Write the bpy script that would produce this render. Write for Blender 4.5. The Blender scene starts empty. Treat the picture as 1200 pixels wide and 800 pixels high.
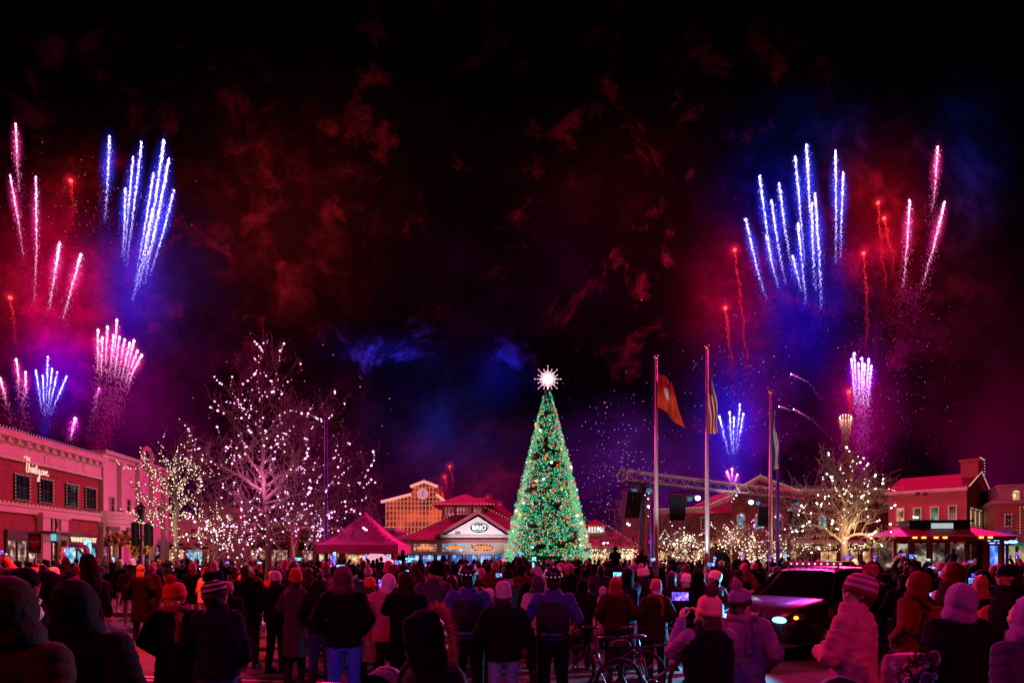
import bpy, bmesh, math, random
from math import sin, cos, pi, radians as R
from mathutils import Vector, Matrix, noise
random.seed(7)
SC = bpy.context.scene
COL = SC.collection
F, HX, HY, H = 750.0, 600.0, 655.0, 1.95      # focal length in photo pixels, horizon point, camera height

def at(px, py, Y):
    return Vector(((px - HX) / F * Y, Y, H + (HY - py) / F * Y))

# ------------------------------------------------------------------ materials
MATS = {}
def mat(name, col=(.5, .5, .5), rough=.7, var=.25, scale=8., bump=0., metal=0., emis=None, es=0., spec=.3, bscale=None, sheen=0.):
    if name in MATS: return MATS[name]
    m = bpy.data.materials.new(name); m.use_nodes = True
    nt = m.node_tree; b = nt.nodes['Principled BSDF']
    b.inputs['Roughness'].default_value = rough
    b.inputs['Metallic'].default_value = metal
    b.inputs['Specular IOR Level'].default_value = spec
    if sheen: b.inputs['Sheen Weight'].default_value = sheen
    tc = nt.nodes.new('ShaderNodeTexCoord')
    if var:
        n = nt.nodes.new('ShaderNodeTexNoise'); n.inputs['Scale'].default_value = scale; n.inputs['Detail'].default_value = 5
        mx = nt.nodes.new('ShaderNodeMix'); mx.data_type = 'RGBA'
        mx.inputs[6].default_value = (*[max(0, c * (1 - var)) for c in col], 1)
        mx.inputs[7].default_value = (*[min(1, c * (1 + var)) for c in col], 1)
        nt.links.new(tc.outputs['Object'], n.inputs['Vector'])
        nt.links.new(n.outputs['Fac'], mx.inputs[0]); nt.links.new(mx.outputs[2], b.inputs['Base Color'])
    else: b.inputs['Base Color'].default_value = (*col, 1)
    if bump:
        n2 = nt.nodes.new('ShaderNodeTexNoise'); n2.inputs['Scale'].default_value = bscale or scale * 4; n2.inputs['Detail'].default_value = 4
        bp = nt.nodes.new('ShaderNodeBump'); bp.inputs['Strength'].default_value = bump; bp.inputs['Distance'].default_value = .02
        nt.links.new(tc.outputs['Object'], n2.inputs['Vector'])
        nt.links.new(n2.outputs['Fac'], bp.inputs['Height']); nt.links.new(bp.outputs['Normal'], b.inputs['Normal'])
        if name.split('_')[0] in ('cloth', 'fleece', 'denim', 'wool', 'hood', 'khaki', 'uniform', 'vest'):
            n3 = nt.nodes.new('ShaderNodeTexNoise'); n3.noise_type = 'RIDGED_MULTIFRACTAL'; n3.inputs['Scale'].default_value = 4.5; n3.inputs['Detail'].default_value = 3; n3.inputs['Distortion'].default_value = .8
            b3 = nt.nodes.new('ShaderNodeBump'); b3.inputs['Strength'].default_value = .55; b3.inputs['Distance'].default_value = .035
            nt.links.new(tc.outputs['Object'], n3.inputs['Vector']); nt.links.new(n3.outputs['Fac'], b3.inputs['Height']); nt.links.new(b3.outputs['Normal'], bp.inputs['Normal'])
    if emis:
        b.inputs['Emission Color'].default_value = (*emis, 1); b.inputs['Emission Strength'].default_value = es
    m.cycles.emission_sampling = 'NONE'
    MATS[name] = m
    return m

def glow(name, col, s):
    if name in MATS: return MATS[name]
    m = bpy.data.materials.new(name); m.use_nodes = True; nt = m.node_tree; nt.nodes.clear()
    o = nt.nodes.new('ShaderNodeOutputMaterial'); e = nt.nodes.new('ShaderNodeEmission')
    e.inputs[0].default_value = (*col, 1); e.inputs[1].default_value = s
    nt.links.new(e.outputs[0], o.inputs[0]); m.cycles.emission_sampling = 'NONE'
    MATS[name] = m; return m

def brick(name, c1, c2, mortar, scale=1.0):
    if name in MATS: return MATS[name]
    m = bpy.data.materials.new(name); m.use_nodes = True; nt = m.node_tree; b = nt.nodes['Principled BSDF']
    tc = nt.nodes.new('ShaderNodeTexCoord'); sp = nt.nodes.new('ShaderNodeSeparateXYZ'); cb = nt.nodes.new('ShaderNodeCombineXYZ')
    ad = nt.nodes.new('ShaderNodeMath'); ad.operation = 'ADD'
    nt.links.new(tc.outputs['Object'], sp.inputs[0])
    nt.links.new(sp.outputs[0], ad.inputs[0]); nt.links.new(sp.outputs[1], ad.inputs[1])
    nt.links.new(ad.outputs[0], cb.inputs[0]); nt.links.new(sp.outputs[2], cb.inputs[1])
    br = nt.nodes.new('ShaderNodeTexBrick'); br.inputs['Scale'].default_value = scale
    br.inputs['Brick Width'].default_value = .24; br.inputs['Row Height'].default_value = .085; br.inputs['Mortar Size'].default_value = .008
    br.inputs['Color1'].default_value = (*c1, 1); br.inputs['Color2'].default_value = (*c2, 1); br.inputs['Mortar'].default_value = (*mortar, 1)
    nt.links.new(cb.outputs[0], br.inputs['Vector'])
    n = nt.nodes.new('ShaderNodeTexNoise'); n.inputs['Scale'].default_value = .9; n.inputs['Detail'].default_value = 6
    nt.links.new(tc.outputs['Object'], n.inputs['Vector'])
    mx = nt.nodes.new('ShaderNodeMix'); mx.data_type = 'RGBA'; mx.blend_type = 'MULTIPLY'; mx.inputs[0].default_value = .6
    nt.links.new(br.outputs['Color'], mx.inputs[6]); nt.links.new(n.outputs['Color'], mx.inputs[7])
    nt.links.new(mx.outputs[2], b.inputs['Base Color']); b.inputs['Roughness'].default_value = .85
    MATS[name] = m; return m

def screen(name, c1, c2, c3, s, scale=3., det=3.):
    """glowing interior or display: patchy emission"""
    if name in MATS: return MATS[name]
    m = bpy.data.materials.new(name); m.use_nodes = True; nt = m.node_tree; nt.nodes.clear()
    o = nt.nodes.new('ShaderNodeOutputMaterial'); e = nt.nodes.new('ShaderNodeEmission'); tc = nt.nodes.new('ShaderNodeTexCoord')
    n = nt.nodes.new('ShaderNodeTexNoise'); n.inputs['Scale'].default_value = scale; n.inputs['Detail'].default_value = det
    r = nt.nodes.new('ShaderNodeValToRGB'); r.color_ramp.elements[0].position = .36; r.color_ramp.elements[0].color = (*c1, 1)
    r.color_ramp.elements[1].position = .66; r.color_ramp.elements[1].color = (*c3, 1)
    k = r.color_ramp.elements.new(.52); k.color = (*c2, 1)
    nt.links.new(tc.outputs['Object'], n.inputs[0]); nt.links.new(n.outputs['Fac'], r.inputs[0])
    nt.links.new(r.outputs[0], e.inputs[0]); e.inputs[1].default_value = s
    g = nt.nodes.new('ShaderNodeBsdfGlossy'); g.inputs[0].default_value = (.04, .04, .04, 1); g.inputs['Roughness'].default_value = .15
    a = nt.nodes.new('ShaderNodeAddShader'); nt.links.new(e.outputs[0], a.inputs[0]); nt.links.new(g.outputs[0], a.inputs[1])
    nt.links.new(a.outputs[0], o.inputs[0]); m.cycles.emission_sampling = 'NONE'
    MATS[name] = m; return m

def vglow(name):
    """emission from the mesh's own colour attribute (burning grains differ in heat)"""
    if name in MATS: return MATS[name]
    m = bpy.data.materials.new(name); m.use_nodes = True; nt = m.node_tree; nt.nodes.clear()
    o = nt.nodes.new('ShaderNodeOutputMaterial'); e = nt.nodes.new('ShaderNodeEmission'); a = nt.nodes.new('ShaderNodeAttribute')
    a.attribute_name = 'grain_colour'; nt.links.new(a.outputs[0], e.inputs[0]); e.inputs[1].default_value = 1
    nt.links.new(e.outputs[0], o.inputs[0]); m.cycles.emission_sampling = 'NONE'
    MATS[name] = m; return m

# ------------------------------------------------------------------ mesh builder
class MB:
    def __init__(s): s.v = []; s.f = []; s.mi = []; s.c = []; s.cur = 0; s.col = None
    def add(s, vs, fs):
        o = len(s.v); s.v += [tuple(x) for x in vs]
        for f in fs: s.f.append(tuple(i + o for i in f)); s.mi.append(s.cur)
        if s.col is not None: s.c += [s.col] * len(vs)
    def box(s, x0, x1, y0, y1, z0, z1):
        s.add([(x0,y0,z0),(x1,y0,z0),(x1,y1,z0),(x0,y1,z0),(x0,y0,z1),(x1,y0,z1),(x1,y1,z1),(x0,y1,z1)],
              [(0,3,2,1),(4,5,6,7),(0,1,5,4),(1,2,6,5),(2,3,7,6),(3,0,4,7)])
    def octa(s, c, r, rz=None):
        x, y, z = c; q = rz or r
        s.add([(x+r,y,z),(x-r,y,z),(x,y+r,z),(x,y-r,z),(x,y,z+q),(x,y,z-q)],
              [(0,2,4),(2,1,4),(1,3,4),(3,0,4),(2,0,5),(1,2,5),(3,1,5),(0,3,5)])
    def ell(s, c, r, M=None, n=12, m=8):
        if not hasattr(r, '__len__'): r = (r, r, r)
        vs = []; c = Vector(c)
        for j in range(1, m):
            t = pi * j / m
            for i in range(n):
                a = 2*pi*i/n; p = Vector((r[0]*sin(t)*cos(a), r[1]*sin(t)*sin(a), r[2]*cos(t)))
                vs.append((M @ p if M else p) + c)
        k = len(vs)
        for z in (r[2], -r[2]):
            p = Vector((0, 0, z)); vs.append((M @ p if M else p) + c)
        fs = []
        for j in range(m-2):
            for i in range(n):
                i2 = (i+1) % n; fs.append((j*n+i, (j+1)*n+i, (j+1)*n+i2, j*n+i2))
        for i in range(n):
            i2 = (i+1) % n; fs.append((k, i, i2)); fs.append((k+1, (m-2)*n+i2, (m-2)*n+i))
        s.add(vs, fs)
    def tube(s, pts, rs, n=6, cap=True, flat=None, side=None):
        """tapered tube along points; flat squashes it across, side is its wide axis"""
        pts = [Vector(p) for p in pts]
        if not hasattr(rs, '__len__'): rs = [rs]*len(pts)
        vs = []; up = None
        for i, p in enumerate(pts):
            d = (pts[min(i+1, len(pts)-1)] - pts[max(i-1, 0)])
            if d.length < 1e-9: d = Vector((0,0,1))
            d.normalize()
            if side is not None: a = Vector(side); a = (a - d*a.dot(d))
            elif up is None: a = d.orthogonal()
            else: a = up - d*up.dot(d)
            if a.length < 1e-6: a = d.orthogonal()
            a.normalize(); up = a; b = d.cross(a)
            for k in range(n):
                t = 2*pi*k/n; vs.append(p + a*(cos(t)*rs[i]) + b*(sin(t)*rs[i]*(flat or 1)))
        fs = []
        for i in range(len(pts)-1):
            for k in range(n):
                k2 = (k+1) % n; fs.append((i*n+k, i*n+k2, (i+1)*n+k2, (i+1)*n+k))
        if cap: fs.append(tuple(range(n))[::-1]); fs.append(tuple((len(pts)-1)*n+k for k in range(n)))
        s.add(vs, fs)
    def cap(s, p0, p1, r0, r1, n=12, flat=None, side=None):
        """capsule with round ends"""
        p0 = Vector(p0); p1 = Vector(p1); d = (p1-p0); L = d.length; d = d/L if L > 1e-6 else Vector((0,0,1))
        pts = []; rs = []
        for t in (.98, .8, .5, .2): pts.append(p0 - d*r0*t); rs.append(r0*math.sqrt(max(0, 1-t*t)) )
        pts.append(p0); rs.append(r0); pts.append(p0.lerp(p1, .5)); rs.append((r0+r1)/2); pts.append(p1); rs.append(r1)
        for t in (.2, .5, .8, .98): pts.append(p1 + d*r1*t); rs.append(r1*math.sqrt(max(0, 1-t*t)))
        s.tube(pts, rs, n, True, flat, side)
    def loft(s, rings, n=20, M=None):
        """rings: (z, cx, cy, rx, ry)"""
        vs = []
        for z, cx, cy, rx, ry in rings:
            for k in range(n):
                t = 2*pi*k/n; p = Vector((cx+rx*cos(t), cy+ry*sin(t), z)); vs.append(M @ p if M else p)
        fs = []
        for i in range(len(rings)-1):
            for k in range(n):
                k2 = (k+1) % n; fs.append((i*n+k, i*n+k2, (i+1)*n+k2, (i+1)*n+k))
        fs.append(tuple(range(n))[::-1]); fs.append(tuple((len(rings)-1)*n+k for k in range(n)))
        s.add(vs, fs)
    def torus(s, c, Rr, r, ax='z', n=28, m=8, M=None):
        vs = []; c = Vector(c)
        for i in range(n):
            a = 2*pi*i/n
            for j in range(m):
                b = 2*pi*j/m; q = (Rr + r*cos(b))
                p = Vector((q*cos(a), q*sin(a), r*sin(b)))
                if ax == 'y': p = Vector((p.x, p.z, p.y))
                if ax == 'x': p = Vector((p.z, p.x, p.y))
                vs.append((M @ p if M else p) + c)
        fs = [(i*m+j, ((i+1) % n)*m+j, ((i+1) % n)*m+(j+1) % m, i*m+(j+1) % m) for i in range(n) for j in range(m)]
        s.add(vs, fs)
    def quad(s, *p): s.add(p, [tuple(range(len(p)))])
    def mesh(s, name, mats, smooth=False):
        me = bpy.data.meshes.new(name); me.from_pydata(s.v, [], s.f)
        if not isinstance(mats, (list, tuple)): mats = [mats]
        for m in mats: me.materials.append(m)
        if len(mats) > 1: me.polygons.foreach_set('material_index', s.mi)
        if s.c:
            at_ = me.color_attributes.new('grain_colour', 'FLOAT_COLOR', 'POINT')
            fl = []
            for c in s.c: fl += [c[0], c[1], c[2], 1.]
            at_.data.foreach_set('color', fl)
        if smooth: me.polygons.foreach_set('use_smooth', [True]*len(me.polygons))
        me.update(); return me
    def build(s, name, mats, parent=None, smooth=False, loc=None, rz=None):
        return link(name, s.mesh(name, mats, smooth), parent, loc, rz)

def link(name, me, parent=None, loc=None, rz=None):
    o = bpy.data.objects.new(name, me); COL.objects.link(o)
    if parent is not None: o.parent = parent
    if loc is not None: o.location = loc
    if rz is not None: o.rotation_euler = (0, 0, rz)
    return o
def tag(o, label=None, cat=None, group=None, kind=None):
    if label: o['label'] = label
    if cat: o['category'] = cat
    if group: o['group'] = group
    if kind: o['kind'] = kind
    return o
def thing(name, label, cat, loc=(0,0,0), rz=0., group=None):
    o = bpy.data.objects.new(name, None); COL.objects.link(o); o.empty_display_size = .2
    o.location = loc; o.rotation_euler = (0, 0, rz)
    return tag(o, label, cat, group)

def text_mesh(txt, size, mt, extrude=.01, shear=0., bold=0.):
    cu = bpy.data.curves.new('t', 'FONT'); cu.body = txt; cu.size = size; cu.align_x = 'CENTER'; cu.align_y = 'CENTER'
    cu.extrude = extrude; cu.shear = shear; cu.offset = bold; cu.resolution_u = 3
    o = bpy.data.objects.new('t', cu); COL.objects.link(o)
    bpy.context.view_layer.update()
    me = bpy.data.meshes.new_from_object(o.evaluated_get(bpy.context.evaluated_depsgraph_get()))
    bpy.data.objects.remove(o); me.materials.clear(); me.materials.append(mt)
    return me

def fuse(mb, voxel, name='m', smooth=3, wr=0., ws=9., cut=None, ridge=None):
    """weld overlapping forms into ONE continuous skin, then add folds"""
    me = bpy.data.meshes.new('tmp'); me.from_pydata(mb.v, [], mb.f); me.update()
    o = bpy.data.objects.new('tmp', me); COL.objects.link(o)
    md = o.modifiers.new('r', 'REMESH'); md.mode = 'VOXEL'; md.voxel_size = voxel
    if smooth:
        s2 = o.modifiers.new('s', 'SMOOTH'); s2.iterations = smooth; s2.factor = .5
    dg = bpy.context.evaluated_depsgraph_get()
    out = bpy.data.meshes.new_from_object(o.evaluated_get(dg)); out.name = name
    bpy.data.objects.remove(o); bpy.data.meshes.remove(me)
    if wr or ridge:
        no = [v.normal.copy() for v in out.vertices]
        for v, n in zip(out.vertices, no):
            p = v.co.copy(); d = 0
            if wr:
                q = Vector((p.x*ws, p.y*ws, p.z*ws*1.7)); w = 1 - abs(noise.noise(q))*2.2
                d += wr*(w*abs(w)*.7 + .5*noise.noise(q*2.3))
            if ridge: d += ridge(p)
            v.co = p + n*d
    if cut:
        bm = bmesh.new(); bm.from_mesh(out)
        bmesh.ops.delete(bm, geom=[v for v in bm.verts if cut(v.co)], context='VERTS')
        bm.to_mesh(out); bm.free()
    out.polygons.foreach_set('use_smooth', [True]*len(out.polygons)); out.update()
    out.materials.clear(); out.materials.append(None)
    return out
# ------------------------------------------------------------------ people
NECK = Vector((0, .0, 1.49))
SH, EL, WR = {}, {}, {}
# per pose: (elbow, wrist, hand direction, palm normal) for the right side; a second tuple overrides the left side
POSES = {
 'down':   [((.27,-.03,1.14), (.28,.05,.90), (0,.15,-1), (-1,0,0))],
 'pocket': [((.30,-.07,1.16), (.205,.12,1.00), (-.5,.5,-.7), (0,-1,0))],
 'crossed':[((.27,.07,1.15), (.05,.22,1.17), (-1,.05,.1), (0,-1,0))],
 'phone':  [((.24,.20,1.25), (.085,.36,1.50), (-.15,.1,1), (-1,0,0))],
 'high':   [((.25,.15,1.60), (.10,.24,1.83), (-.1,.05,1), (-1,0,0))],
 'onehigh':[((.25,.13,1.61), (.16,.22,1.86), (-.1,.05,1), (-1,0,0)), ((-.29,-.06,1.16), (-.205,.12,1.0), (.5,.5,-.7), (0,-1,0))],
 'bars':   [((.30,.02,1.16), (.26,.28,1.03), (0,1,-.1), (0,0,-1))],
 'sit':    [((.24,.10,1.20), (.10,.26,1.22), (-.3,1,0), (0,0,-1))],
}
def mirror(p): return (-p[0], p[1], p[2])
def armset(pose):
    a = POSES[pose]; r = a[0]; l = a[1] if len(a) > 1 else tuple(mirror(q) for q in r)
    return {1: r, -1: l}
def legpts(pose, sgn):
    if pose == 'sit': return [(sgn*.10,.0,.93), (sgn*.15,.40,.93), (sgn*.14,.42,.50)]
    o = .03 if sgn > 0 else -.05
    return [(sgn*.095,0,.93), (sgn*.105,.02+o*.3,.50), (sgn*.11,-.01+o,.09)]

def headM(turn, tilt):
    return Matrix.Translation(NECK) @ Matrix.Rotation(turn, 4, 'Z') @ Matrix.Rotation(tilt, 4, 'X')

def add_hand(mb, w, d, n, side, curl=.5, k=1.):
    w = Vector(w); d = Vector(d).normalized(); n = Vector(n); n = (n - d*n.dot(d)).normalized(); t = d.cross(n)
    M = Matrix((t, d, n)).transposed()
    mb.ell(w + d*.05*k, (.041*k, .056*k, .016*k), M, 10, 6)
    for i in range(4):
        b = w + d*.085*k + t*(i-1.5)*.0205*k; L = (.072, .082, .076, .058)[i if side > 0 else 3-i]*k
        pts = [b - d*.02*k]; ang = .1; p = b
        for j in range(3):
            pts.append(p); ang += curl*(.5+.2*j); p = p + (d*cos(ang) + n*sin(ang))*L*(.42, .33, .25)[j]
        pts.append(p); mb.tube(pts, [.0098*k, .0098*k, .009*k, .0082*k, .006*k], 6)
    s = side; b = w + d*.03*k + t*s*.03*k
    pts = [b, b + (d*.6 + t*s*.75 + n*.3)*.035*k, b + (d*1.5 + t*s*1.05 + n*.8)*.035*k, b + (d*2.1 + t*s*1.1 + n*1.2)*.035*k]
    mb.tube(pts, [.012*k, .0115*k, .0098*k, .007*k], 6)

CACHE = {}
def body_mesh(pose, turn, tilt, vox):
    key = ('body', pose, round(turn, 2), round(tilt, 2), vox)
    if key in CACHE: return CACHE[key]
    mb = MB(); A = armset(pose)
    mb.loft([(.84,0,0,.12,.09),(.93,0,0,.165,.115),(1.06,0,0,.14,.10),(1.22,0,0,.16,.115),(1.36,0,0,.17,.105),(1.44,0,0,.12,.08),(1.48,0,0,.06,.06)])
    for s in (1, -1):
        e, w, d, n = A[s]; sh = Vector((s*.175, 0, 1.405))
        mb.cap(sh, e, .052, .042); mb.cap(e, w, .041, .028)
        a, b, c = legpts(pose, s); mb.cap(a, b, .085, .056); mb.cap(b, c, .055, .038)
        mb.ell((c[0], c[1]+.06, c[2]-.05), (.042, .12, .038))
    mb.cap((0,0,1.42), (0,.01,1.56), .058, .054)
    M = headM(turn, tilt); M3 = M.to_3x3()
    def h(c, r): mb.ell(M @ Vector(c), r, M3, 16, 12)
    h((0,.0,.15), (.074,.093,.10)); h((0,.03,.085), (.056,.062,.058)); h((0,.055,.045), (.028,.03,.022))
    h((0,.097,.112), (.013,.022,.024)); h((0,.083,.155), (.05,.018,.014)); h((0,.088,.072), (.024,.014,.009))
    for s in (1, -1): h((s*.077,-.005,.115), (.01,.02,.032)); h((s*.036,.075,.10), (.022,.018,.02))
    me = fuse(mb, vox, 'body', 2)
    # hands join the same mesh at the wrists
    hb = MB()
    for s in (1, -1): e, w, d, n = A[s]; add_hand(hb, w, d, n, s if pose not in ('crossed',) else s, .35 if pose in ('down','crossed') else .75)
    bm = bmesh.new(); bm.from_mesh(me); t = bpy.data.meshes.new('t'); t.from_pydata(hb.v, [], hb.f); bm.from_mesh(t); bm.to_mesh(me); bm.free()
    bpy.data.meshes.remove(t)
    me.polygons.foreach_set('use_smooth', [True]*len(me.polygons))
    CACHE[key] = me; return me

def coat_mesh(pose, kind, vox):
    key = ('coat', pose, kind, vox)
    if key in CACHE: return CACHE[key]
    mb = MB(); A = armset(pose)
    fat = {'puffer': .035, 'parka': .028, 'coat': .018, 'shirt': .006, 'jacket': .018, 'vest': .03}[kind]
    hem = {'puffer': .86, 'parka': .72, 'coat': .42, 'shirt': .93, 'jacket': .86, 'vest': .88}[kind]
    if pose == 'sit': hem = .88
    rings = [(1.485,0,-.005,.07+fat*.3,.07+fat*.3),(1.45,0,-.01,.12+fat*.4,.085+fat*.5),(1.38,0,-.01,.18+fat*.6,.115+fat),(1.25,0,0,.185+fat,.13+fat),
             (1.08,0,0,.172+fat,.125+fat),(.95,0,0,.18+fat,.135+fat)]
    if hem < .9: rings.append((.86,0,0,.188+fat,.142+fat))
    if hem < .8: rings.append((.72,0,0,.195+fat,.15+fat))
    if hem < .6: rings += [(.58,0,0,.205+fat,.16+fat), (.42,0,0,.215+fat,.17+fat)]
    if hem > .9: rings[-1] = (.93,0,0,.17+fat,.13+fat)
    mb.loft(rings[::-1], 24)
    if kind != 'vest' :
        q = .066+fat*.65
        for s in (1, -1):
            e, w, d, n = A[s]; sh = Vector((s*.18, -.005, 1.40))
            e = Vector(e); w = Vector(w)
            mb.cap(sh, e, q, q*.88); end = w - (w-e)*.05
            if kind == 'shirt': end = e.lerp(w, .25)
            mb.cap(e, end, q*.86, q*.66)
    mb.loft([(1.43,0,-.005,.115+fat*.3,.10+fat*.3),(1.50,0,0,.088+fat*.3,.09+fat*.3),(1.535 if kind != 'shirt' else 1.505,0,.003,.08+fat*.3,.085+fat*.3)], 20)      # collar
    def rd(p):   # stitched yoke, centre back and hem seams
        g = math.exp(-((p.z-1.30-.25*abs(p.x))/.009)**2)+(math.exp(-(p.x/.008)**2) if p.y < 0 and p.z < 1.3 else 0)+math.exp(-((p.z-hem-.06)/.008)**2)
        return -.007*min(1, g)
    if kind in ('puffer', 'vest'):
        def rd(p):
            ww = p.z*(1/.088)
            if abs(p.x) > .24: ww = (p.z + .35*p.y)*(1/.07)
            return .009*(abs(sin(pi*ww))**.6) - .004
    me = fuse(mb, vox, 'coat', 3, {'puffer': .006, 'shirt': .010}.get(kind, .012), 8.5, None, rd)
    CACHE[key] = me; return me

def sleeves_mesh(pose, vox):
    key = ('sleeves', pose, vox)
    if key in CACHE: return CACHE[key]
    mb = MB(); A = armset(pose)
    for s in (1, -1):
        e, w, d, n = A[s]; mb.cap((s*.17,0,1.40), e, .075, .062); mb.cap(e, Vector(w), .06, .045)
    me = fuse(mb, vox, 'sleeve', 2, .010, 10.); CACHE[key] = me; return me

def trousers_mesh(pose, vox, wide=0.):
    key = ('trousers', pose, vox, wide)
    if key in CACHE: return CACHE[key]
    mb = MB()
    mb.loft([(.80,0,0,.12,.10),(.88,0,0,.18,.13),(.98,0,0,.168,.12),(1.02,0,0,.15,.11)])
    for s in (1, -1):
        a, b, c = legpts(pose, s); mb.cap(a, b, .098, .074+wide); mb.cap(b, c, .073+wide, .058+wide)
    me = fuse(mb, vox, 'trousers', 2, .009, 9.); CACHE[key] = me; return me

def skirt_mesh(vox):
    if 'skirt' in CACHE: return CACHE['skirt']
    mb = MB(); mb.loft([(.30,0,0,.25,.20),(.6,0,0,.22,.17),(.98,0,0,.17,.13)], 24)
    me = fuse(mb, vox, 'skirt', 1, .02, 5.); CACHE['skirt'] = me; return me

def boots_mesh(pose):
    key = ('boots', pose)
    if key in CACHE: return CACHE[key]
    mb = MB()
    for s in (1, -1):
        c = legpts(pose, s)[2]; x, y, z = c
        mb.cap((x, y, z+.16), (x, y, z-.02), .062, .055); mb.ell((x, y+.07, z-.042), (.052, .14, .046))
        mb.box(x-.048, x+.048, y-.06, y+.2, z-.09, z-.06)
    me = fuse(mb, .016, 'boots', 2); CACHE[key] = me; return me

def lathe_cap(prof, cy, ysc, n=44, ridge=0.):
    vs = []; fs = []
    for r, z in prof:
        for k in range(n):
            a = 2*pi*k/n; q = r*(1 + (ridge if k % 2 else 0)); vs.append((q*cos(a), cy + q*ysc*sin(a), z))
    for i in range(len(prof)-1):
        for k in range(n): k2 = (k+1) % n; fs.append((i*n+k, i*n+k2, (i+1)*n+k2, (i+1)*n+k))
    return vs, fs
def fuzz(mb, c, r, n, L):
    rng = random.Random(3)
    for i in range(n):
        d = Vector((rng.gauss(0,1), rng.gauss(0,1), rng.gauss(0,1))).normalized()
        a = d.orthogonal().normalized(); b = d.cross(a); p = Vector(c) + d*r*.8; q = Vector(c) + d*(r+L*rng.uniform(.5,1)); w = r*.14
        mb.add([p+a*w, p-a*w, q+b*w*.3, q-b*w*.3], [(0,1,2), (1,0,3), (0,2,3), (1,3,2)])

def hat_mesh(kind):
    key = ('hat', kind)
    if key in CACHE: return CACHE[key]
    if kind in ('beanie', 'bobble', 'slouch', 'striped'):
        up = .04 if kind == 'slouch' else 0; out = []
        mb = MB(); P = [(.086,.135),(.092,.155),(.092,.18),(.090,.205),(.083,.228+up*.4),(.070,.248+up),(.048,.263+up),(.02,.27+up),(.001,.272+up)]
        P = [(r*1.02, z) for r, z in P]
        if kind == 'striped':
            for j in range(len(P)-1):
                mb.cur = j % 2; v, f = lathe_cap(P[j:j+2], -.004, 1.2, 44, .02); mb.add(v, f)
        else:
            v, f = lathe_cap(P, -.004, 1.2, 44, .025); mb.add(v, f)
        mb.cur = 0
        me = mb.mesh('hat', [None, None] if kind == 'striped' else [None], True)
        cb = MB(); v, f = lathe_cap([(.086,.106),(.0945,.112),(.0975,.135),(.0965,.155),(.090,.160)], -.004, 1.19, 56, .03); cb.add(v, f)
        cm = cb.mesh('cuff', [None], True); out = [('hat', me), ('cuff', cm)]
        if kind in ('bobble', 'striped'):
            pb = MB(); pb.ell((0,-.03,.302), .040, None, 12, 8); fuzz(pb, (0,-.03,.302), .042, 300, .022)
            out.append(('pompom', pb.mesh('pompom', [None], False)))
    elif kind == 'helmet':
        mb = MB(); v, f = lathe_cap([(.098,.16),(.106,.165),(.108,.19),(.102,.225),(.085,.255),(.058,.275),(.02,.285),(.001,.286)], -.005, 1.24, 40); mb.add(v, f)
        mb.box(-.07,.07,.10,.15,.165,.172)
        me = mb.mesh('helmet', [None], True)
        vb = MB()
        for x in (-.055, 0, .055):
            pts = [(x*1.25*sin(t)+x*.2, -.005-.125*cos(t), .185+.105*sin(t)*(1-abs(x)*3)) for t in [.25+i*.29 for i in range(10)]]
            vb.tube(pts, .011, 5, True, .5)
        vm = vb.mesh('vent', [None], True)
        rb = MB()
        for a in range(14):
            t = 2*pi*a/14; rb.box(.108*cos(t)-.009, .108*cos(t)+.009, .132*sin(t)-.009, .132*sin(t)+.007, .172, .186)
        rm = rb.mesh('reflector', [None])
        out = [('helmet', me), ('vent', vm), ('reflector', rm)]
    elif kind in ('hood', 'furhood'):
        mb = MB(); mb.ell((0,-.026,.138), (.106,.124,.143), None, 20, 14); mb.ell((0,-.02,.02), (.125,.118,.10), None, 20, 12); mb.ell((0,-.10,.20), (.05,.05,.06), None, 12, 8)
        me = fuse(mb, .015, 'hood', 3, .006, 15., lambda c: c.y > .05 and -.0 < c.z < .235 and abs(c.x) < .085)
        out = [('hood', me)]
        if kind == 'furhood':
            fb = MB(); rng = random.Random(5)
            for i in range(1500):
                a = rng.uniform(0, 2*pi); c = Vector((.098*cos(a), .055, .115+.13*sin(a)))
                o = Vector((cos(a), rng.uniform(-.4, 1.2), sin(a))).normalized(); o = (o + Vector((rng.gauss(0,.3), rng.gauss(0,.3), rng.gauss(0,.3)))).normalized()
                t = o.orthogonal().normalized()*.004; fb.add([c+t, c-t, c+o*rng.uniform(.04, .085)], [(0,1,2)])
            out.append(('fur_trim', fb.mesh('fur_trim', [None])))
    elif kind == 'cap':
        mb = MB(); v, f = lathe_cap([(.086,.14),(.09,.17),(.085,.21),(.065,.245),(.03,.262),(.001,.266)], -.004, 1.18, 24); mb.add(v, f)
        mb.box(-.06,.06,.09,.17,.142,.15); out = [('hat', mb.mesh('hat', [None], True))]
    CACHE[key] = out; return out

def hair_mesh(kind):
    key = ('hair', kind)
    if key in CACHE: return CACHE[key]
    mb = MB(); mb.ell((0,-.022,.155), (.083,.09,.105), None, 16, 12)
    mb.ell((0,-.05,.09), (.074,.06,.08), None, 16, 10)
    if kind == 'long':
        mb.ell((0,-.065,-.01), (.088,.05,.16), None, 16, 10); mb.ell((.01,-.085,-.16), (.075,.035,.13), None, 16, 10)
    if kind == 'bob': mb.ell((0,-.04,.03), (.095,.075,.09), None, 16, 10)
    if kind == 'bun': mb.ell((0,-.06,.27), (.042,.042,.04), None, 12, 8)
    if kind == 'tail': mb.cap((0,-.10,.17), (0,-.13,.03), .03, .018)
    me = fuse(mb, .013, 'hair', 2, .006, 22., None, lambda p: .004*sin(p.x*170+6*p.z))
    CACHE[key] = me; return me

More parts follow.
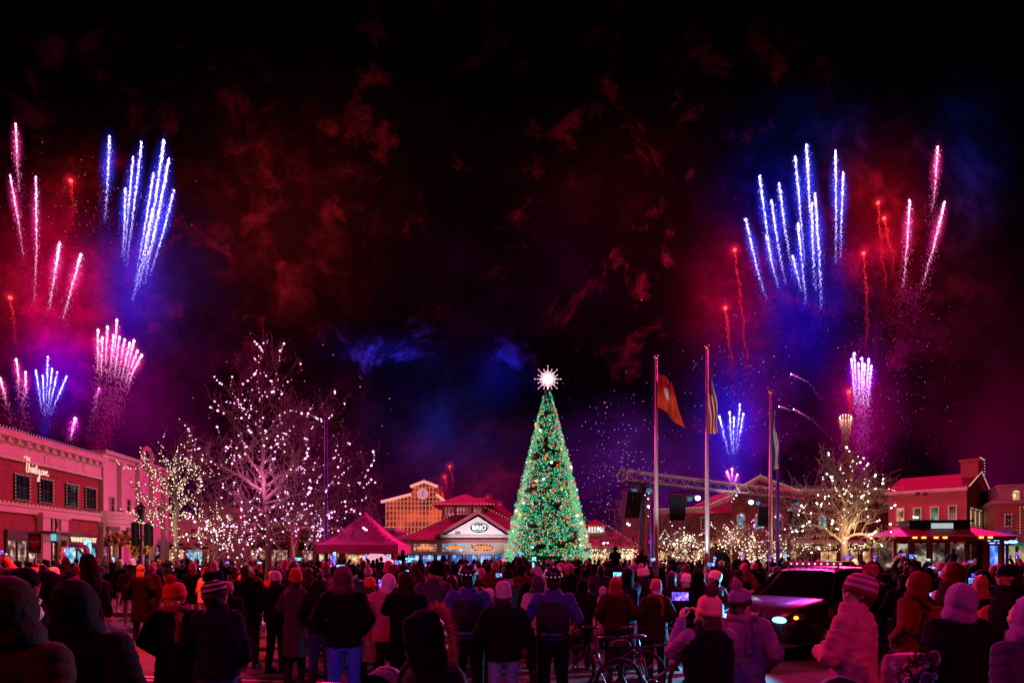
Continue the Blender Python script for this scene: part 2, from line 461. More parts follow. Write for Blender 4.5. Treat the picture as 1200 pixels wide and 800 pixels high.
def backpack_mesh():
    if 'bp' in CACHE: return CACHE['bp']
    mb = MB(); mb.ell((0,-.24,1.18), (.15,.09,.21), None, 16, 12); mb.ell((0,-.30,1.08), (.11,.06,.10), None, 14, 10)
    mb.box(-.12,.12,-.26,-.18,1.02,1.32)
    me = fuse(mb, .014, 'backpack', 3, .006, 9.)
    sb = MB()
    for s in (1,-1): sb.tube([(s*.1,-.2,1.36),(s*.12,-.08,1.475),(s*.13,.06,1.44),(s*.14,.14,1.30),(s*.16,.06,1.12),(s*.13,-.18,1.04)], .022, 6, True, .35)
    CACHE['bp'] = (me, sb.mesh('strap', [None], True)); return CACHE['bp']

def setmat(o, m):
    ms = m if isinstance(m, (list, tuple)) else [m]
    for i, mm in enumerate(ms):
        if i < len(o.material_slots): o.material_slots[i].link = 'OBJECT'; o.material_slots[i].material = mm

def person(label, loc, rz, height=1.72, pose='pocket', coat='puffer', coatm=None, legm=None, hat=None, hatm=None, pomm=None, cuffm=None, hair='short', hairm=None,
           turn=0., tilt=.12, skin=None, vox=.024, group=None, skirt=False, pack=None, lod=0, scarf=None, sleevem=None, face=False):
    root = thing('person', label, 'person', loc, rz, group); s = height/1.75; root.scale = (s, s, s)
    def part(name, me, m, M=None):
        o = link(name, me, root)
        if M is not None: o.matrix_basis = M
        setmat(o, m); return o
    Mh = headM(turn, tilt); hs = 1.0
    b = part('body', body_mesh(pose, turn, tilt, vox), skin)
    part('coat' if coat != 'shirt' else 'shirt', coat_mesh(pose, coat, vox), coatm)
    if coat == 'vest': part('sleeve', sleeves_mesh(pose, vox), sleevem or legm)
    if lod < 1:
        part('trousers', trousers_mesh(pose, vox), legm)
        part('boots', boots_mesh(pose), BOOT)
        if skirt: part('skirt', skirt_mesh(vox), skirt)
    if hair: part('hair', hair_mesh(hair), hairm, Mh)
    if hat:
        par = None
        for i, (n, me) in enumerate(hat_mesh(hat)):
            if lod >= 1 and n == 'cuff' : pass
            o = link(n, me, root if i == 0 else par)
            if i == 0: o.matrix_basis = Mh; par = o
            mm = {'hat': hatm, 'cuff': cuffm or (hatm[0] if isinstance(hatm, (list, tuple)) else hatm), 'pompom': pomm or hatm, 'helmet': hatm, 'vent': BLACKP, 'reflector': REFL,
                  'hood': hatm, 'fur_trim': pomm}[n]
            setmat(o, mm)
    if pack is not None:
        a, c = backpack_mesh(); o = part('backpack', a, pack); q = link('strap', c, o); setmat(q, BLACKF)
    if scarf is not None:
        mb = MB(); mb.torus((0,.0,1.485), .10, .04, 'z', 24, 8); mb.tube([(.06,-.1,1.47),(.09,-.17,1.35),(.08,-.185,1.15)], .045, 8, True, .4)
        part('scarf', fuse(mb, .014, 'scarf', 2, .01, 14.), scarf)
    if face:
        for sx in (1, -1):
            eb = MB(); eb.ell((sx*.031, .087, .125), (.012, .008, .008), None, 8, 6); o = link('eye', eb.mesh('eye', [None], True), b); o.matrix_basis = Mh; setmat(o, EYE)
    return root

def wpos(root, p): return root.matrix_basis @ Vector(p)

_PH = {}
def phone(label, root, p, rz_extra=0., land=True, mt=None, up=0., group='phones held up over the crowd', k=1.):
    """a phone standing in the hands of its holder, screen to the holder"""
    if land not in _PH:
        w, h = (.155, .076) if land else (.076, .155)
        a = MB(); a.box(-w/2, w/2, -.004, .004, -h/2, h/2); a2 = a.mesh('phone', [None])
        b = MB(); b.quad((-w/2+.003,-.0055,-h/2+.003),(w/2-.003,-.0055,-h/2+.003),(w/2-.003,-.0055,h/2-.003),(-w/2+.003,-.0055,h/2-.003))
        c = MB(); c.box(-w/2+.008, -w/2+.028, .004, .0065, h/2-.028, h/2-.008)
        _PH[land] = (a2, b.mesh('screen', [None]), c.mesh('lens', [None]))
    a, b, c = _PH[land]
    o = link('phone', a); tag(o, label, 'phone', group); setmat(o, BLACKP)
    o.location = wpos(root, p); o.rotation_euler = (up, 0, root.rotation_euler.z + rz_extra); o.scale = (k,)*3
    s = link('screen', b, o); setmat(s, mt or SCREEN1); l = link('lens', c, o); setmat(l, EYE)
    return o
# ------------------------------------------------------------------ palette
FAB = {
 'black': mat('cloth_black', (.005,.0045,.006), .9, .4, 14, .3, spec=.08), 'charcoal': mat('cloth_charcoal', (.009,.008,.010), .9, .4, 14, .3, spec=.08),
 'navy': mat('cloth_navy', (.006,.008,.028), .85, .35, 14, .3, spec=.08), 'brown': mat('cloth_brown', (.018,.008,.006), .85, .35, 12, .3, spec=.1),
 'grey': mat('cloth_grey', (.05,.045,.052), .9, .3, 14, .3), 'tan': mat('cloth_tan', (.16,.10,.06), .9, .3, 12, .3),
 'red': mat('cloth_red', (.24,.02,.02), .9, .3, 14, .3), 'maroon': mat('cloth_maroon', (.028,.003,.006), .9, .3, 14, .3, spec=.1),
 'pink': mat('cloth_pink', (.42,.13,.19), .9, .2, 14, .3), 'white': mat('cloth_white', (.42,.38,.38), .9, .15, 14, .3),
 'orange': mat('cloth_orange', (.55,.14,.03), .9, .2, 14, .3), 'green': mat('cloth_green', (.03,.06,.035), .9, .3, 14, .3),
 'purple': mat('cloth_purple', (.035,.014,.07), .9, .3, 14, .3), 'denim': mat('denim', (.015,.04,.15), .85, .4, 20, .3),
 'khaki': mat('khaki', (.26,.19,.11), .9, .3, 14, .3), 'lavender': mat('cloth_lavender', (.26,.15,.32), .9, .2, 14, .3), 'teal': mat('cloth_teal', (.12,.32,.36), .8, .3, 14, .3),
 'rust': mat('cloth_rust', (.13,.02,.010), .9, .3, 14, .3), 'rose': mat('fleece_rose', (.42,.11,.14), .95, .22, 10, .25),
}
BLACKF = mat('webbing', (.01,.01,.01), .7, 0)
BLACKP = mat('black_plastic', (.008,.008,.01), .3, 0, spec=.5)
EYE = mat('eye_dark', (.01,.008,.008), .1, 0, spec=.8)
REFL = mat('reflective_tape', (.75,.75,.78), .25, 0, emis=(.6,.55,.8), es=.25)
BOOT = mat('boot_leather', (.014,.011,.010), .6, .3, 20)
SKINS = [mat('skin_fair', (.52,.30,.21), .55, .12, 12), mat('skin_tan', (.36,.20,.13), .55, .12, 12), mat('skin_brown', (.14,.075,.045), .55, .12, 12)]
HAIRS = {'dark': mat('hair_dark', (.012,.008,.006), .5, .4, 40), 'brown': mat('hair_brown', (.05,.024,.012), .5, .4, 40), 'blonde': mat('hair_blonde', (.42,.26,.10), .5, .35, 40), 'grey': mat('hair_grey', (.25,.24,.23), .6, .3, 40)}
SCREEN1 = screen('phone_screen_blue', (.0,.05,.6), (.05,.25,1.), (.5,.8,1.), 2.2, 30, 2)
SCREEN2 = screen('phone_screen_show', (.02,.0,.25), (.12,.1,1.), (.9,.3,.9), 1.8, 26, 3)
SCREEN3 = screen('phone_screen_cyan', (.0,.2,.5), (.1,.6,.9), (.7,1.,1.), 2.0, 34, 2)
BULB = glow('bulb_cool_white', (1., .86, .92), 7.)
BULBW = glow('bulb_warm_white', (1., .74, .50), 2.4)
BULBP = glow('bulb_rose', (1., .45, .8), 5.)
LINEW = glow('roofline_light', (1., .62, .42), .8)
LINEP = glow('roofline_light_pink', (1., .5, .75), .9)
IRON = mat('black_iron', (.012,.012,.014), .45, .2, 20, spec=.5)
STEEL = mat('galvanised_steel', (.45,.45,.47), .35, .2, 10, metal=.8)
POLEW = mat('flagpole_aluminium', (.6,.58,.6), .4, .1, 8, metal=.3)
WOODW = mat('painted_trim', (.55,.5,.45), .7, .15, 6, .2)
STUCCO = mat('cream_stucco', (.46,.39,.33), .95, .15, 1.5, .3, bscale=30)
BRICKR = brick('red_brick', (.34,.05,.03), (.22,.03,.022), (.12,.05,.04))
BRICKB = brick('brown_brick', (.26,.09,.06), (.18,.06,.045), (.14,.09,.07))
BRICKP = brick('rose_brick', (.50,.15,.14), (.40,.11,.10), (.2,.12,.1))
DARKF = mat('dark_frame', (.02,.018,.018), .5, .2, 10)
GLASSD = mat('window_glass_dark', (.01,.012,.015), .08, 0, spec=.8)
GLOWTEAL = screen('window_teal', (.0,.004,.006), (.006,.02,.025), (.08,.25,.25), .4, .7, 3)
SHOPLIT = screen('shop_interior', (.10,.03,.02), (.6,.3,.12), (1.,.85,.55), 1.2, 1.7, 5)
SHOPBLUE = screen('shop_interior_blue', (.02,.05,.08), (.1,.4,.55), (.7,.95,1.), 1.2, 1.5, 5)
SHOPMIX = screen('shop_interior_mixed', (.02,.015,.02), (.35,.12,.10), (.9,.75,.5), 1., 2.5, 5)
ROOFM = mat('roof_shingle', (.34,.08,.11), .95, .4, 3, .7, bscale=40, spec=.1)
ROOFRED = mat('roof_red_metal', (.24,.03,.035), .95, .35, 2, .5, spec=.03)

# ------------------------------------------------------------------ camera, world, lights
cam = bpy.data.cameras.new('camera'); co = bpy.data.objects.new('camera', cam); COL.objects.link(co)
cam.sensor_width = 36; cam.lens = 36*F/1200; co.location = (0, 0, H); co.rotation_euler = (R(90), 0, 0)
cam.shift_y = (HY-400)/1200; cam.clip_end = 3000; cam.clip_start = .1
SC.camera = co
SC.view_settings.view_transform = 'Standard'; SC.view_settings.look = 'None'; SC.view_settings.exposure = 0
SC.cycles.use_denoising = True; SC.cycles.sample_clamp_indirect = 1.5; SC.cycles.max_bounces = 4; SC.cycles.transparent_max_bounces = 16; SC.cycles.volume_bounces = 0; SC.cycles.volume_step_rate = 2
SC.cycles.caustics_reflective = False; SC.cycles.caustics_refractive = False
SC.render.film_transparent = False

def make_world():
    w = bpy.data.worlds.new('World'); SC.world = w; w.use_nodes = True; nt = w.node_tree; nt.nodes.clear()
    N = nt.nodes.new; L = nt.links.new
    out = N('ShaderNodeOutputWorld'); bg = N('ShaderNodeBackground'); L(bg.outputs[0], out.inputs[0])
    def V(x): return x
    def mth(op, a, b=None, c=None, clamp=False):
        n = N('ShaderNodeMath'); n.operation = op; n.use_clamp = clamp
        for i, x in enumerate((a, b, c)):
            if x is None: continue
            if isinstance(x, (int, float)): n.inputs[i].default_value = x
            else: L(x, n.inputs[i])
        return n.outputs[0]
    tc = N('ShaderNodeTexCoord'); sp = N('ShaderNodeSeparateXYZ'); L(tc.outputs['Generated'], sp.inputs[0])
    yy = mth('MAXIMUM', sp.outputs[1], .05)
    u = mth('DIVIDE', sp.outputs[0], yy); v = mth('DIVIDE', sp.outputs[2], yy)
    uv = N('ShaderNodeCombineXYZ'); L(u, uv.inputs[0]); L(v, uv.inputs[1])
    def noise_(scale, det, dist, seed, rough=.6):
        n = N('ShaderNodeTexNoise'); n.noise_dimensions = '4D'; n.inputs['W'].default_value = seed
        n.inputs['Scale'].default_value = scale; n.inputs['Detail'].default_value = det; n.inputs['Distortion'].default_value = dist; n.inputs['Roughness'].default_value = rough
        L(uv.outputs[0], n.inputs['Vector']); return n.outputs['Fac']
    def sm(x, a, b):
        n = N('ShaderNodeMapRange'); n.interpolation_type = 'SMOOTHSTEP'; n.inputs[1].default_value = a; n.inputs[2].default_value = b; L(x, n.inputs[0]); return n.outputs[0]
    soft = sm(noise_(3.6, 9, .25, 1., .62), .40, .68)
    wisp = sm(noise_(11., 10, .5, 5., .70), .53, .69)
    fine = sm(noise_(16, 8, .3, 9., .7), .44, .70)
    # (px, py, rx, ry, colour, amount, texture)
    G = [(158,335,28,62,(.02,.01,1.),1.1,3),(170,330,60,60,(.10,.05,.9),.35,0),(66,362,44,64,(1.,.0,.12),1.5,3),(40,320,40,60,(.9,.0,.04),.6,3),(75,350,90,100,(1.,.0,.04),.8,2),(60,300,70,60,(1.,.0,.05),.6,1),(120,300,85,120,(.7,.0,.03),.6,1),
         (62,440,32,36,(.03,.0,1.),2.6,3),(140,470,50,50,(.6,.0,.5),.25,3),(83,213,22,22,(1,.02,.02),.7,2),(12,345,22,24,(1,.02,.04),.9,2),(115,440,100,70,(.5,.0,.35),.4,0),(20,470,50,60,(.8,0,.1),.45,0),
         (250,310,80,100,(.55,.012,.04),.7,1),(330,270,90,90,(.6,.02,.03),.6,2),(250,490,170,80,(.32,.0,.14),.3,0),(345,500,70,80,(.75,.02,.30),.5,0),(330,440,130,80,(.4,.01,.06),.55,1),
         (430,190,130,120,(.42,.01,.02),.45,1),(140,90,140,80,(.12,.0,.02),.6,1),(450,413,50,22,(.01,.03,.9),1.6,1),(450,411,44,11,(.01,.02,.7),.35,3),(583,440,24,32,(.01,.02,1.),2.0,1),(583,440,22,26,(.01,.02,.9),.35,3),(480,430,40,30,(.02,.0,.5),.8,1),(520,490,70,50,(.01,.02,.3),.9,0),
         (700,250,160,110,(.42,.01,.015),.45,1),(790,330,110,110,(.6,.01,.06),.8,1),(620,360,120,80,(.22,.0,.12),.3,0),(745,545,70,60,(.25,.02,.55),.5,0),(840,110,140,70,(.16,.0,.01),.6,1),
         (935,350,42,72,(.03,.01,1.),1.0,3),(870,240,60,60,(.0,.03,.8),.4,1),(945,400,70,70,(.1,.03,.9),.45,0),(860,500,28,60,(.0,.01,1.),1.6,3),(900,240,40,50,(.0,.01,1.),.6,2),(958,165,60,40,(.0,.05,.8),.22,2),
         (858,345,40,56,(1.,.0,.10),.8,3),(1035,280,34,50,(1.,.0,.04),.6,3),(850,350,90,90,(1.,.0,.05),.8,1),(1030,245,50,55,(1.,.01,.02),.7,2),(1012,298,26,26,(1,.0,.1),.8,2),(850,362,24,24,(1,.0,.05),.7,2),(862,296,20,20,(1,.0,.03),.6,2),
         (1010,425,26,26,(.1,.0,1.),.9,0),(1008,480,30,48,(1.,.0,.40),1.3,3),(1010,490,75,70,(.9,.0,.3),.6,1),(940,480,80,70,(.65,.0,.40),.7,0),(1060,400,90,90,(.5,.0,.2),.6,1),
         (1130,200,40,60,(.0,.04,.7),.28,2),(1120,470,110,110,(.45,.0,.08),.26,0),(1190,540,100,90,(.36,.0,.10),.25,0),(1080,330,80,90,(.5,.01,.06),.6,2),
         (480,590,90,40,(.55,.02,.16),.5,1),(560,570,80,50,(.5,.01,.08),.6,2),(600,610,900,50,(.12,.0,.12),.35,0),(700,120,400,130,(.05,.0,.008),.4,1),(760,180,60,35,(.7,.02,.01),.3,1),(290,270,150,100,(.5,.008,.015),.9,1),(270,290,90,80,(.5,.008,.015),.2,2),(420,200,110,80,(.4,.01,.01),.6,1),(760,260,110,110,(.5,.008,.02),.8,1),(730,230,90,60,(.4,.008,.02),.14,2),(560,230,90,70,(.3,.004,.01),.4,1),(160,480,120,60,(.6,.0,.25),.4,1),(990,600,200,50,(.35,.0,.25),.45,0)]
    mix3 = mth('MULTIPLY_ADD', soft, .55, mth('MULTIPLY', fine, .5))
    acc = None
    for (px, py, rx, ry, c, k, t) in G:
        if min(rx, ry) <= 60: k *= 1.7
        if t == 1: k *= .85
        a = mth('MULTIPLY', mth('SUBTRACT', u, (px-HX)/F), F/rx); b = mth('MULTIPLY', mth('SUBTRACT', v, (HY-py)/F), F/ry)
        d = mth('ADD', mth('MULTIPLY', a, a), mth('MULTIPLY', b, b))
        g = mth('EXPONENT', mth('MULTIPLY', d, -.9))
        tx = (soft, wisp, fine, mix3)[t]
        g = mth('MULTIPLY', g, mth('MULTIPLY_ADD', tx, (1.15, 1.05, .8, .9)[t]*k, (.06, .02, .2, .35)[t]*k))
        vm = N('ShaderNodeVectorMath'); vm.operation = 'SCALE'; vm.inputs[0].default_value = c; L(g, vm.inputs['Scale'])
        if acc is None: acc = vm.outputs[0]
        else:
            ad = N('ShaderNodeVectorMath'); ad.operation = 'ADD'; L(acc, ad.inputs[0]); L(vm.outputs[0], ad.inputs[1]); acc = ad.outputs[0]
    ad = N('ShaderNodeVectorMath'); ad.operation = 'ADD'; L(acc, ad.inputs[0]); ad.inputs[1].default_value = (.0016,.0004,.0022)
    # below the horizon nothing glows
    up = sm(sp.outputs[2], -.02, .01)
    vm = N('ShaderNodeVectorMath'); vm.operation = 'SCALE'; L(ad.outputs[0], vm.inputs[0]); L(up, vm.inputs['Scale'])
    L(vm.outputs[0], bg.inputs[0]); bg.inputs[1].default_value = .24
make_world()

def lamp(kind, name, loc, col, energy, size=1., target=None, spot=60, blend=.5):
    l = bpy.data.lights.new(name, kind); o = bpy.data.objects.new(name, l); COL.objects.link(o); o.location = loc
    l.color = col; l.energy = energy
    if kind == 'SUN': l.angle = size
    else: l.shadow_soft_size = size
    if kind == 'SPOT': l.spot_size = R(spot); l.spot_blend = blend
    if target is not None:
        d = Vector(target)-Vector(loc); o.rotation_euler = d.to_track_quat('-Z', 'Y').to_euler()
    return o
lamp('SUN', 'magenta_sun', (0,0,50), (1., .012, .17), .5, R(3), (24, 13, 22))               # unseen magenta source shining from behind left of the viewer
# glare of the bursts themselves
lamp('POINT', 'burst_light', at(165, 260, 105), (.22, .10, 1.), 60000, 4)
lamp('POINT', 'burst_light', at(60, 200, 105), (1., .015, .22), 680000, 4)
lamp('POINT', 'burst_light', at(940, 260, 110), (.2, .10, 1.), 60000, 4)
lamp('POINT', 'burst_light', at(1080, 210, 105), (1., .015, .22), 720000, 4)
lamp('SPOT', 'unseen_spot', (-7, -3, 7.5), (1., .03, .01), 1700, .3, (-6, 11, 0), 95, .8)     # unseen red lamp over the street behind the viewer
lamp('SPOT', 'unseen_spot', (9, -4, 7.0), (1., .02, .10), 2100, .3, (3.6, 5.2, .6), 44, .9)  # pink spot added behind the viewer to light the rose fleece
lamp('SPOT', 'unseen_spot', (1.5, -4, 7.5), (.10, .06, 1.), 1000, .3, (0.5, 8, 1.0), 40, .9)  # blue spot added behind the viewer to tint the officers

lamp('SPOT', 'unseen_spot', (-9, 13, 9), (1., .03, .008), 17000, .3, (-7.6, 13.5, 0), 52, .9)  # red spot added overhead to redden the left ground, no lamp stands there
lamp('SPOT', 'unseen_spot', (3.5, 10, 8), (1., .02, .03), 1500, .3, (3.5, 10.5, 0), 60, .9)  # another added overhead spot, reddening the ground near the police car
# ------------------------------------------------------------------ ground
def ground():
    m = bpy.data.materials.new('asphalt'); m.use_nodes = True; nt = m.node_tree; b = nt.nodes['Principled BSDF']
    tc = nt.nodes.new('ShaderNodeTexCoord'); n = nt.nodes.new('ShaderNodeTexNoise'); n.inputs['Scale'].default_value = .7; n.inputs['Detail'].default_value = 8
    r = nt.nodes.new('ShaderNodeValToRGB'); r.color_ramp.elements[0].color = (.03,.028,.028,1); r.color_ramp.elements[1].color = (.085,.08,.078,1)
    n2 = nt.nodes.new('ShaderNodeTexNoise'); n2.inputs['Scale'].default_value = 60; n2.inputs['Detail'].default_value = 3
    bp = nt.nodes.new('ShaderNodeBump'); bp.inputs['Strength'].default_value = .6; bp.inputs['Distance'].default_value = .01
    L = nt.links.new; L(tc.outputs['Object'], n.inputs[0]); L(tc.outputs['Object'], n2.inputs[0]); L(n.outputs[0], r.inputs[0]); L(r.outputs[0], b.inputs['Base Color'])
    L(n2.outputs[0], bp.inputs['Height']); L(bp.outputs[0], b.inputs['Normal']); b.inputs['Roughness'].default_value = .85; b.inputs['Specular IOR Level'].default_value = .08
    g = MB(); g.quad((-900,-60,0),(900,-60,0),(900,1500,0),(-900,1500,0)); tag(g.build('ground', m), kind='structure')
    PAV = brick('plaza_pavers', (.12,.09,.08), (.08,.06,.055), (.04,.035,.03), .35)
    p = MB(); p.box(-26, 60, 22, 110, 0, .12); tag(p.build('plaza_pavement', mat('plaza_slab', (.03,.025,.024), .9, .3, 1.2, .4, spec=.08)), kind='structure')
    k = MB(); k.box(-26, 60, 21.8, 22, 0, .15); tag(k.build('kerb', mat('kerb_stone', (.3,.29,.28), .8, .2, 3, .3)), kind='structure')
    yl = mat('road_paint_yellow', (.55,.35,.05), .7, .3, 9)
    t = MB()
    for a, b_ in ((.0, .12), (.26, .38)): t.quad((-9,11.2-a,.004),(-1.5,9.9-a,.004),(-1.5,9.9-b_,.004),(-9,11.2-b_,.004))
    tag(t.build('road_marking', yl), kind='structure')
    wl = mat('road_paint_white', (.6,.6,.58), .7, .3, 9); t = MB()
    for i in range(7): t.quad((-8+i*2.6,18.6,.004),(-7.4+i*2.6,18.6,.004),(-7.6+i*2.6,20.8,.004),(-8.2+i*2.6,20.8,.004))
    tag(t.build('crosswalk_marking', wl), kind='structure')
ground()

# ------------------------------------------------------------------ buildings
class Frame:
    """facade plane: local +x runs along it, local -y points out of it"""
    def __init__(s, x, y, deg): s.o = Vector((x, y, 0)); s.t = R(deg); s.d = Vector((cos(s.t), sin(s.t), 0)); s.n = Vector((sin(s.t), -cos(s.t), 0))
    def sz(s, px, py, out=0.):
        r = Vector(((px-HX)/F, 1, (HY-py)/F)); t = ((s.o + s.n*out).dot(s.n))/(r.dot(s.n)); p = r*t
        return (p-s.o).dot(s.d), p.z+H
    def s(s, px): return s.sz(px, 650)[0]
    def z(s, px, py): return s.sz(px, py)[1]

def lights_line(p0, p1, step=.35, r=.045, mt=None, parent=None, mb=None, sag=0.):
    own = mb is None; mb = mb or MB(); p0 = Vector(p0); p1 = Vector(p1); n = max(2, int((p1-p0).length/step))
    for i in range(n+1):
        t = i/n; p = p0.lerp(p1, t); p.z -= sag*4*t*(1-t); mb.octa(p, r)
    if own: return mb.build('light_string', mt or LINEW, parent)

def window(fr, root, x0, x1, z0, z1, glass=None, frame=None, cols=2, rows=2, lights=None, out=.05, arch=False, name='window', pitch=.22):
    mb = MB(); t = min(.09, (x1-x0)*.12)
    mb.box(x0-t, x0, -out-.03, -.002, z0-t, z1+t); mb.box(x1, x1+t, -out-.03, -.002, z0-t, z1+t)
    mb.box(x0, x1, -out-.03, -.002, z1, z1+t); mb.box(x0-.05, x1+.05, -out-.09, -.004, z0-t-.02, z0)
    for i in range(1, cols): x = x0+(x1-x0)*i/cols; mb.box(x-t*.25, x+t*.25, -out, -.02, z0, z1)
    for i in range(1, rows): z = z0+(z1-z0)*i/rows; mb.box(x0, x1, -out+.005, -.022, z-t*.25, z+t*.25)
    if arch:
        c = (x0+x1)/2; rr = (x1-x0)/2+t/2
        mb.tube([(c+rr*cos(a*pi/10), -out, z1+rr*sin(a*pi/10)) for a in range(11)], t*.6, 5)
    w = mb.build(name, frame or WOODW, root)
    g = MB(); g.quad((x0,-.02,z0),(x1,-.02,z0),(x1,-.02,z1),(x0,-.02,z1))
    if arch:
        c = (x0+x1)/2; rr = (x1-x0)/2; pts = [(c+rr*cos(a*pi/10), -.021, z1+rr*sin(a*pi/10)) for a in range(11)]; g.add(pts, [tuple(range(11))])
    g.build('pane', glass or GLASSD, w)
    if lights:
        lb = MB(); o = -out-.08; a = [(x0-t,o,z0-t),(x0-t,o,z1+t),(x1+t,o,z1+t),(x1+t,o,z0-t)]
        for i in range(4):
            if arch and i == 1: continue
            lights_line(a[i], a[(i+1) % 4], pitch, .03, None, None, lb)
        if arch:
            c = (x0+x1)/2; rr = (x1-x0)/2+t
            for k in range(9): lb.octa((c+rr*cos(k*pi/8), o, z1+rr*sin(k*pi/8)), .03)
        lb.build('light_string', lights, w)
    return w

def boxpart(name, m, root, *b):
    mb = MB()
    for q in b: mb.box(*q)
    return mb.build(name, m, root)

def building_left():
    fr = Frame(-28.95, 35.5, 95)
    rt = thing('brick_shop_building', 'red brick shop building with white cornice, scripted neon sign and four upper windows', 'building', fr.o, fr.t)
    S = lambda px: fr.s(px); Z = fr.z
    s0, s1 = -10, S(115.5)
    zt = Z(60, 519); zf = Z(60, 549); zc = Z(60, 598); zc2 = Z(60, 605)
    boxpart('wall', BRICKR, rt, (s0, s1, 0, 8, .0, zf-.01))
    cm = MB(); cm.box(s0, s1+.15, -.12, 8, zf, zt-.7); cm.box(s0, s1+.2, -.28, 8, zt-.7, zt-.42); cm.box(s0, s1+.2, -.55, 8, zt-.42, zt-.18); cm.box(s0, s1+.2, -.42, 8, zt-.18, zt)
    for i in range(26):
        x = s0+.4+i*(s1-s0)/26; cm.box(x, x+.22, -.45, -.28, zt-.68, zt-.424)
    for i in range(5): x = s0+2+i*(s1-s0)/5; cm.box(x, x+2.2, -.15, -.125, zf+.25, zf+.75)
    cm.box(s0, s1+.1, -.2, -.122, zf, zf+.12)
    cm.build('cornice', STUCCO, rt)
    lights_line((s0, -.6, zt+.03), (s1, -.6, zt+.03), .26, .032, LINEP, rt)
    lights_line((s0, -.24, zf+.06), (s1, -.24, zf+.06), .3, .03, LINEW, rt)
    b = MB(); b.box(s0, s1+.1, -.22, -.003, zc2, zc); b.box(s0, s1+.1, -.34, -.003, zc, zc+.14); b.build('string_course', STUCCO, rt)
    lights_line((s0, -.38, zc+.18), (s1, -.38, zc+.18), .35, .035, LINEW, rt)
    for (a, c, y0, y1) in ((17,32,558,584),(45.5,59.5,563,587.5),(77,89,569,592),(99.5,110.5,573,595)):
        x0, x1 = S(a), S(c); window(fr, rt, x0, x1, Z((a+c)/2, y1), Z((a+c)/2, y0), GLOWTEAL, DARKF, 3, 2, LINEW, pitch=.2)
    # portal with round ornament
    x0, x1 = S(43.5), S(73.5); zz = Z(60, 602)
    b = MB(); b.box(x0, x0+.75, -.35, -.004, .12, zz-.3); b.box(x1-.75, x1, -.35, -.004, .12, zz-.3); b.box(x0-.15, x1+.15, -.45, -.005, zz-.3, zz+.0)
    b.box(x0-.05, x0+.8, -.42, -.006, .12, .6); b.box(x1-.8, x1+.05, -.42, -.006, .12, .6); b.build('portal', STUCCO, rt)
    xc = (x0+x1)/2; zo = Z(58, 614)
    boxpart('transom', DARKF, rt, (x0+.76, x1-.76, -.10, -.004, Z(58, 622), Z(58, 606)))
    o = MB(); o.torus((xc, -.16, zo), .55, .09, 'y', 24, 6); o.tube([(xc, -.17, zo+.5), (xc, -.17, zo-.5)], .07, 5); o.build('round_ornament', WOODW, rt)
    q = MB(); q.quad((x0+.78,-.06,Z(58,633)),(x1-.78,-.06,Z(58,633)),(x1-.78,-.06,Z(58,625)),(x0+.78,-.06,Z(58,625))); q.build('fanlight', glow('fanlight', (.15,.6,.75), 1.), rt)
    d = boxpart('door', DARKF, rt, (x0+.8, x0+.95, -.12, -.005, .12, Z(58,634)), (x1-.95, x1-.8, -.12, -.005, .12, Z(58,634)), (xc-.07, xc+.07, -.12, -.005, .12, Z(58,634)), (x0+.8,x1-.8,-.121,-.006,Z(58,636),Z(58,633.5)))
    q = MB(); q.quad((x0+.8,-.03,.12),(x1-.8,-.03,.12),(x1-.8,-.03,Z(58,636)),(x0+.8,-.03,Z(58,636))); q.build('door_glass', SHOPLIT, d)
    c = boxpart('canopy', IRON, rt, (x0-.3, x1+.5, -1.3, -.46, Z(58,625), Z(58,623)))
    # shopfronts
    for (a, c, top, fas, gl, nm, dark) in ((5,42.5,621,631,SHOPMIX,None,1),(75.5,112.5,626,639,SHOPBLUE,'WANDERLUST',1)):
        xa, xb = S(a), S(c); mid = (a+c)/2
        f = boxpart('shop_fascia', mat('fascia_brown', (.05,.03,.022), .6, .2, 6), rt, (xa, xb, -.18, -.005, Z(mid, fas), Z(mid, top)))
        if nm:
            t = link('sign_lettering', text_mesh(nm, .46, glow('sign_letter_warm', (1., .6, .4), 1.4), .02, bold=.008), f); t.location = ((xa+xb)/2, -.22, (Z(mid, fas)+Z(mid, top))/2); t.rotation_euler = (R(90), 0, 0)
            cr = MB(); cr.quad(((xa+xb)/2-.5,-.19,Z(mid,fas)-.0),((xa+xb)/2+.5,-.19,Z(mid,fas)),((xa+xb)/2+.5,-.19,Z(mid,fas)+.12),((xa+xb)/2-.5,-.19,Z(mid,fas)+.12))
        zt2 = Z(mid, fas)-.02
        w = boxpart('shop_window', DARKF, rt, (xa, xb, -.12, -.006, .12, .55), (xa, xa+.16, -.12, -.006, .55, zt2), (xb-.16, xb, -.12, -.006, .55, zt2), *[(xa+(xb-xa)*k/3-.05, xa+(xb-xa)*k/3+.05, -.12, -.006, .55, zt2) for k in (1, 2)], (xa+.16, xb-.16, -.12, -.007, zt2-.12, zt2))
        q = MB(); q.quad((xa,-.03,.55),(xb,-.03,.55),(xb,-.03,zt2),(xa,-.03,zt2)); q.build('pane', gl, w)
    t = MB(); xa, xb = S(13), S(30); q = MB()
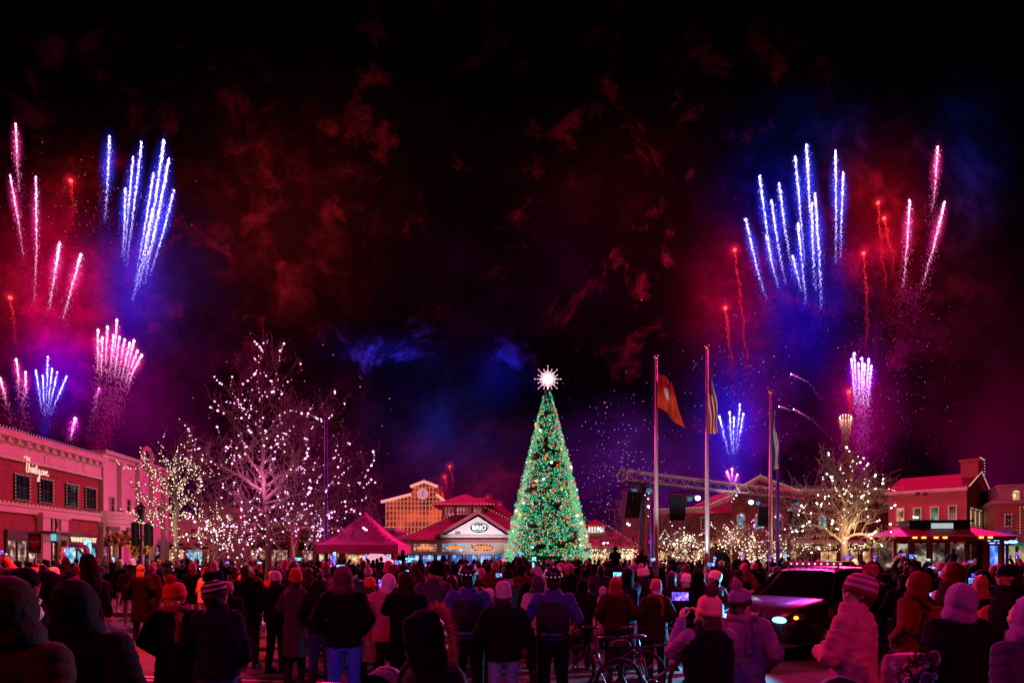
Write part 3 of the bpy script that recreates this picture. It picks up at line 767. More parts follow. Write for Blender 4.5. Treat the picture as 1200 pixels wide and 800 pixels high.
    # neon script, handwriting as bent tube strokes in an em of 10 x 4
    ST = [[(0,3.6),(.6,3.9),(1.6,3.7),(2.2,3.8)],[(1.2,3.8),(1.0,2.4),(.8,1.0),(1.1,.6)],[(1.6,.7),(1.9,2.4),(2.0,3.4),(1.8,3.5),(1.8,2.0),(1.7,.7),(2.1,1.9),(2.5,1.8),(2.5,.8),(2.9,.8)],
          [(2.9,.8),(3.1,1.9),(3.1,.9),(3.4,.8)],[(3.1,2.4),(3.15,2.55)],[(3.4,.8),(3.6,1.9),(3.9,1.7),(3.9,1.9),(3.8,.8),(4.1,.7)],[(4.1,.7),(4.5,1.9),(4.7,3.1),(4.6,1.6),(4.5,.8),(4.9,.7)],[(4.2,2.1),(5.0,2.3)],
          [(5.1,1.8),(5.1,.9),(5.5,.8),(5.8,1.8),(5.8,.3),(5.5,-.9),(5.0,-.9),(5.3,0),(6.2,.8)],[(6.9,1.7),(6.5,1.6),(6.4,.9),(6.9,.7),(7.3,1.2),(7.0,1.7)],[(7.4,.8),(7.6,1.7),(7.6,.8),(7.9,1.7),(8.2,1.5),(8.2,.8)],
          [(8.4,1.2),(8.9,1.4),(8.8,1.8),(8.4,1.5),(8.5,.8),(9.1,.7),(9.5,1.0)]]
    xa, xb = S(25), S(54.5); k = (xb-xa)/9.6; zb = Z(40, 556); nb = MB()
    for st in ST: nb.tube([(xa+x*k, -.16, zb+(y-.5)*k*1.15) for x, y in st], .03, 5)
    nb.build('neon_script_sign', glow('neon_pink', (1., .50, .42), 1.3), rt)
    # wall lamps
    for px in (66, 118):
        l = MB(); x = S(px); z = Z(px, 640 if px < 100 else 640); l.box(x-.1, x+.1, -.62, -.36, z, z+.4); l.build('wall_lamp', IRON, rt)
    # ---- cream corner block
    fr2 = Frame(-29.45, fr.o.y, 95); s1 += .02
    r2 = thing('cream_corner_building', 'cream stucco building with fluted piers and a curved balcony beside the red brick shops', 'building', fr.o, fr.t)
    e = S(198); zt3 = Z(150, 537)
    boxpart('wall', STUCCO, r2, (s1+.2, e, .05, 8, 0, zt3-.5))
    b = MB(); b.box(s1+.2, e+.1, -.2, 8, zt3-.5, zt3-.2); b.box(s1+.2, e+.2, -.4, 8, zt3-.2, zt3); b.build('cornice', STUCCO, r2)
    p = MB()
    for px in (117, 138.5, 160, 176, 190): x = S(px); p.box(x, x+.7, -.25, .048, Z(150, 600) if px in (138.5,) else .1, zt3-.51)
    p.build('pier', STUCCO, r2)
    for a, c in ((123,127),(129,133),(142.5,146.5),(148,152),(179,182),(183.5,186),(188,190.5),(192.5,195)):
        y0, y1 = 581+(a-123)*.15, 600-(a-123)*.05 if a < 160 else 597
        if a > 160: y0, y1 = 592, 604
        window(fr, r2, S(a), S(c), Z(a, y1), Z(a, y0), GLASSD, STUCCO, 1, 2)
    bal = MB(); xa, xb = S(115), S(155); n = 14; xc = (xa+xb)/2; hw = (xb-xa)/2
    zb0, zb1 = Z(134, 618), Z(134, 601)
    for (rr, za, zb) in ((1.0, zb0+.5, zb1-.5), (1.06, zb1-.5, zb1-.25), (1.12, zb1-.25, zb1), (1.05, zb0+.25, zb0+.5), (.93, zb0, zb0+.25)):
        vs = []
        for z in (za, zb):
            for i in range(n+1): a = pi*i/n; vs.append((xc-hw*rr*cos(a), -1.35*rr*sin(a)+.05, z))
        m_ = n+1; bal.add(vs, [(i, i+1, m_+i+1, m_+i) for i in range(n)] + [tuple(range(m_))[::-1], tuple(m_+i for i in range(m_))])
    bal.build('curved_balcony', STUCCO, r2)
    lights_line((s1+.2, -.42, zt3+.03), (e, -.42, zt3+.03), .28, .032, LINEP, r2)
    for px in (119, 142):
        c = MB(); x = S(px); c.tube([(x+.4, -.9, 0), (x+.4, -.9, zb0)], [.34,.28], 14); c.box(x, x+.8, -1.3, -.5, zb0-.25, zb0-.004); c.build('column', STUCCO, r2, False)
    for a, c, g in ((127,138,SHOPLIT),(160,170,SHOPBLUE),(172,186,SHOPLIT)):
        w = boxpart('shop_window', DARKF, r2, (S(a), S(c), -.1, .04, Z(150,640), Z(150,637)), (S(a), S(a)+.15, -.1, .04, .1, Z(150,640)), (S(c)-.15, S(c), -.1, .04, .1, Z(150,640)))
        q = MB(); q.quad((S(a),.0,.1),(S(c),.0,.1),(S(c),.0,Z(150,640)),(S(a),.0,Z(150,640))); q.build('pane', g, w)
    o = MB(); x = S(168); z = Z(168, 539); o.torus((x, -.3, z+.2), .8, .16, 'y', 20, 6); o.build('roof_medallion', STUCCO, r2)
    return fr
frL = building_left()

def far_shops():
    # low dim shops between the trees on the far side of the plaza
    for (pa, pb, Y, ptop, lab, m) in ((196,262,62,612,'low cream shop with lit windows behind the wrapped tree','c'),(262,340,66,618,'long low shop with striped awnings behind the big lit tree','b'),(340,462,70,622,'dim brown shop between the big lit tree and the clock pavilion','b')):
        fr = Frame(at(pa,0,Y).x, Y, 0); rt = thing('shop_building', lab, 'building', fr.o, fr.t); w = (pb-pa)/F*Y; zt = fr.z(pa, ptop)
        boxpart('wall', STUCCO if m == 'c' else BRICKB, rt, (0, w, 0, 9, 0, zt)); boxpart('cornice', STUCCO, rt, (-.2, w+.1, -.3, 9, zt+.002, zt+.35))
        lights_line((0, -.35, zt+.4), (w, -.35, zt+.4), .5, .06, LINEW, rt)
        n = max(3, int(w/2.4)); rng = random.Random(pa)
        for i in range(n):
            x = w*(i+.12)/n; x2 = w*(i+.88)/n; window(fr, rt, x, x2, .5, 2.9, rng.choice([SHOPLIT, SHOPBLUE, SHOPBLUE, SHOPMIX]), DARKF, 3, 1, name='shop_window')
            if zt > 5: window(fr, rt, x+.3, x2-.3, 3.9, min(zt-.6, 5.1), GLASSD, WOODW, 2, 2)
            a = MB(); a.add([(x-.1,-.05,3.5),(x2+.1,-.05,3.5),(x2+.1,-1.1,3.0),(x-.1,-1.1,3.0)], [(0,1,2,3)]); a.build('awning', FAB['tan'] if i % 2 else FAB['maroon'], rt)
    # tiered little pavilion at px 262-280
    Y = 58; fr = Frame(at(262,0,Y).x, Y, 0); rt = thing('tiered_pavilion', 'small tiered pavilion roof with warm light lines seen through the big lit tree', 'building', (at(270,0,Y).x, Y, 0))
    boxpart('wall', BRICKB, rt, (-1.3,1.3,-1.3,1.3,0,4.2))
    for i, (z, w) in enumerate(((4.2,2.2),(5.0,1.7),(5.8,1.2))):
        mb = MB(); a = w*.55; mb.add([(-w,-w,z),(w,-w,z),(w,w,z),(-w,w,z),(-a,-a,z+.75),(a,-a,z+.75),(a,a,z+.75),(-a,a,z+.75)], [(0,1,5,4),(1,2,6,5),(2,3,7,6),(3,0,4,7),(4,5,6,7),(0,3,2,1)])
        r_ = mb.build('roof', ROOFM, rt); lights_line((-w,-w-.03,z), (w,-w-.03,z), .28, .05, LINEW, r_)
far_shops()

def hip(mb, x0, x1, y0, y1, z0, z1, k):
    """hip roof whose ridge is inset by k at each end"""
    ym = (y0+y1)/2
    mb.add([(x0,y0,z0),(x1,y0,z0),(x1,y1,z0),(x0,y1,z0),(x0+k,ym,z1),(x1-k,ym,z1)], [(0,1,5,4),(1,2,5),(2,3,4,5),(3,0,4),(0,3,2,1)])

def restaurant():
    Y = 58; fr = Frame(at(467,0,Y).x, Y, 0); Z = lambda py: H+(HY-py)/F*Y; S = lambda px: (px-467)/F*Y
    rt = thing('restaurant_building', 'restaurant with maroon hipped roof, windowed cupola and white gable carrying an oval sign', 'building', fr.o)
    w = S(645); zw = Z(634)
    boxpart('wall', mat('cream_siding', (.5,.45,.36), .8, .12, 2, .2), rt, (.6, w-.6, .0, 14, 0, zw))
    mb = MB(); hip(mb, 0, w, -1, 15, zw, Z(600)+2.0, 8.0); r_ = mb.build('roof', ROOFM, rt)
    eb = MB(); eb.box(-.05, w+.05, -1.12, -1.0, zw-.12, zw+.15); eb.build('eave', mat('eave_trim', (.3,.1,.1), .7, .1), rt)
    ridge = (8.0, 7, Z(600)+2.0)
    lights_line((0,-1.05,zw+.2), (8*.93,6.0,zw+(ridge[2]-zw)*.9), .4, .05, LINEW, rt); lights_line((w,-1.05,zw+.2), (w-8*.93,6.0,zw+(ridge[2]-zw)*.9), .4, .05, LINEW, rt)
    # cupola
    c0, c1 = S(513), S(566); za, zb = Z(604), Z(588); yc0 = 3.6
    cu = MB(); cu.box(c0, c1, yc0, yc0+5, za-2.2, zb); cu.build('cupola', BRICKP, rt)
    f2 = Frame(0,0,0)
    sub = bpy.data.objects.new('cupola_front', None)
    for a, b, n in ((516,528,3),(531,549,5),(552,562,3)):
        m2 = MB(); x0, x1 = S(a), S(b); 
        for i in range(n+1): x = x0+(x1-x0)*i/n; m2.box(x-.06, x+.06, yc0-.1, yc0-.003, za+.1, zb-.15)
        m2.box(x0, x1, yc0-.11, yc0-.004, za+.05, za+.2); m2.box(x0, x1, yc0-.11, yc0-.004, zb-.25, zb-.1); m2.box(x0, x1, yc0-.11, yc0-.004, (za+zb)/2-.04, (za+zb)/2+.04)
        wd = m2.build('window', WOODW, rt); q = MB(); q.quad((x0,yc0-.02,za+.1),(x1,yc0-.02,za+.1),(x1,yc0-.02,zb-.15),(x0,yc0-.02,zb-.15)); q.build('pane', screen('pane_rose', (.05,.02,.03), (.5,.06,.12), (.9,.5,.6), .9, .9, 3), wd)
    m3 = MB(); hip(m3, c0-.9, c1+.9, yc0-.9, yc0+5.9, zb, Z(574.5)+.3, 2.9); m3.build('cupola_roof', ROOFM, rt); lights_line((c0-.9,yc0-.95,zb+.05),(c1+.9,yc0-.95,zb+.05), .3, .05, LINEW, rt)
    # gable
    g0, g1, gc = S(518), S(598), S(561); zg0, zg1 = Z(630), Z(606); yf = -1.3
    g = MB(); g.add([(g0,yf,zg0),(g1,yf,zg0),(gc,yf,zg1),(g0,2.5,zg0),(g1,2.5,zg0),(gc,2.5,zg1)], [(0,1,2),(3,5,4),(0,3,4,1),(1,4,5,2),(2,5,3,0)])
    gb = g.build('gable', mat('white_panel', (.75,.72,.75), .6, .08, 2, .1), rt)
    rr = MB()
    for a, b in (((g0-.5,zg0-.12),(gc,zg1+.25)),((gc,zg1+.25),(g1+.5,zg0-.12))):
        rr.add([(a[0],yf-.35,a[1]),(b[0],yf-.35,b[1]),(b[0],3.5,b[1]),(a[0],3.5,a[1]),(a[0],yf-.35,a[1]+.28),(b[0],yf-.35,b[1]+.28),(b[0],3.5,b[1]+.28),(a[0],3.5,a[1]+.28)], [(0,1,5,4),(4,5,6,7),(0,3,2,1),(1,2,6,5),(3,0,4,7)])
    rr.build('gable_roof', ROOFM, rt)
    boxpart('gable_trim', WOODW, rt, (g0, g1, yf-.12, yf-.004, zg0, zg0+.22))
    so = MB(); cx, cz = S(562.5), Z(619.5); N_ = 28
    for sc_, yy, i in ((1.0, yf-.16, 0), (.9, yf-.175, 1)):
        so.cur = i; so.add([(cx+.85*sc_*1.0*cos(2*pi*k/N_), yy, cz+.43*sc_*sin(2*pi*k/N_)) for k in range(N_)], [tuple(range(N_))])
    so.cur = 0; so.torus((0,0,0), 1, .0001, 'y', 4, 3)
    sg = so.build('oval_sign', [glow('sign_rim', (.8,.95,.8), .8), mat('sign_green_black', (.005,.02,.015), .4, 0)], rt)
    t = link('sign_lettering', text_mesh('BRIO', .55, glow('sign_white', (1,1,1), 2.0), .01, bold=.012), sg); t.location = (cx, yf-.2, cz+.03); t.rotation_euler = (R(90),0,0)
    t = link('sign_lettering', text_mesh('TUSCAN GRILLE', .12, glow('sign_white', (1,1,1), 2.0), .005), sg); t.location = (cx, yf-.2, cz-.25); t.rotation_euler = (R(90),0,0)
    boxpart('vent_plate', mat('vent_grey', (.2,.2,.22), .6, .1), rt, (S(535), S(541), yf-.03, yf-.003, Z(626), Z(623)))
    lamp('SPOT', 'gable_floodlight', tuple(fr.o + Vector((gc, -7, 1.5))), (1., .8, .95), 2200, .3, tuple(fr.o + Vector((gc, yf, (zg0+zg1)/2))), 60, .6)
    # window wall: three grids with oval lamps over a glazed ground floor
    for a, b in ((485,512),(518.5,545.5),(552,579)):
        w_ = window(fr, rt, S(a), S(b), Z(645.5), Z(637), SHOPMIX if a != 518.5 else SHOPBLUE, WOODW, 8, 3, None, .08)
        o = MB(); o.ell(((S(a)+S(b))/2, -.2, Z(641.5)), (.8, .05, .16), None, 16, 6); o.build('oval_panel', glow('amber_panel', (1.,.25,.05), 1.2), w_)
    boxpart('awning_rail', WOODW, rt, (.6, w-.6, -.25, -.1, Z(649), Z(647.5)))
    SB = screen('dining_room', (.0,.02,.08), (.03,.15,.55), (.5,.75,1.), 1.2, 1.3, 5)
    for i in range(9):
        x = .9+i*(w-2)/9; window(fr, rt, x, x+(w-2)/9-.35, .3, Z(650), SB, DARKF, 2, 1, name='shop_window')
restaurant()

def clock_pavilion():
    Y = 82; fr = Frame(at(452,0,Y).x, Y, 0); Z = lambda py: H+(HY-py)/F*Y; S = lambda px: (px-452)/F*Y
    rt = thing('clock_pavilion', 'glazed steel pavilion glowing orange red behind lattice with a round clock in its tower', 'building', fr.o)
    red = screen('pavilion_glow', (.05,.003,.0), (.45,.02,.01), (1.,.09,.02), .8, .35, 4)
    x0, x1, x2, x3 = S(452), S(482), S(511), S(520)
    c = MB(); prof = [(x0,0),(x3,0),(x3,Z(589)),(x2,Z(580)),(x2,Z(569)),(S(497),Z(565)),(S(484),Z(569)),(x1,Z(580)),(x0,Z(587))]
    n = len(prof); c.add([(x,.3,z) for x, z in prof]+[(x,10,z) for x, z in prof], [tuple(range(n)), tuple(range(n, 2*n))[::-1]]+[(i, (i+1) % n, (i+1) % n+n, i+n) for i in range(n)])
    c.build('glazing', red, rt)
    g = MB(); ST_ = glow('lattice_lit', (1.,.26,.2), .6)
    import bisect
    def top(x):
        P = [(x0,Z(587)),(x1,Z(580)),(x1+.01,Z(569)),(S(497),Z(565)),(x2,Z(569)),(x2+.01,Z(580)),(x3,Z(589))]
        for (a, za), (b, zb) in zip(P, P[1:]):
            if a <= x <= b: return za+(zb-za)*(x-a)/max(b-a, .01)
        return Z(589)
    k = 0
    for i in range(17):
        x = x0+(x3-x0)*i/16; g.box(x-.05, x+.05, .1, .2, 0, top(x))
    for py in (652,645,638,631,624,617,610,604,598,592,587): g.box(x0, x3, .08, .18, Z(py)-.05, Z(py)+.05)
    for py in (582,576,571): g.box(x1, x2, .08, .18, Z(py)-.05, Z(py)+.05)
    g.build('lattice', ST_, rt)
    f = MB()
    for (a, za, b, zb) in ((x0-.6,Z(588),x1,Z(579)),(S(481),Z(570),S(497),Z(564)),(S(497),Z(564),S(513),Z(570)),(x2,Z(579),x3+.4,Z(589))):
        f.tube([(a,-.1,za),(b,-.1,zb)], .18, 6)
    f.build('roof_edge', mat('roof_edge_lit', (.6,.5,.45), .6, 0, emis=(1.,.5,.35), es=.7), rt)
    ck = MB(); cx, cz = S(495.5), Z(578.5); ck.add([(cx+.6*1.0*cos(2*pi*k/24), -.12, cz+.6*sin(2*pi*k/24)) for k in range(24)], [tuple(range(24))])
    for v_ in range(24): pass
    ck2 = MB(); ck2.torus((cx,-.15,cz), .62, .1, 'y', 26, 6); q = ck2.build('clock', glow('clock_rim', (1.,.25,.3), .9), rt)
    ck.build('clock_face', glow('clock_face', (1.,.45,.6), .55), q); h = MB(); h.tube([(cx,-.16,cz),(cx+.12,-.16,cz+.45)], .04, 4); h.tube([(cx,-.16,cz),(cx-.02,-.16,cz-.3)], .05, 4); h.build('clock_hand', DARKF, q)
    s = MB(); s.tube([(S(497),0,Z(565)),(S(497),0,Z(561))], .06, 4); s.build('finial', glow('finial_blue', (.2,.2,1.), 1.), rt)
clock_pavilion()

def small_pavilion():
    Y = 56; Z = lambda py: H+(HY-py)/F*Y; S = lambda px: (px-690)/F*Y
    rt = thing('cafe_building', 'small shop with hipped roof and glazed lantern just behind the christmas tree', 'building', at(690,0,Y)*Vector((1,1,0)) if False else (at(690,0,Y).x, Y, 0))
    boxpart('wall', STUCCO, rt, (0, S(742), 0, 5, 0, Z(641))); fr = Frame(0,0,0)
    for i in range(5): window(fr, rt, .2+i*.76, .75+i*.76, .4, 2.4, SHOPLIT, WOODW, 1, 2, name='shop_window')
    mb = MB(); hip(mb, -.6, S(748), -.7, 5.7, Z(641), Z(621), 1.3); mb.build('roof', ROOFM, rt)
    b = MB(); b.box(S(691), S(712), 1.5, 3.5, Z(630), Z(615)); b.build('lantern', WOODW, rt)
    for i in range(6): x = S(692)+i*.25; q = MB(); q.quad((x,1.48,Z(623)),(x+.18,1.48,Z(623)),(x+.18,1.48,Z(616)),(x,1.48,Z(616))); q.build('pane', screen('lantern_pane', (.3,.25,.25), (.7,.6,.55), (1.,.95,.85), 1., 1., 2), rt)
    m = MB(); hip(m, S(688), S(716), 1.1, 3.9, Z(615), Z(606), 1.0); m.build('lantern_roof', ROOFRED, rt)
    lights_line((S(688),1.05,Z(615)),(S(716),1.05,Z(615)), .25, .04, LINEW, rt); lights_line((-.6,-.75,Z(640.5)),(S(748),-.75,Z(640.5)), .25, .05, LINEW, rt)
    lb = MB(); rng = random.Random(4)
    for i in range(160): lb.octa((rng.uniform(0, S(745)), -.8+rng.uniform(-.3,.2), rng.uniform(Z(653), Z(643))), .045)
    lb.build('light_curtain', BULBW, rt)
    lights_line((S(716),1.0,Z(616)),(S(748),-.7,Z(640)), .25, .05, LINEW, rt)
small_pavilion()

def hall_building():
    Y = 60; Z = lambda py: H+(HY-py)/F*Y; S = lambda px: (px-760)/F*Y; ox = at(760,0,Y).x; fr = Frame(0,0,0)
    rt = thing('brick_hall', 'long brown brick hall with arched windows and light lines along its gables', 'building', (ox, Y, 0))
    w = S(1046); x8 = S(858); x9 = S(932)
    boxpart('wall', BRICKB, rt, (0, x8, .6, 14, 0, Z(600)), (x8, x9, 0, 14, 0, Z(580)), (x9, w, .4, 14, 0, Z(578)))
    g = MB(); gc = S(889); g.add([(x8,.002,Z(580)),(x9,.002,Z(580)),(gc,.002,Z(564)),(x8,14,Z(580)),(x9,14,Z(580)),(gc,14,Z(564))], [(0,1,2),(3,5,4),(1,4,5,2),(2,5,3,0)]); g.build('gable', BRICKB, rt)
    r_ = MB(); r_.add([(-.3,.1,Z(603)),(x8,.1,Z(600)),(x8,8,Z(588)),(-.3,8,Z(594))], [(0,1,2,3)]); r_.box(x9, w+.3, .0, 14, Z(577.9), Z(573)); r_.build('roof', ROOFM, rt)
    c = MB()
    for a, b in (((x8-.5,Z(583)),(gc,Z(562))),((gc,Z(562)),(x9+.5,Z(581))),((-.3,Z(603)),(S(820),Z(600))),((S(820),Z(600)),(x8,Z(585)))):
        c.add([(a[0],-.35,a[1]),(b[0],-.35,b[1]),(b[0],-.35,b[1]+.35),(a[0],-.35,a[1]+.35),(a[0],.2,a[1]),(b[0],.2,b[1]),(b[0],.2,b[1]+.35),(a[0],.2,a[1]+.35)], [(0,1,2,3),(3,2,6,7),(0,4,5,1)])
    c.box(x9, w+.4, -.3, .39, Z(577), Z(574)); c.build('cornice', STUCCO, rt)
    lb = MB()
    for a, b in (((x8-.5,Z(583)),(gc,Z(562))),((gc,Z(562)),(x9+.5,Z(581))),((-.3,Z(602)),(S(820),Z(599))),((S(820),Z(599)),(x8,Z(584)))):
        lights_line((a[0],-.42,a[1]+.36), (b[0],-.42,b[1]+.36), .22, .065, None, None, lb)
    lb.build('light_string', LINEW, rt)
    lights_line((x9,-.34,Z(573.5)),(w+.4,-.34,Z(573.5)), .22, .065, LINEW, rt); lights_line((x9,-.02,Z(579)),(w,-.02,Z(579)), .3, .04, LINEW, rt)
    lights_line((0,-1.3,Z(630)),(w,-1.3,Z(623)), .35, .05, LINEW, rt, sag=.3)
    for px in (948, 966, 989, 1010): window(Frame(0,0,0), rt, S(px-4), S(px+4), Z(618), Z(604), GLASSD if px != 966 else SHOPBLUE, WOODW, 2, 3, LINEW, -.38+.0, True) if False else None
    sub = thing('x', '', '', (0,0,0)); bpy.data.objects.remove(sub)
    for px in (800, 828, 868, 889, 912, 948, 966, 989, 1012):
        y = .6 if px < 858 else (.0 if px < 932 else .4)
        wd = window(fr, rt, S(px-4), S(px+4), Z(619), Z(606), SHOPBLUE if px in (966, 868, 889) else GLASSD, WOODW, 2, 3, LINEW, .05, px > 858); wd.location.y = y-.002
    for i in range(11):
        x = .4+i*(w-1)/11; wd = window(fr, rt, x, x+1.5, .3, 2.7, [SHOPLIT, SHOPMIX, SHOPLIT, GLASSD][i % 4], DARKF, 2, 1, name='shop_window'); wd.location.y = .6 if x < x8 else (0 if x < x9 else .4)
        if x < x8-1.6 or x > x9: pass
    boxpart('canopy', STUCCO, rt, (0, w, -1.6, -.01, Z(637), Z(633)))
    lb = MB(); rng = random.Random(8)
    for i in range(420): x = rng.uniform(0, w); lb.octa((x, -1.7, Z(637)-abs(rng.gauss(0, .35))), .05)
    lb.build('light_curtain', BULBW, rt)
hall_building()

def brick_house():
    fr = Frame(at(1041,0,50).x, 50, -45); S = fr.s; Z = fr.z
    rt = thing('brick_corner_house', 'rose brick corner house with pitched roof, end chimney and light traced gable', 'building', fr.o, fr.t)
    w = S(1133); ze = Z(1090, 573.5); zr = ze+.75; D = 9.; zch = ze+2.25
    boxpart('wall', BRICKP, rt, (0, w, 0, D, 0, ze))
    g = MB(); g.add([(w,0,ze),(w,D,ze),(w,D/2,zr+.6),(w-.3,0,ze),(w-.3,D,ze),(w-.3,D/2,zr+.6)], [(0,1,2),(3,5,4),(0,2,5,3),(1,4,5,2)]); g.build('gable', BRICKP, rt)
    r_ = MB(); r_.add([(-.2,-.35,ze-.02),(w+.15,-.35,ze-.02),(w+.15,D/2,zr+.75),(-.2,D/2,zr+.75),(w+.15,D+.35,ze-.02),(-.2,D+.35,ze-.02)], [(0,1,2,3),(3,2,4,5),(0,3,5)]); r_.build('roof', ROOFRED, rt)
    boxpart('eave', STUCCO, rt, (-.2, w+.1, -.42, -.004, ze-.25, ze-.03)); lights_line((-.2,-.46,ze-.05),(w,-.46,ze-.05), .18, .035, LINEP, rt); lights_line((w+.2,-.3,ze+.05),(w+.2,D/2,zr+.8), .2, .045, LINEW, rt); lights_line((w+.2,D/2,zr+.8),(w+.2,D,ze+.05), .2, .045, LINEW, rt)
    c = MB(); c.box(w-.9, w+.2, 3.0, 4.6, ze, zch); c.box(w-1.0, w+.3, 2.9, 4.7, zch, zch+.16); c.build('chimney', BRICKP, rt)
    lights_line((w+.34,2.9,zch+.2),(w+.34,4.7,zch+.2), .2, .045, LINEW, rt); lights_line((w+.34,4.7,zch+.2),(w+.34,4.7,zr+.6), .2, .045, LINEW, rt)
    for a, b, y0, y1 in ((1051.5,1059,596,613.5),(1071.5,1079,595.5,613),(1091.5,1099.5,594.5,612),(1112.5,1120.5,593,610.5)):
        window(fr, rt, S(a), S(b), Z(a, y1), Z(a, y0), SHOPLIT if a < 1060 else screen('window_green', (.01,.015,.015), (.05,.12,.08), (.3,.8,.5), .9, .8, 3), WOODW, 1, 2, LINEW, pitch=.16)
    # gable-side windows
    r2 = fr.t+pi/2
    for i in range(5):
        y = .8+i*1.65; wd = window(fr, rt, 0, .75, Z(1133,614), Z(1133,594)-.1, SHOPLIT, WOODW, 1, 2, LINEW, pitch=.2); wd.location = (w+.002, y, 0); wd.rotation_euler = (0,0,pi/2)
    f = MB(); f.box(-.1, w+.1, -.3, -.01, Z(1090,622), Z(1090,620)); f.build('string_course', STUCCO, rt)
    for i in range(3): x = .3+i*1.6; window(fr, rt, x, x+1.3, .4, 2.8, SHOPLIT, DARKF, 2, 1, name='shop_window')
    for px in (1078, 1087):
        l = MB(); x = S(px); z = Z(px, 577); l.tube([(x,-.4,z+.1),(x,-.7,z-.05)], .05, 6); l.box(x-.12, x+.12, -.85, -.6, z-.25, z-.05); l.build('flood_lamp', IRON, rt)
    # far right building with cornice and blue sign
    fr = Frame(at(1158,0,46).x, 46, -28); S = fr.s; Z = fr.z
    rt = thing('corner_store', 'dark brick store with arched dormer and cornice at the far right, blue lit sign below', 'building', fr.o, fr.t); w = S(1230)
    boxpart('wall', BRICKP, rt, (S(1166), w, 0, 8, 0, Z(1180, 590))); b = MB(); b.box(S(1166)-.2, w, -.3, 8, Z(1180,590)+.002, Z(1180,586)); b.box(S(1172), w, .5, 7, Z(1180,586)+.004, Z(1180,569)); b.box(S(1170), w, .3, 7, Z(1180,569)+.006, Z(1180,567)); b.build('parapet', mat('parapet_stone', (.35,.25,.28), .8, .15, 2, .2), rt)
    wd = window(fr, rt, S(1188.5), S(1197), Z(1190,588), Z(1190,577), SHOPLIT, WOODW, 2, 2, None, .05, True); wd.location.y = .498
    window(fr, rt, S(1178), S(1184.5), Z(1180,616), Z(1180,603), GLOWTEAL, WOODW, 2, 2, LINEW); lights_line((S(1195),-.1,Z(1195,624)),(S(1195),-.1,Z(1195,594)), .2, .04, LINEW, rt); lights_line((S(1195),-.1,Z(1195,594)),(w,-.1,Z(1205,596)), .2, .04, LINEW, rt)
    f = boxpart('shop_fascia', mat('fascia_blue', (.02,.03,.12), .5, 0, emis=(.03,.05,.5), es=.35), rt, (S(1160), S(1186), -.35, -.005, Z(1172,637), Z(1172,622)))
    t = link('sign_lettering', text_mesh('oica', 1.05, glow('sign_blue', (.25,.5,1.), 3.), .03, bold=.03), f); t.location = ((S(1160)+S(1186))/2, -.42, Z(1172,631)); t.rotation_euler = (R(90),0,0)
    for i, g in enumerate((screen('shop_blue_panel', (.0,.02,.2), (.05,.2,1.), (.5,.7,1.), 1., 1.2, 3), SHOPLIT, screen('shop_green', (.01,.05,.02), (.1,.35,.15), (.7,.9,.4), 1., 1.5, 4), SHOPLIT)):
        x = S(1160+i*11); window(fr, rt, x, x+.9, .3, Z(1172,639), g, DARKF, 1, 1, name='shop_window')
    boxpart('green_awning', mat('awning_green', (.02,.2,.1), .6, .1, emis=(.0,.3,.12), es=.3), rt, (S(1188), w, -.9, -.01, Z(1195,640), Z(1195,636)))
brick_house()
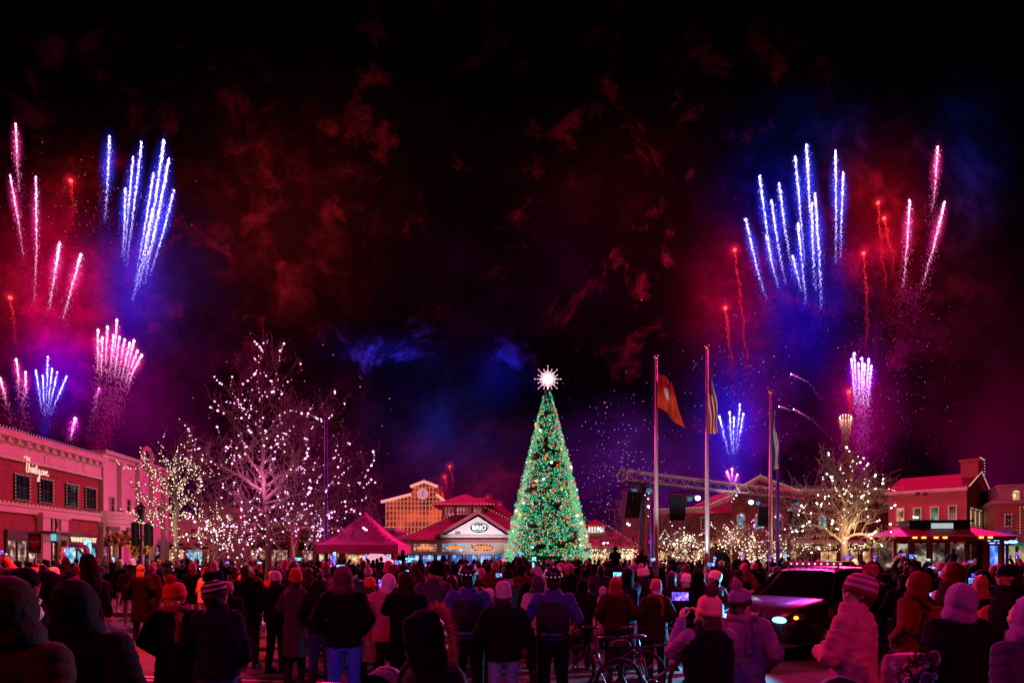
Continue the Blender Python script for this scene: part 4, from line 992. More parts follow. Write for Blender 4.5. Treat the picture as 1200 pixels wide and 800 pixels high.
# ------------------------------------------------------------------ christmas tree
def christmas_tree():
    Y = 50; b = at(642,0,Y); rt = thing('christmas_tree', 'giant christmas tree covered in green, red and white lights with a glowing star on top', 'christmas tree', (b.x, Y, 0))
    HT = H+(655-455)/F*Y; R0 = 3.45; zb = .9; rng = random.Random(11)
    t = MB(); t.tube([(0,0,0),(0,0,HT*.5),(0,0,HT-.1)], [.35,.2,.04], 10); t.build('trunk', mat('bark', (.06,.04,.03), .9, .3, 12, .4), rt)
    def rad(z):
        k = (HT-z)/(HT-zb); return .16+R0*(k**.93)*(1+.07*(((z*.95) % 1.)-.5))
    c = MB()
    for i in range(5200):
        k = math.sqrt(rng.random()); z = HT-(HT-zb)*k; a = rng.uniform(0, 2*pi); r = rad(z)*rng.uniform(.72, 1.0)
        o = Vector((cos(a), sin(a), -.25)); p = Vector((r*cos(a), r*sin(a), z)); L = rng.uniform(.18,.38); tt = Vector((-sin(a), cos(a), 0))
        for j in range(3):
            d = (o + tt*rng.uniform(-.8,.8) + Vector((0,0,rng.uniform(-.3,.5)))).normalized(); w = d.cross(Vector((0,0,1)))*.05
            c.add([p-d*L*.5-w, p-d*L*.5+w, p+d*L*.5+w*.3, p+d*L*.5-w*.3], [(0,1,2,3)])
    for i in range(14):
        z0 = zb+(HT-zb)*i/14; z1 = zb+(HT-zb)*(i+1.2)/14; n = 20
        z1 = min(z1, HT-.1)
        c.add([(rad(z0)*.8*cos(2*pi*k/n), rad(z0)*.8*sin(2*pi*k/n), z0) for k in range(n)]+[(rad(z1)*.72*cos(2*pi*k/n), rad(z1)*.72*sin(2*pi*k/n), z1) for k in range(n)], [(k, (k+1) % n, (k+1) % n+n, k+n) for k in range(n)])
    c.build('foliage', mat('fir_needles', (.014,.045,.025), .8, .5, 3, .3), rt)
    spec = [('green', (.005,.70,.22), 9500, .034, 1.2), ('teal', (.01,.62,.42), 4800, .034, 1.1), ('red', (1.,.06,.02), 3300, .036, 1.4), ('amber', (1.,.25,.06), 800, .034, 1.2), ('white', (.7,1.,.95), 700, .034, 1.5), ('magenta', (1.,.25,.7), 500, .036, 1.2), ('blue', (.12,.25,1.), 500, .036, 1.3)]
    for nm, col, n, r, s in spec:
        mb = MB()
        for i in range(int(n*1.25)):
            k = math.sqrt(rng.random()); z = HT-(HT-zb+.25)*k; a = rng.uniform(0, 2*pi); q = rad(z)*rng.uniform(.86, 1.07)
            if noise.noise(Vector((cos(a)*2.2, sin(a)*2.2, z*1.7))) < -.36+.12*rng.random(): continue
            mb.octa((q*cos(a), q*sin(a), z), r*rng.choice((.5,.7,.8,1.,1.3,1.6)))
        tag(mb.build('string_lights', glow('tree_light_'+nm, col, s), rt), label=nm+' string lights', kind='stuff')
    for i in range(50):
        k = math.sqrt(rng.random()); z = HT-(HT-zb)*k; a = rng.uniform(pi, 2*pi); q = rad(z)*1.03; mb = MB(); mb.ell((q*cos(a), q*sin(a), z), rng.uniform(.07,.12), None, 8, 6)
        mb.build('ornament', (glow('ornament_white', (.8,1.,.9), 1.5), glow('ornament_red', (1.,.12,.05), 1.3), glow('ornament_gold', (1.,.5,.15), 1.4))[i % 3], rt)
    # star of rays
    s = MB(); zc = H+(655-444)/F*Y; c0 = Vector((0,0,zc))
    for i in range(32):
        a = 2*pi*i/32; L = (1.02,.6,.8,.55)[i % 4]
        for yy in (0,):
            d = Vector((cos(a), 0, sin(a))); w = Vector((-sin(a), 0, cos(a)))*.07
            tip = c0+d*L; s.add([c0+w, c0-w, c0+Vector((0,.05,0)), c0-Vector((0,.05,0)), tip], [(0,2,4),(2,1,4),(1,3,4),(3,0,4)]); s.octa(tip, .05)
    for i in range(8):
        a = 2*pi*i/8; d = Vector((.25*cos(a), sin(a), .3*sin(a*3))).normalized(); w = d.orthogonal().normalized()*.03; tip = c0+d*.55; s.add([c0+w, c0-w, tip], [(0,1,2)])
    s.ell(c0, .38, None, 12, 8); s.tube([(0,0,HT-.3),(0,0,zc)], .05, 6)
    s.build('star', glow('star_glow', (1.,.60,.74), 1.9), rt)
    lamp('POINT', 'tree_glow', (b.x, Y-5, 4), (.2,1.,.55), 60, 2)
christmas_tree()

# ------------------------------------------------------------------ bare trees with lights
TW = mat('bare_bark', (.17,.115,.10), .85, .35, 14, .4)
LEAFR = mat('dry_leaf', (.16,.05,.025), .8, .4, 6)
def bare_tree(px, Y, ht, rad, seed, label, lights='bulbs', nb=200, group='bare trees wrapped in lights', levels=6, trunk_r=.16, leaves=500, spread=.62, lit=BULB, br=.05, fork=.28, pt=None, lean=0.):
    b = at(px, 0, Y); rt = thing('bare_tree', label, 'tree', (b.x, Y, .12 if Y > 22 else 0), 0, group); rng = random.Random(seed)
    tr = MB(); tw = MB(); tips = []; segs = []
    def grow(p, d, L, r, lv):
        n = 4 if lv < 3 else 3; pts = [p]; rs = [r]
        for i in range(n):
            j = .05 if lv == 0 else .14+.045*lv
            d = (d + Vector((rng.gauss(0,j), rng.gauss(0,j), rng.gauss(0,j*.7)+.05))).normalized()
            q = pts[-1]+d*(L/n); 
            h = math.hypot(q.x, q.y)
            if h > rad: d = (d+Vector((-q.x,-q.y,0))*.22/h).normalized(); q = pts[-1]+d*(L/n)
            if q.z > ht: d.z *= .4
            pts.append(q); rs.append(r*(1-.42*(i+1)/n))
        (tr if lv < 2 else tw).tube(pts, [max(q_, .0004*Y) for q_ in rs], 8 if lv < 2 else (5 if lv < 4 else 3), False)
        segs.append((pts, lv, r))
        if lv >= levels or (lv >= 3 and rng.random() < (pts[-1].z/ht-.5)*1.3): tips.append(pts[-1]); return
        k = 3 if lv < 4 else 2
        for c in range(k + (1 if rng.random() < .45 else 0)):
            f = rng.choice((1,1,2,3)) if lv > 0 else rng.choice((2,3,4,4)); s0 = pts[-1] if c == 0 else pts[-f if f < len(pts) else -1]
            sp = spread*(1.0 if lv > 0 else 1.1); a = rng.uniform(0, 2*pi); o = d.orthogonal().normalized(); o = Matrix.Rotation(a, 3, d) @ o
            nd = (d*cos(sp*rng.uniform(.5,1.25)) + o*sin(sp*rng.uniform(.6,1.3)) + Vector((0,0,.12))).normalized()
            grow(s0, nd, L*rng.uniform(.66,.95), rs[-1]*rng.uniform(.62,.85), lv+1)
    grow(Vector((0,0,0)), Vector((lean,0,1)).normalized(), ht*fork, trunk_r, 0)
    tr.build('trunk', TW, rt, True); c = tw.build('crown', TW, rt, True)
    if leaves:
        lf = MB()
        for i in range(leaves):
            s = rng.choice(segs)[0]; p = rng.choice(s)+Vector((rng.gauss(0,.25), rng.gauss(0,.25), rng.gauss(0,.25))); d = Vector((rng.gauss(0,1),rng.gauss(0,1),rng.gauss(0,1))).normalized(); e = d.orthogonal().normalized(); q = rng.uniform(.035,.07)
            lf.add([p-d*q, p+e*q*.6, p+d*q, p-e*q*.6], [(0,1,2,3)])
        lf.build('dry_leaves', LEAFR, c)
    lb = MB()
    if lights == 'bulbs':
        cand = [s for s in segs if s[1] >= 2]
        # strands laid along limbs: bulbs one after another, fewer toward the top
        cnt = 0; todo = []
        while cnt < nb:
            s = rng.choice(cand)[0]
            if rng.random() < (s[0].z/ht)**1.5*.8: continue
            for a_, b_ in zip(s, s[1:]):
                m_ = max(1, int((b_-a_).length/.26))
                for i_ in range(m_):
                    if rng.random() < .8: todo.append(a_.lerp(b_, (i_+rng.uniform(.2,.8))/m_)); cnt += 1
        for p in todo[:nb]:
            q = br*rng.choice((.35,.45,.6,.8,1,1.15))
            if q > .03: lb.ell(p+Vector((0,0,-q)), q, None, 7, 5)
            else: lb.octa(p+Vector((0,0,-q)), q)
    else:
        # strings wound round trunk and limbs
        for pts, lv, r in segs:
            if lv > 3 or (lv == 3 and rng.random() < .5): continue
            st = .13 if lv < 2 else .24
            for a, b2 in zip(pts, pts[1:]):
                n = max(2, int((b2-a).length/st)); 
                for i in range(n):
                    for w in range(2 if lv < 3 else 1):
                        an = rng.uniform(0, 2*pi); p = a.lerp(b2, (i+rng.random())/n); o = Vector((cos(an), sin(an), rng.uniform(-.3,.3)))*(r*.9+.035); lb.octa(p+o, br*rng.uniform(.7,1.1))
    tag(lb.build('string_lights', lit, rt), kind='stuff')
    if pt: lamp('POINT', 'string_light_glow', (b.x, Y-.9, ht*(.55 if px < 950 else .4)), pt[0], pt[1], ht*.22)
    return rt
def guided_tree(px, Y, label, limbs, seed, mode, lit, br, nb, pt, r0=.16, twig=3, tw_len=1.2, group='bare trees wrapped in lights', leaves=1500, bark=None):
    """a tree whose trunk and limbs follow its real branching; limbs are (pixel polyline at Y, depth offset at the tip, start radius)"""
    b = at(px, 0, Y); gz = .12 if Y > 22 else 0; rt = thing('bare_tree', label, 'tree', (b.x, Y, gz), 0, group); rng = random.Random(seed)
    tr, tw, lb, lf = MB(), MB(), MB(), MB(); O = Vector((b.x, Y, gz)); bark = bark or TW; paths = []
    def smoothp(P):
        q = []
        for i in range(len(P)-1):
            a, b_, c, d = P[max(0,i-1)], P[i], P[i+1], P[min(len(P)-1,i+2)]
            for k in range(5):
                t = k/5; q.append(.5*((2*b_)+(c-a)*t+(2*a-5*b_+4*c-d)*t*t+(3*b_-a-3*c+d)*t**3))
        q.append(P[-1]); return q
    def sprout(p, d, L, r, lv):
        n = 4; pts = [p]
        for i in range(n):
            d = (d+Vector((rng.gauss(0,.2), rng.gauss(0,.2), rng.gauss(0,.15)+.05))).normalized(); pts.append(pts[-1]+d*L/n)
        tw.tube(pts, [max(r*(1-.18*i), .00036*Y) for i in range(n+1)], 3 if lv > 1 else 4, False); paths.append((pts, lv+1, r))
        if lv < twig:
            for c in range(rng.choice((2,2,3))):
                j = rng.choice((1,2,3,4)); o = d.orthogonal().normalized(); o = Matrix.Rotation(rng.uniform(0,2*pi), 3, d) @ o
                sprout(pts[j], (d*.75+o*rng.uniform(.4,.95)+Vector((0,0,.1))).normalized(), L*rng.uniform(.55,.85), r*.62, lv+1)
    for li, (pl, dy, rr) in enumerate(limbs):
        n = len(pl); P = []
        for i, (x, y) in enumerate(pl):
            k = i/(n-1); yy = Y+dy*k; q = at(x, y, yy)-O
            if li == 0 and i == 0: q = Vector((0,0,0))
            P.append(q)
        P = smoothp(P); P = [q+Vector((rng.gauss(0,.02), rng.gauss(0,.04), rng.gauss(0,.02))) for q in P]; m = len(P); rs = [max(rr*(1-.82*i/(m-1)), .0006*Y) for i in range(m)]
        tr.tube(P, rs, 9 if li == 0 else 7, True); paths.append((P, 0 if li == 0 else 1, rr))
        for i in range(2 if li else m//3, m):
            for c in range(2 if mode != 'wrap' else 1):
                if rng.random() < .72:
                    d = (P[i]-P[i-1]).normalized(); o = Matrix.Rotation(rng.uniform(0,2*pi), 3, d) @ d.orthogonal().normalized()
                    sprout(P[i], (d*.6+o*.8+Vector((0,0,.18))).normalized(), tw_len*rng.uniform(.5,1.15), max(.014, rs[i]*.4), 1)
    tr.build('trunk', bark, rt, True); c = tw.build('crown', bark, rt, True)
    for i in range(leaves):
        s = rng.choice(paths)[0]; p = rng.choice(s)+Vector((rng.gauss(0,.2), rng.gauss(0,.2), rng.gauss(0,.2))); d = Vector((rng.gauss(0,1),rng.gauss(0,1),rng.gauss(0,1))).normalized(); e = d.orthogonal().normalized(); q = rng.uniform(.02,.05)
        lf.add([p-d*q, p+e*q*.6, p+d*q, p-e*q*.6], [(0,1,2,3)])
    if leaves: lf.build('dry_leaves', LEAFR, c)
    def along(s, step, fn):
        for a, b_ in zip(s, s[1:]):
            m = max(1, int((b_-a).length/step))
            for i in range(m): fn(a.lerp(b_, (i+rng.random())/m))
    if mode == 'wrap':
        for s, lv, r in paths:
            if lv > 2 and rng.random() < .6: continue
            if lv > 3: continue
            st = .075 if lv == 0 else (.10 if lv == 1 else .17)
            def put(p):
                an = rng.uniform(0, 2*pi); lb.octa(p+Vector((cos(an), sin(an), rng.uniform(-.3,.3)))*(r*.8+.03), br*rng.uniform(.7,1.3))
            along(s, st, put)
    else:
        for s, lv, r in paths:
            if lv == 1: along(s, .30, lambda p: lb.ell(p+Vector((rng.gauss(0,.06), rng.gauss(0,.06), .0)), br*rng.choice((.5,.7,1,1.2)), None, 7, 5) if rng.random() < .75 else None)
            if lv == 0: along(s, .35, lambda p: lb.octa(p+Vector((rng.gauss(0,.1), -.1, 0)), br*.7) if p.z > 2.2 else None)
        cand = [q for q in paths if q[1] >= 2]; cnt = 0
        while cnt < nb:
            s = rng.choice(cand)[0]
            for a, b_ in zip(s, s[1:]):
                if rng.random() < .8:
                    q = br*rng.choice((.4,.5,.7,.9,1,1.25)); p = a.lerp(b_, rng.random()); cnt += 1
                    if q > .03: lb.ell(p, q, None, 7, 5)
                    else: lb.octa(p, q)
    tag(lb.build('string_lights', lit, rt), kind='stuff')
    lamp('POINT', 'string_light_glow', (b.x, Y-.8, pt[2]), pt[0], pt[1], .9)
guided_tree(313, 27, 'tallest bare tree glowing pink with round white bulbs, beside the dark blue-lit lamp pole', [
 ([(313,655),(315,625),(311,590),(308,550),(308,505),(305,455),(306,416)], 0, .135),
 ([(309,588),(334,560),(352,530),(368,502),(389,485)], 1.5, .10), ([(310,602),(338,584),(375,576),(410,563),(428,572)], -1.5, .09), ([(312,614),(345,597),(375,601),(402,612)], 2.2, .07), ([(314,632),(345,619),(374,628)], -2, .06),
 ([(309,577),(285,560),(262,548),(240,539),(220,534)], -1., .09), ([(310,600),(282,588),(262,594),(238,600)], 2, .08), ([(311,615),(285,604),(252,624)], -2, .06), ([(313,634),(290,622),(262,634)], 1.5, .06),
 ([(308,520),(321,494),(345,480)], -1, .05), ([(308,505),(291,488),(279,470)], 1, .045), ([(307,545),(330,520),(344,497)], 2, .05), ([(308,560),(288,530),(282,505)], -1.5, .05), ([(309,570),(345,550),(380,545),(400,530)], .5, .06), ([(306,470),(318,452),(325,435)], .6, .03), ([(309,590),(360,580),(395,590),(420,600)], -2.5, .05)],
 21, 'bulbs', glow('bulb_pinkish', (1.,.42,.85), 3.2), .036, 560, ((1.,.25,.62), 420, 5.2), tw_len=1.15, leaves=3600, bark=mat('dark_bark', (.12,.08,.07), .85, .35, 14, .4))
guided_tree(206, 24, 'bare tree with warm white strings wound round trunk and limbs before the cream building', [
 ([(206,655),(206,620),(207,590),(206,560),(213,521)], 0, .12), ([(206,580),(190,562),(176,549),(163,541)], .8, .06), ([(206,572),(221,560),(240,553)], -.8, .05), ([(206,602),(186,590),(162,585)], -1, .06), ([(206,602),(226,607),(246,612)], 1, .05),
 ([(206,622),(182,616),(158,610)], 1, .05), ([(206,630),(230,627),(256,633)], -1, .05), ([(206,590),(194,571),(184,553)], -1.2, .05), ([(206,575),(204,555),(198,540)], .5, .04), ([(206,612),(196,603),(178,600)], 1.4, .05), ([(206,598),(222,585),(232,575)], .9, .05)],
 14, 'wrap', BULBW, .022, 0, ((1.,.72,.5), 120, 3.), r0=.12, twig=2, tw_len=.8, leaves=250)
guided_tree(990, 25, 'bare tree with bright limbs and warm white bulbs, before the brick corner house', [
 ([(990,655),(989,625),(991,595),(998,565),(1003,533)], 0, .17), ([(990,640),(972,624),(950,614),(928,624)], -1, .08), ([(990,612),(976,592),(962,578)], 1, .08), ([(991,602),(1010,581),(1026,571)], -1, .08), ([(990,622),(1014,606),(1040,599)], 1.2, .08),
 ([(990,632),(1010,625),(1036,641)], -1, .07), ([(991,592),(981,572),(974,556)], -1, .06), ([(992,600),(1005,584),(1014,560)], 1.4, .06), ([(990,637),(962,641),(936,648)], 1, .06), ([(990,618),(966,604),(945,600)], 1.6, .07), ([(994,580),(988,560),(984,545)], .6, .05), ([(990,628),(1000,610),(1020,590)], -1.6, .07)],
 33, 'bulbs', glow('bulb_soft', (1.,.85,.66), 4.), .034, 130, ((1.,.70,.38), 330, 3.0), tw_len=.85, leaves=700, bark=mat('pale_bark', (.24,.18,.13), .8, .3, 14, .4))
bare_tree(352, 34, 6.2, 4.4, 5, 'lower bare tree with small white bulbs, behind the tallest tree', nb=280, leaves=900, br=.036, pt=((1.,.6,.8), 200), levels=5, lit=glow('bulb_pinkish', (1.,.55,.82), 4.))
bare_tree(248, 33, 5.6, 4.0, 9, 'spreading bare tree with white bulbs, between the wrapped tree and the tallest tree', nb=200, leaves=900, br=.034, pt=((1.,.6,.6), 150), levels=5, lit=BULB)
bare_tree(786, 37, 4.6, 2.8, 41, 'low bare tree densely covered in small warm lights, behind the first flagpole', 'bulbs', nb=420, leaves=200, levels=5, br=.036, lit=BULBW, pt=((1.,.75,.5), 160))
bare_tree(856, 36, 5.0, 3.2, 43, 'low tree densely covered in warm lights between the tallest and shortest flagpoles', 'bulbs', nb=480, leaves=200, levels=5, br=.036, lit=BULBW, pt=((1.,.75,.5), 160))
bare_tree(925, 38, 4.2, 2.8, 47, 'low tree densely covered in warm lights behind the far truss end', 'bulbs', nb=260, leaves=200, levels=5, br=.036, lit=BULBW, pt=((1.,.75,.5), 100))
bare_tree(757, 44, 8.0, 3.2, 51, 'reddish bare tree with few bulbs behind the truss end by the christmas tree', 'bulbs', nb=40, leaves=1500, levels=6, br=.065, lit=BULB, pt=((1.,.3,.4), 120))
bare_tree(875, 47, 8.0, 3.4, 53, 'bare tree with rosy top lights, rising above the truss near the third flagpole', 'bulbs', nb=70, leaves=700, levels=5, br=.075, lit=glow('bulb_pinkish', (1.,.62,.86), 5.))
bare_tree(435, 48, 7.2, 3.6, 57, 'small bare unlit tree in front of the clock pavilion', 'bulbs', nb=14, leaves=600, levels=5, br=.05, lit=BULB, group='bare unlit trees')

# ------------------------------------------------------------------ tents
def tent(px, Y, w, d, eave, peak, label, m, leg=True, rz=0., valance=.35):
    rt = thing('canopy_tent', label, 'tent', (at(px,0,Y).x, Y, .12), rz); n = 10; mb = MB()
    vs = []; fs = []
    def surf(x, y):
        k = max(abs(x)/(w/2), abs(y)/(d/2)); return eave + (peak-eave)*((1-k)**1.35) - .05*sin(pi*k)*0
    N = 16
    for j in range(N+1):
        for i in range(N+1):
            x = -w/2+w*i/N; y = -d/2+d*j/N; vs.append((x, y, surf(x, y)+.02*sin(i*1.3+j*.9)*sin(j*1.1)+.012*noise.noise(Vector((x*4,y*4,1)))))
    for j in range(N):
        for i in range(N): a = j*(N+1)+i; fs.append((a, a+1, a+N+2, a+N+1))
    mb.add(vs, fs); mb.build('roof', m, rt, True)
    sm_ = MB()
    for sx, sy in ((1,1),(-1,1),(1,-1),(-1,-1)): sm_.tube([(sx*w/2*k/8, sy*d/2*k/8, surf(sx*w/2*k/8, sy*d/2*k/8)+.012) for k in range(9)], .018, 5)
    sm_.build('seam', m, rt, True)
    v = MB(); pts = [(-w/2,-d/2),(w/2,-d/2),(w/2,d/2),(-w/2,d/2)]
    for k in range(4):
        a, b = pts[k], pts[(k+1) % 4]; M_ = 12; vv = []
        for i in range(M_+1):
            t = i/M_; x = a[0]+(b[0]-a[0])*t; y = a[1]+(b[1]-a[1])*t; o = .012*sin(i*1.9); vv += [(x+o, y+o, eave), (x+o*2, y+o*2, eave-valance+.02*sin(i*1.3))]
        v.add(vv, [(2*i, 2*i+2, 2*i+3, 2*i+1) for i in range(M_)])
    v.build('valance', m, rt, True)
    if leg:
        for x, y in pts: l = MB(); l.box(x*.985-.03, x*.985+.03, y*.985-.03, y*.985+.03, 0, eave-.03); l.build('leg', STEEL, rt)
    return rt
tent(428, 27, 3.35, 3.2, 2.42, 3.82, 'magenta pop up canopy tent with a sharp peak, before the restaurant', mat('canvas_red', (.9,.08,.5), .75, .12, 3, .3), rz=0)
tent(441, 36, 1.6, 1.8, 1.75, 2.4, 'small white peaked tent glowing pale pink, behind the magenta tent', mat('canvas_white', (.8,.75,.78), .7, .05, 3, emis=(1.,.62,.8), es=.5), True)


# ------------------------------------------------------------------ truss, speakers, stage lamps
def stage_rig():
    A = at(730, 557, 25.5); B = at(938, 580.5, 35.5); d = B-A; L = d.length
    rt = thing('lighting_truss', 'long silver box truss spanning in front of the flagpoles on two black stands', 'truss', (A.x, A.y, 0), math.atan2(d.y, d.x)); z = A.z; s = .19
    zB = B.z
    def zz(x): return z+(zB-z)*x/L
    ch = MB()
    for yy in (-s, s):
        for dz in (-s, s): ch.tube([(0,yy,z+dz),(L,yy,zB+dz)], .034, 8)
    n = 34
    for i in range(n):
        x0, x1 = L*i/n, L*(i+1)/n; f = 1 if i % 2 else -1
        for yy in (-s, s): ch.tube([(x0,yy,zz(x0)-f*s),(x1,yy,zz(x1)+f*s)], .018, 5)
        for dz in (-s, s): ch.tube([(x0,-f*s,zz(x0)+dz),(x1,f*s,zz(x1)+dz)], .018, 5)
    ch.build('truss_frame', mat('truss_aluminium', (.36,.32,.33), .45, .2, 10, metal=.2), rt)
    e = MB(); e.torus((-.02,0,z), .24, .045, 'x', 18, 6); e.tube([(-.02,0,z-.22),(-.02,0,z+.22)], .03, 5); e.build('end_ring', STEEL, rt)
    for px in (752, 924):
        # stand under the truss
        t = 0
        for i in range(400):
            p = A+d*(i/400); 
            if 600+F*p.x/p.y >= px: t = i/400; break
        x = L*t; m = MB(); m.box(x-.07, x+.07, -.07, .07, .05, zz(x)-.3); m.box(x-.16, x+.16, -.3, .3, zz(x)-.32, zz(x)-.23)
        for a in range(4): an = a*pi/2+.6; m.tube([(x,0,1.0),(x+1.1*cos(an),1.1*sin(an),.15)], .035, 5)
        m.build('stand', IRON, rt)
    cb = MB(); rng = random.Random(3)
    for k in range(3): cb.tube([(x_, .1*k-.1, zz(x_)-.2-.06*sin(x_*2.2+k)) for x_ in [L*i/40 for i in range(41)]], .016, 4)
    cb.build('cable', BLACKF, rt)
    return A, d
A_, D_ = stage_rig()
def speaker(px, py, sc, label, rz, tilt):
    # find where it hangs along the truss
    t = min(range(400), key=lambda i: abs(600+F*(A_+D_*(i/400)).x/(A_+D_*(i/400)).y-px))/400; p = A_+D_*t; z = H+(HY-py)/F*p.y
    rt = thing('loudspeaker', label, 'loudspeaker', (p.x, p.y-.1, z), rz, 'loudspeakers hung below the truss'); w, h, dd = .33, .52, .32
    sp = Matrix.Rotation(tilt, 4, 'X'); b = MB(); b.add([Vector(q) for q in [(-w,-dd,-h),(w,-dd,-h),(w*.7,dd,-h),(-w*.7,dd,-h),(-w,-dd,h),(w,-dd,h),(w*.7,dd,h),(-w*.7,dd,h)]], [(0,3,2,1),(4,5,6,7),(0,1,5,4),(1,2,6,5),(2,3,7,6),(3,0,4,7)])
    c = b.build('cabinet', mat('speaker_paint', (.02,.02,.022), .6, .2, 30, .3), rt); c.matrix_basis = sp
    g = MB(); g.box(-w+.03, w-.03, -dd-.03, -dd-.004, -h+.03, h-.03); g.build('grille', mat('speaker_grille', (.015,.015,.016), .5, 0, metal=.5), c)
    for q in (-h+.32, h-.22):
        k = MB(); k.torus((0,-dd-.032,q), .24 if q < 0 else .13, .02, 'y', 20, 5); k.build('driver_ring', IRON, c)
    br = MB(); br.tube([(-w-.03,0,.1),(-w-.03,0,h+.12),(w+.03,0,h+.12),(w+.03,0,.1)], .022, 5); br.tube([(0,0,h+.12),(0,.1,p.z-z-.2)], .022, 5); br.build('bracket', IRON, rt)
speaker(737, 590, 1, 'loudspeaker hung at the truss end nearest the christmas tree, edge lit blue', R(20), R(14))
speaker(793, 594, 1, 'loudspeaker tilted between the first and second flagpoles', R(-12), R(16))
speaker(894, 603, 1, 'loudspeaker hanging beside the third flagpole', R(-10), R(18))
speaker(934, 607, 1, 'loudspeaker at the far truss end, underside lit cyan', R(-24), R(14))
def stage_lamp(px, py, label, on, col=(1,1,1), rz=0):
    t = min(range(400), key=lambda i: abs(600+F*(A_+D_*(i/400)).x/(A_+D_*(i/400)).y-px))/400; p = A_+D_*t; z = H+(HY-py)/F*p.y
    rt = thing('stage_lamp', label, 'stage lamp', (p.x, p.y-.25, z), rz, 'stage lamps clamped to the truss')
    b = MB(); b.tube([(0,.22,.05),(0,0,0),(0,-.22,-.08)], [.09,.14,.15], 12); b.build('lamp_body', IRON, rt)
    l = MB(); l.ell((0,-.23,-.085), (.12,.03,.12), None, 12, 8); l.build('lens', glow('stage_lens_on', (.85,.92,1.), 6.) if on else mat('stage_lens_off', (.05,.08,.1), .1, 0, emis=(.1,.4,.6), es=.4), rt)
    y = MB(); y.tube([(-.17,0,0),(-.17,.02,.25),(.17,.02,.25),(.17,0,0)], .02, 5); y.tube([(0,.02,.25),(0,.1,max(.3,p.z-z-.2))], .025, 5); y.build('yoke', IRON, rt)
for a in ((741,574,'stage lamp just above the first hanging loudspeaker',0),(758,574,'stage lamp beside the black stand near the christmas tree',0),(805,583,'dark stage lamp left of the lit one between the flagpoles',0),(814,582,'small lit stage lamp between the first and second flagpoles',1),
          (876,587,'brightest stage lamp, white, under the truss before the third flagpole',1),(884,588,'dark stage lamp touching the brightest one',0),(930,589,'stage lamp above the loudspeaker at the far truss end',0),(922,595,'low stage lamp with cyan glint at the far stand',0)):
    stage_lamp(a[0], a[1], a[2], a[3])
lamp('SPOT', 'stage_beam', at(737, 575, 26), (.1,.5,1.), 260, .2, at(737, 600, 26.2), 70, .5)
lamp('POINT', 'stage_glow', at(876, 589, 30.5), (.9,.95,1.), 60, .2)

# ------------------------------------------------------------------ flagpoles
def flagpole(px, Y, ptop, label, flaglabel, kind):
    b = at(px,0,Y); rt = thing('flagpole', label, 'flagpole', (b.x, Y, .12), 0, 'flagpoles in front of the brick hall'); zt = H+(HY-ptop)/F*Y-.12
    p = MB(); p.tube([(0,0,0),(0,0,zt*.4),(0,0,zt)], [.085,.075,.04], 14); p.build('pole', POLEW, rt, True)
    f = MB(); f.ell((0,0,zt+.06), .085, None, 12, 8); f.build('finial', mat('gilt', (.6,.4,.12), .3, 0, metal=.9), rt, True)
    bs = MB(); bs.tube([(0,0,0),(0,0,.18)], [.22,.15], 14); bs.build('base_collar', STEEL, rt)
    r = MB(); r.tube([(-.13,0,1.2),(-.13,0,zt-.1)], .008, 4); r.build('halyard', BLACKF, rt)
    # flag cloth hanging in folds
    S_ = Y/F
    if kind == 'tri': hgt, w = 2.1, .95
    elif kind == 'us': hgt, w = 2.6, .36
    else: hgt, w = 2.5, .26
    z1 = zt-.45 if kind != 'low' else zt-.5; mb = MB(); NU, NV = 22, 16; vs = []
    for j in range(NV+1):
        for i in range(NU+1):
            u, v = i/NU, j/NV
            if kind == 'tri':
                x = .06+w*u*(.55+.45*v) ; z = z1-hgt*(.62*v+.42*u*(.5+.5*v)) ; y = .14*sin(u*9+v*2)+.06*sin(v*7+u*4)
            else:
                x = .05+w*u*(.35+.65*v)+.04*sin(v*9+u*3); z = z1-hgt*v-.35*u*(1-v); y = .10*sin(u*16+v*2.5)
            vs.append((x, y, z))
    fs = []
    for j in range(NV):
        for i in range(NU):
            a = j*(NU+1)+i; u, v = (i+.5)/NU, (j+.5)/NV
            if kind == 'tri': mi = 1 if (v-.5)**2*1.6+(u-.42)**2 < .022 else (2 if v < .33 else 0)
            elif kind == 'us': mi = 2 if (v < .42 and u < .6) else (0 if int(u*10) % 2 == 0 else 1)
            else: mi = 1 if u > .35 else 0
            mb.cur = mi; mb.add([vs[a], vs[a+1], vs[a+NU+2], vs[a+NU+1]], [(0,1,2,3)])
    mm = [mat('flag_red', (.65,.06,.03), .8, .1), mat('flag_white', (.7,.65,.65), .8, .05), mat('flag_blue', (.03,.04,.22), .8, .1)]
    if kind == 'tri': mm = [mat('flag_orange', (.62,.07,.015), .8, .1), mm[1], mat('flag_crimson', (.5,.02,.03), .8, .1)]
    if kind == 'low': mm = [mat('flag_blue', (.03,.04,.22), .8, .1), mat('flag_white', (.7,.65,.65), .8, .05), mm[0]]
    fl = mb.build('flag', mm, None, True); fl.location = (b.x, Y, .12); tag(fl, flaglabel, 'flag')
    bm = bmesh.new(); bm.from_mesh(fl.data); bmesh.ops.remove_doubles(bm, verts=bm.verts, dist=.0005); bm.to_mesh(fl.data); bm.free()
flagpole(769, 24, 420, 'flagpole flying the orange flag, nearest the christmas tree', 'orange and crimson flag with a pale disc hanging from the first flagpole', 'tri')
flagpole(828.5, 23, 408, 'tallest flagpole, thick and pale, between the two others', 'narrow folded striped flag hanging on the tallest flagpole', 'us')
flagpole(903, 25.5, 461, 'shortest flagpole beside the dark lamp pole', 'limp pale flag hanging on the shortest flagpole', 'low')
lamp('SPOT', 'flag_fill_spot', (at(905,0,22).x, 21.5, .3), (.85,.85,1.), 900, .1, at(903,560,25.5), 60, .7)  # fill spots added to brighten the flagpoles, no fixtures stand there
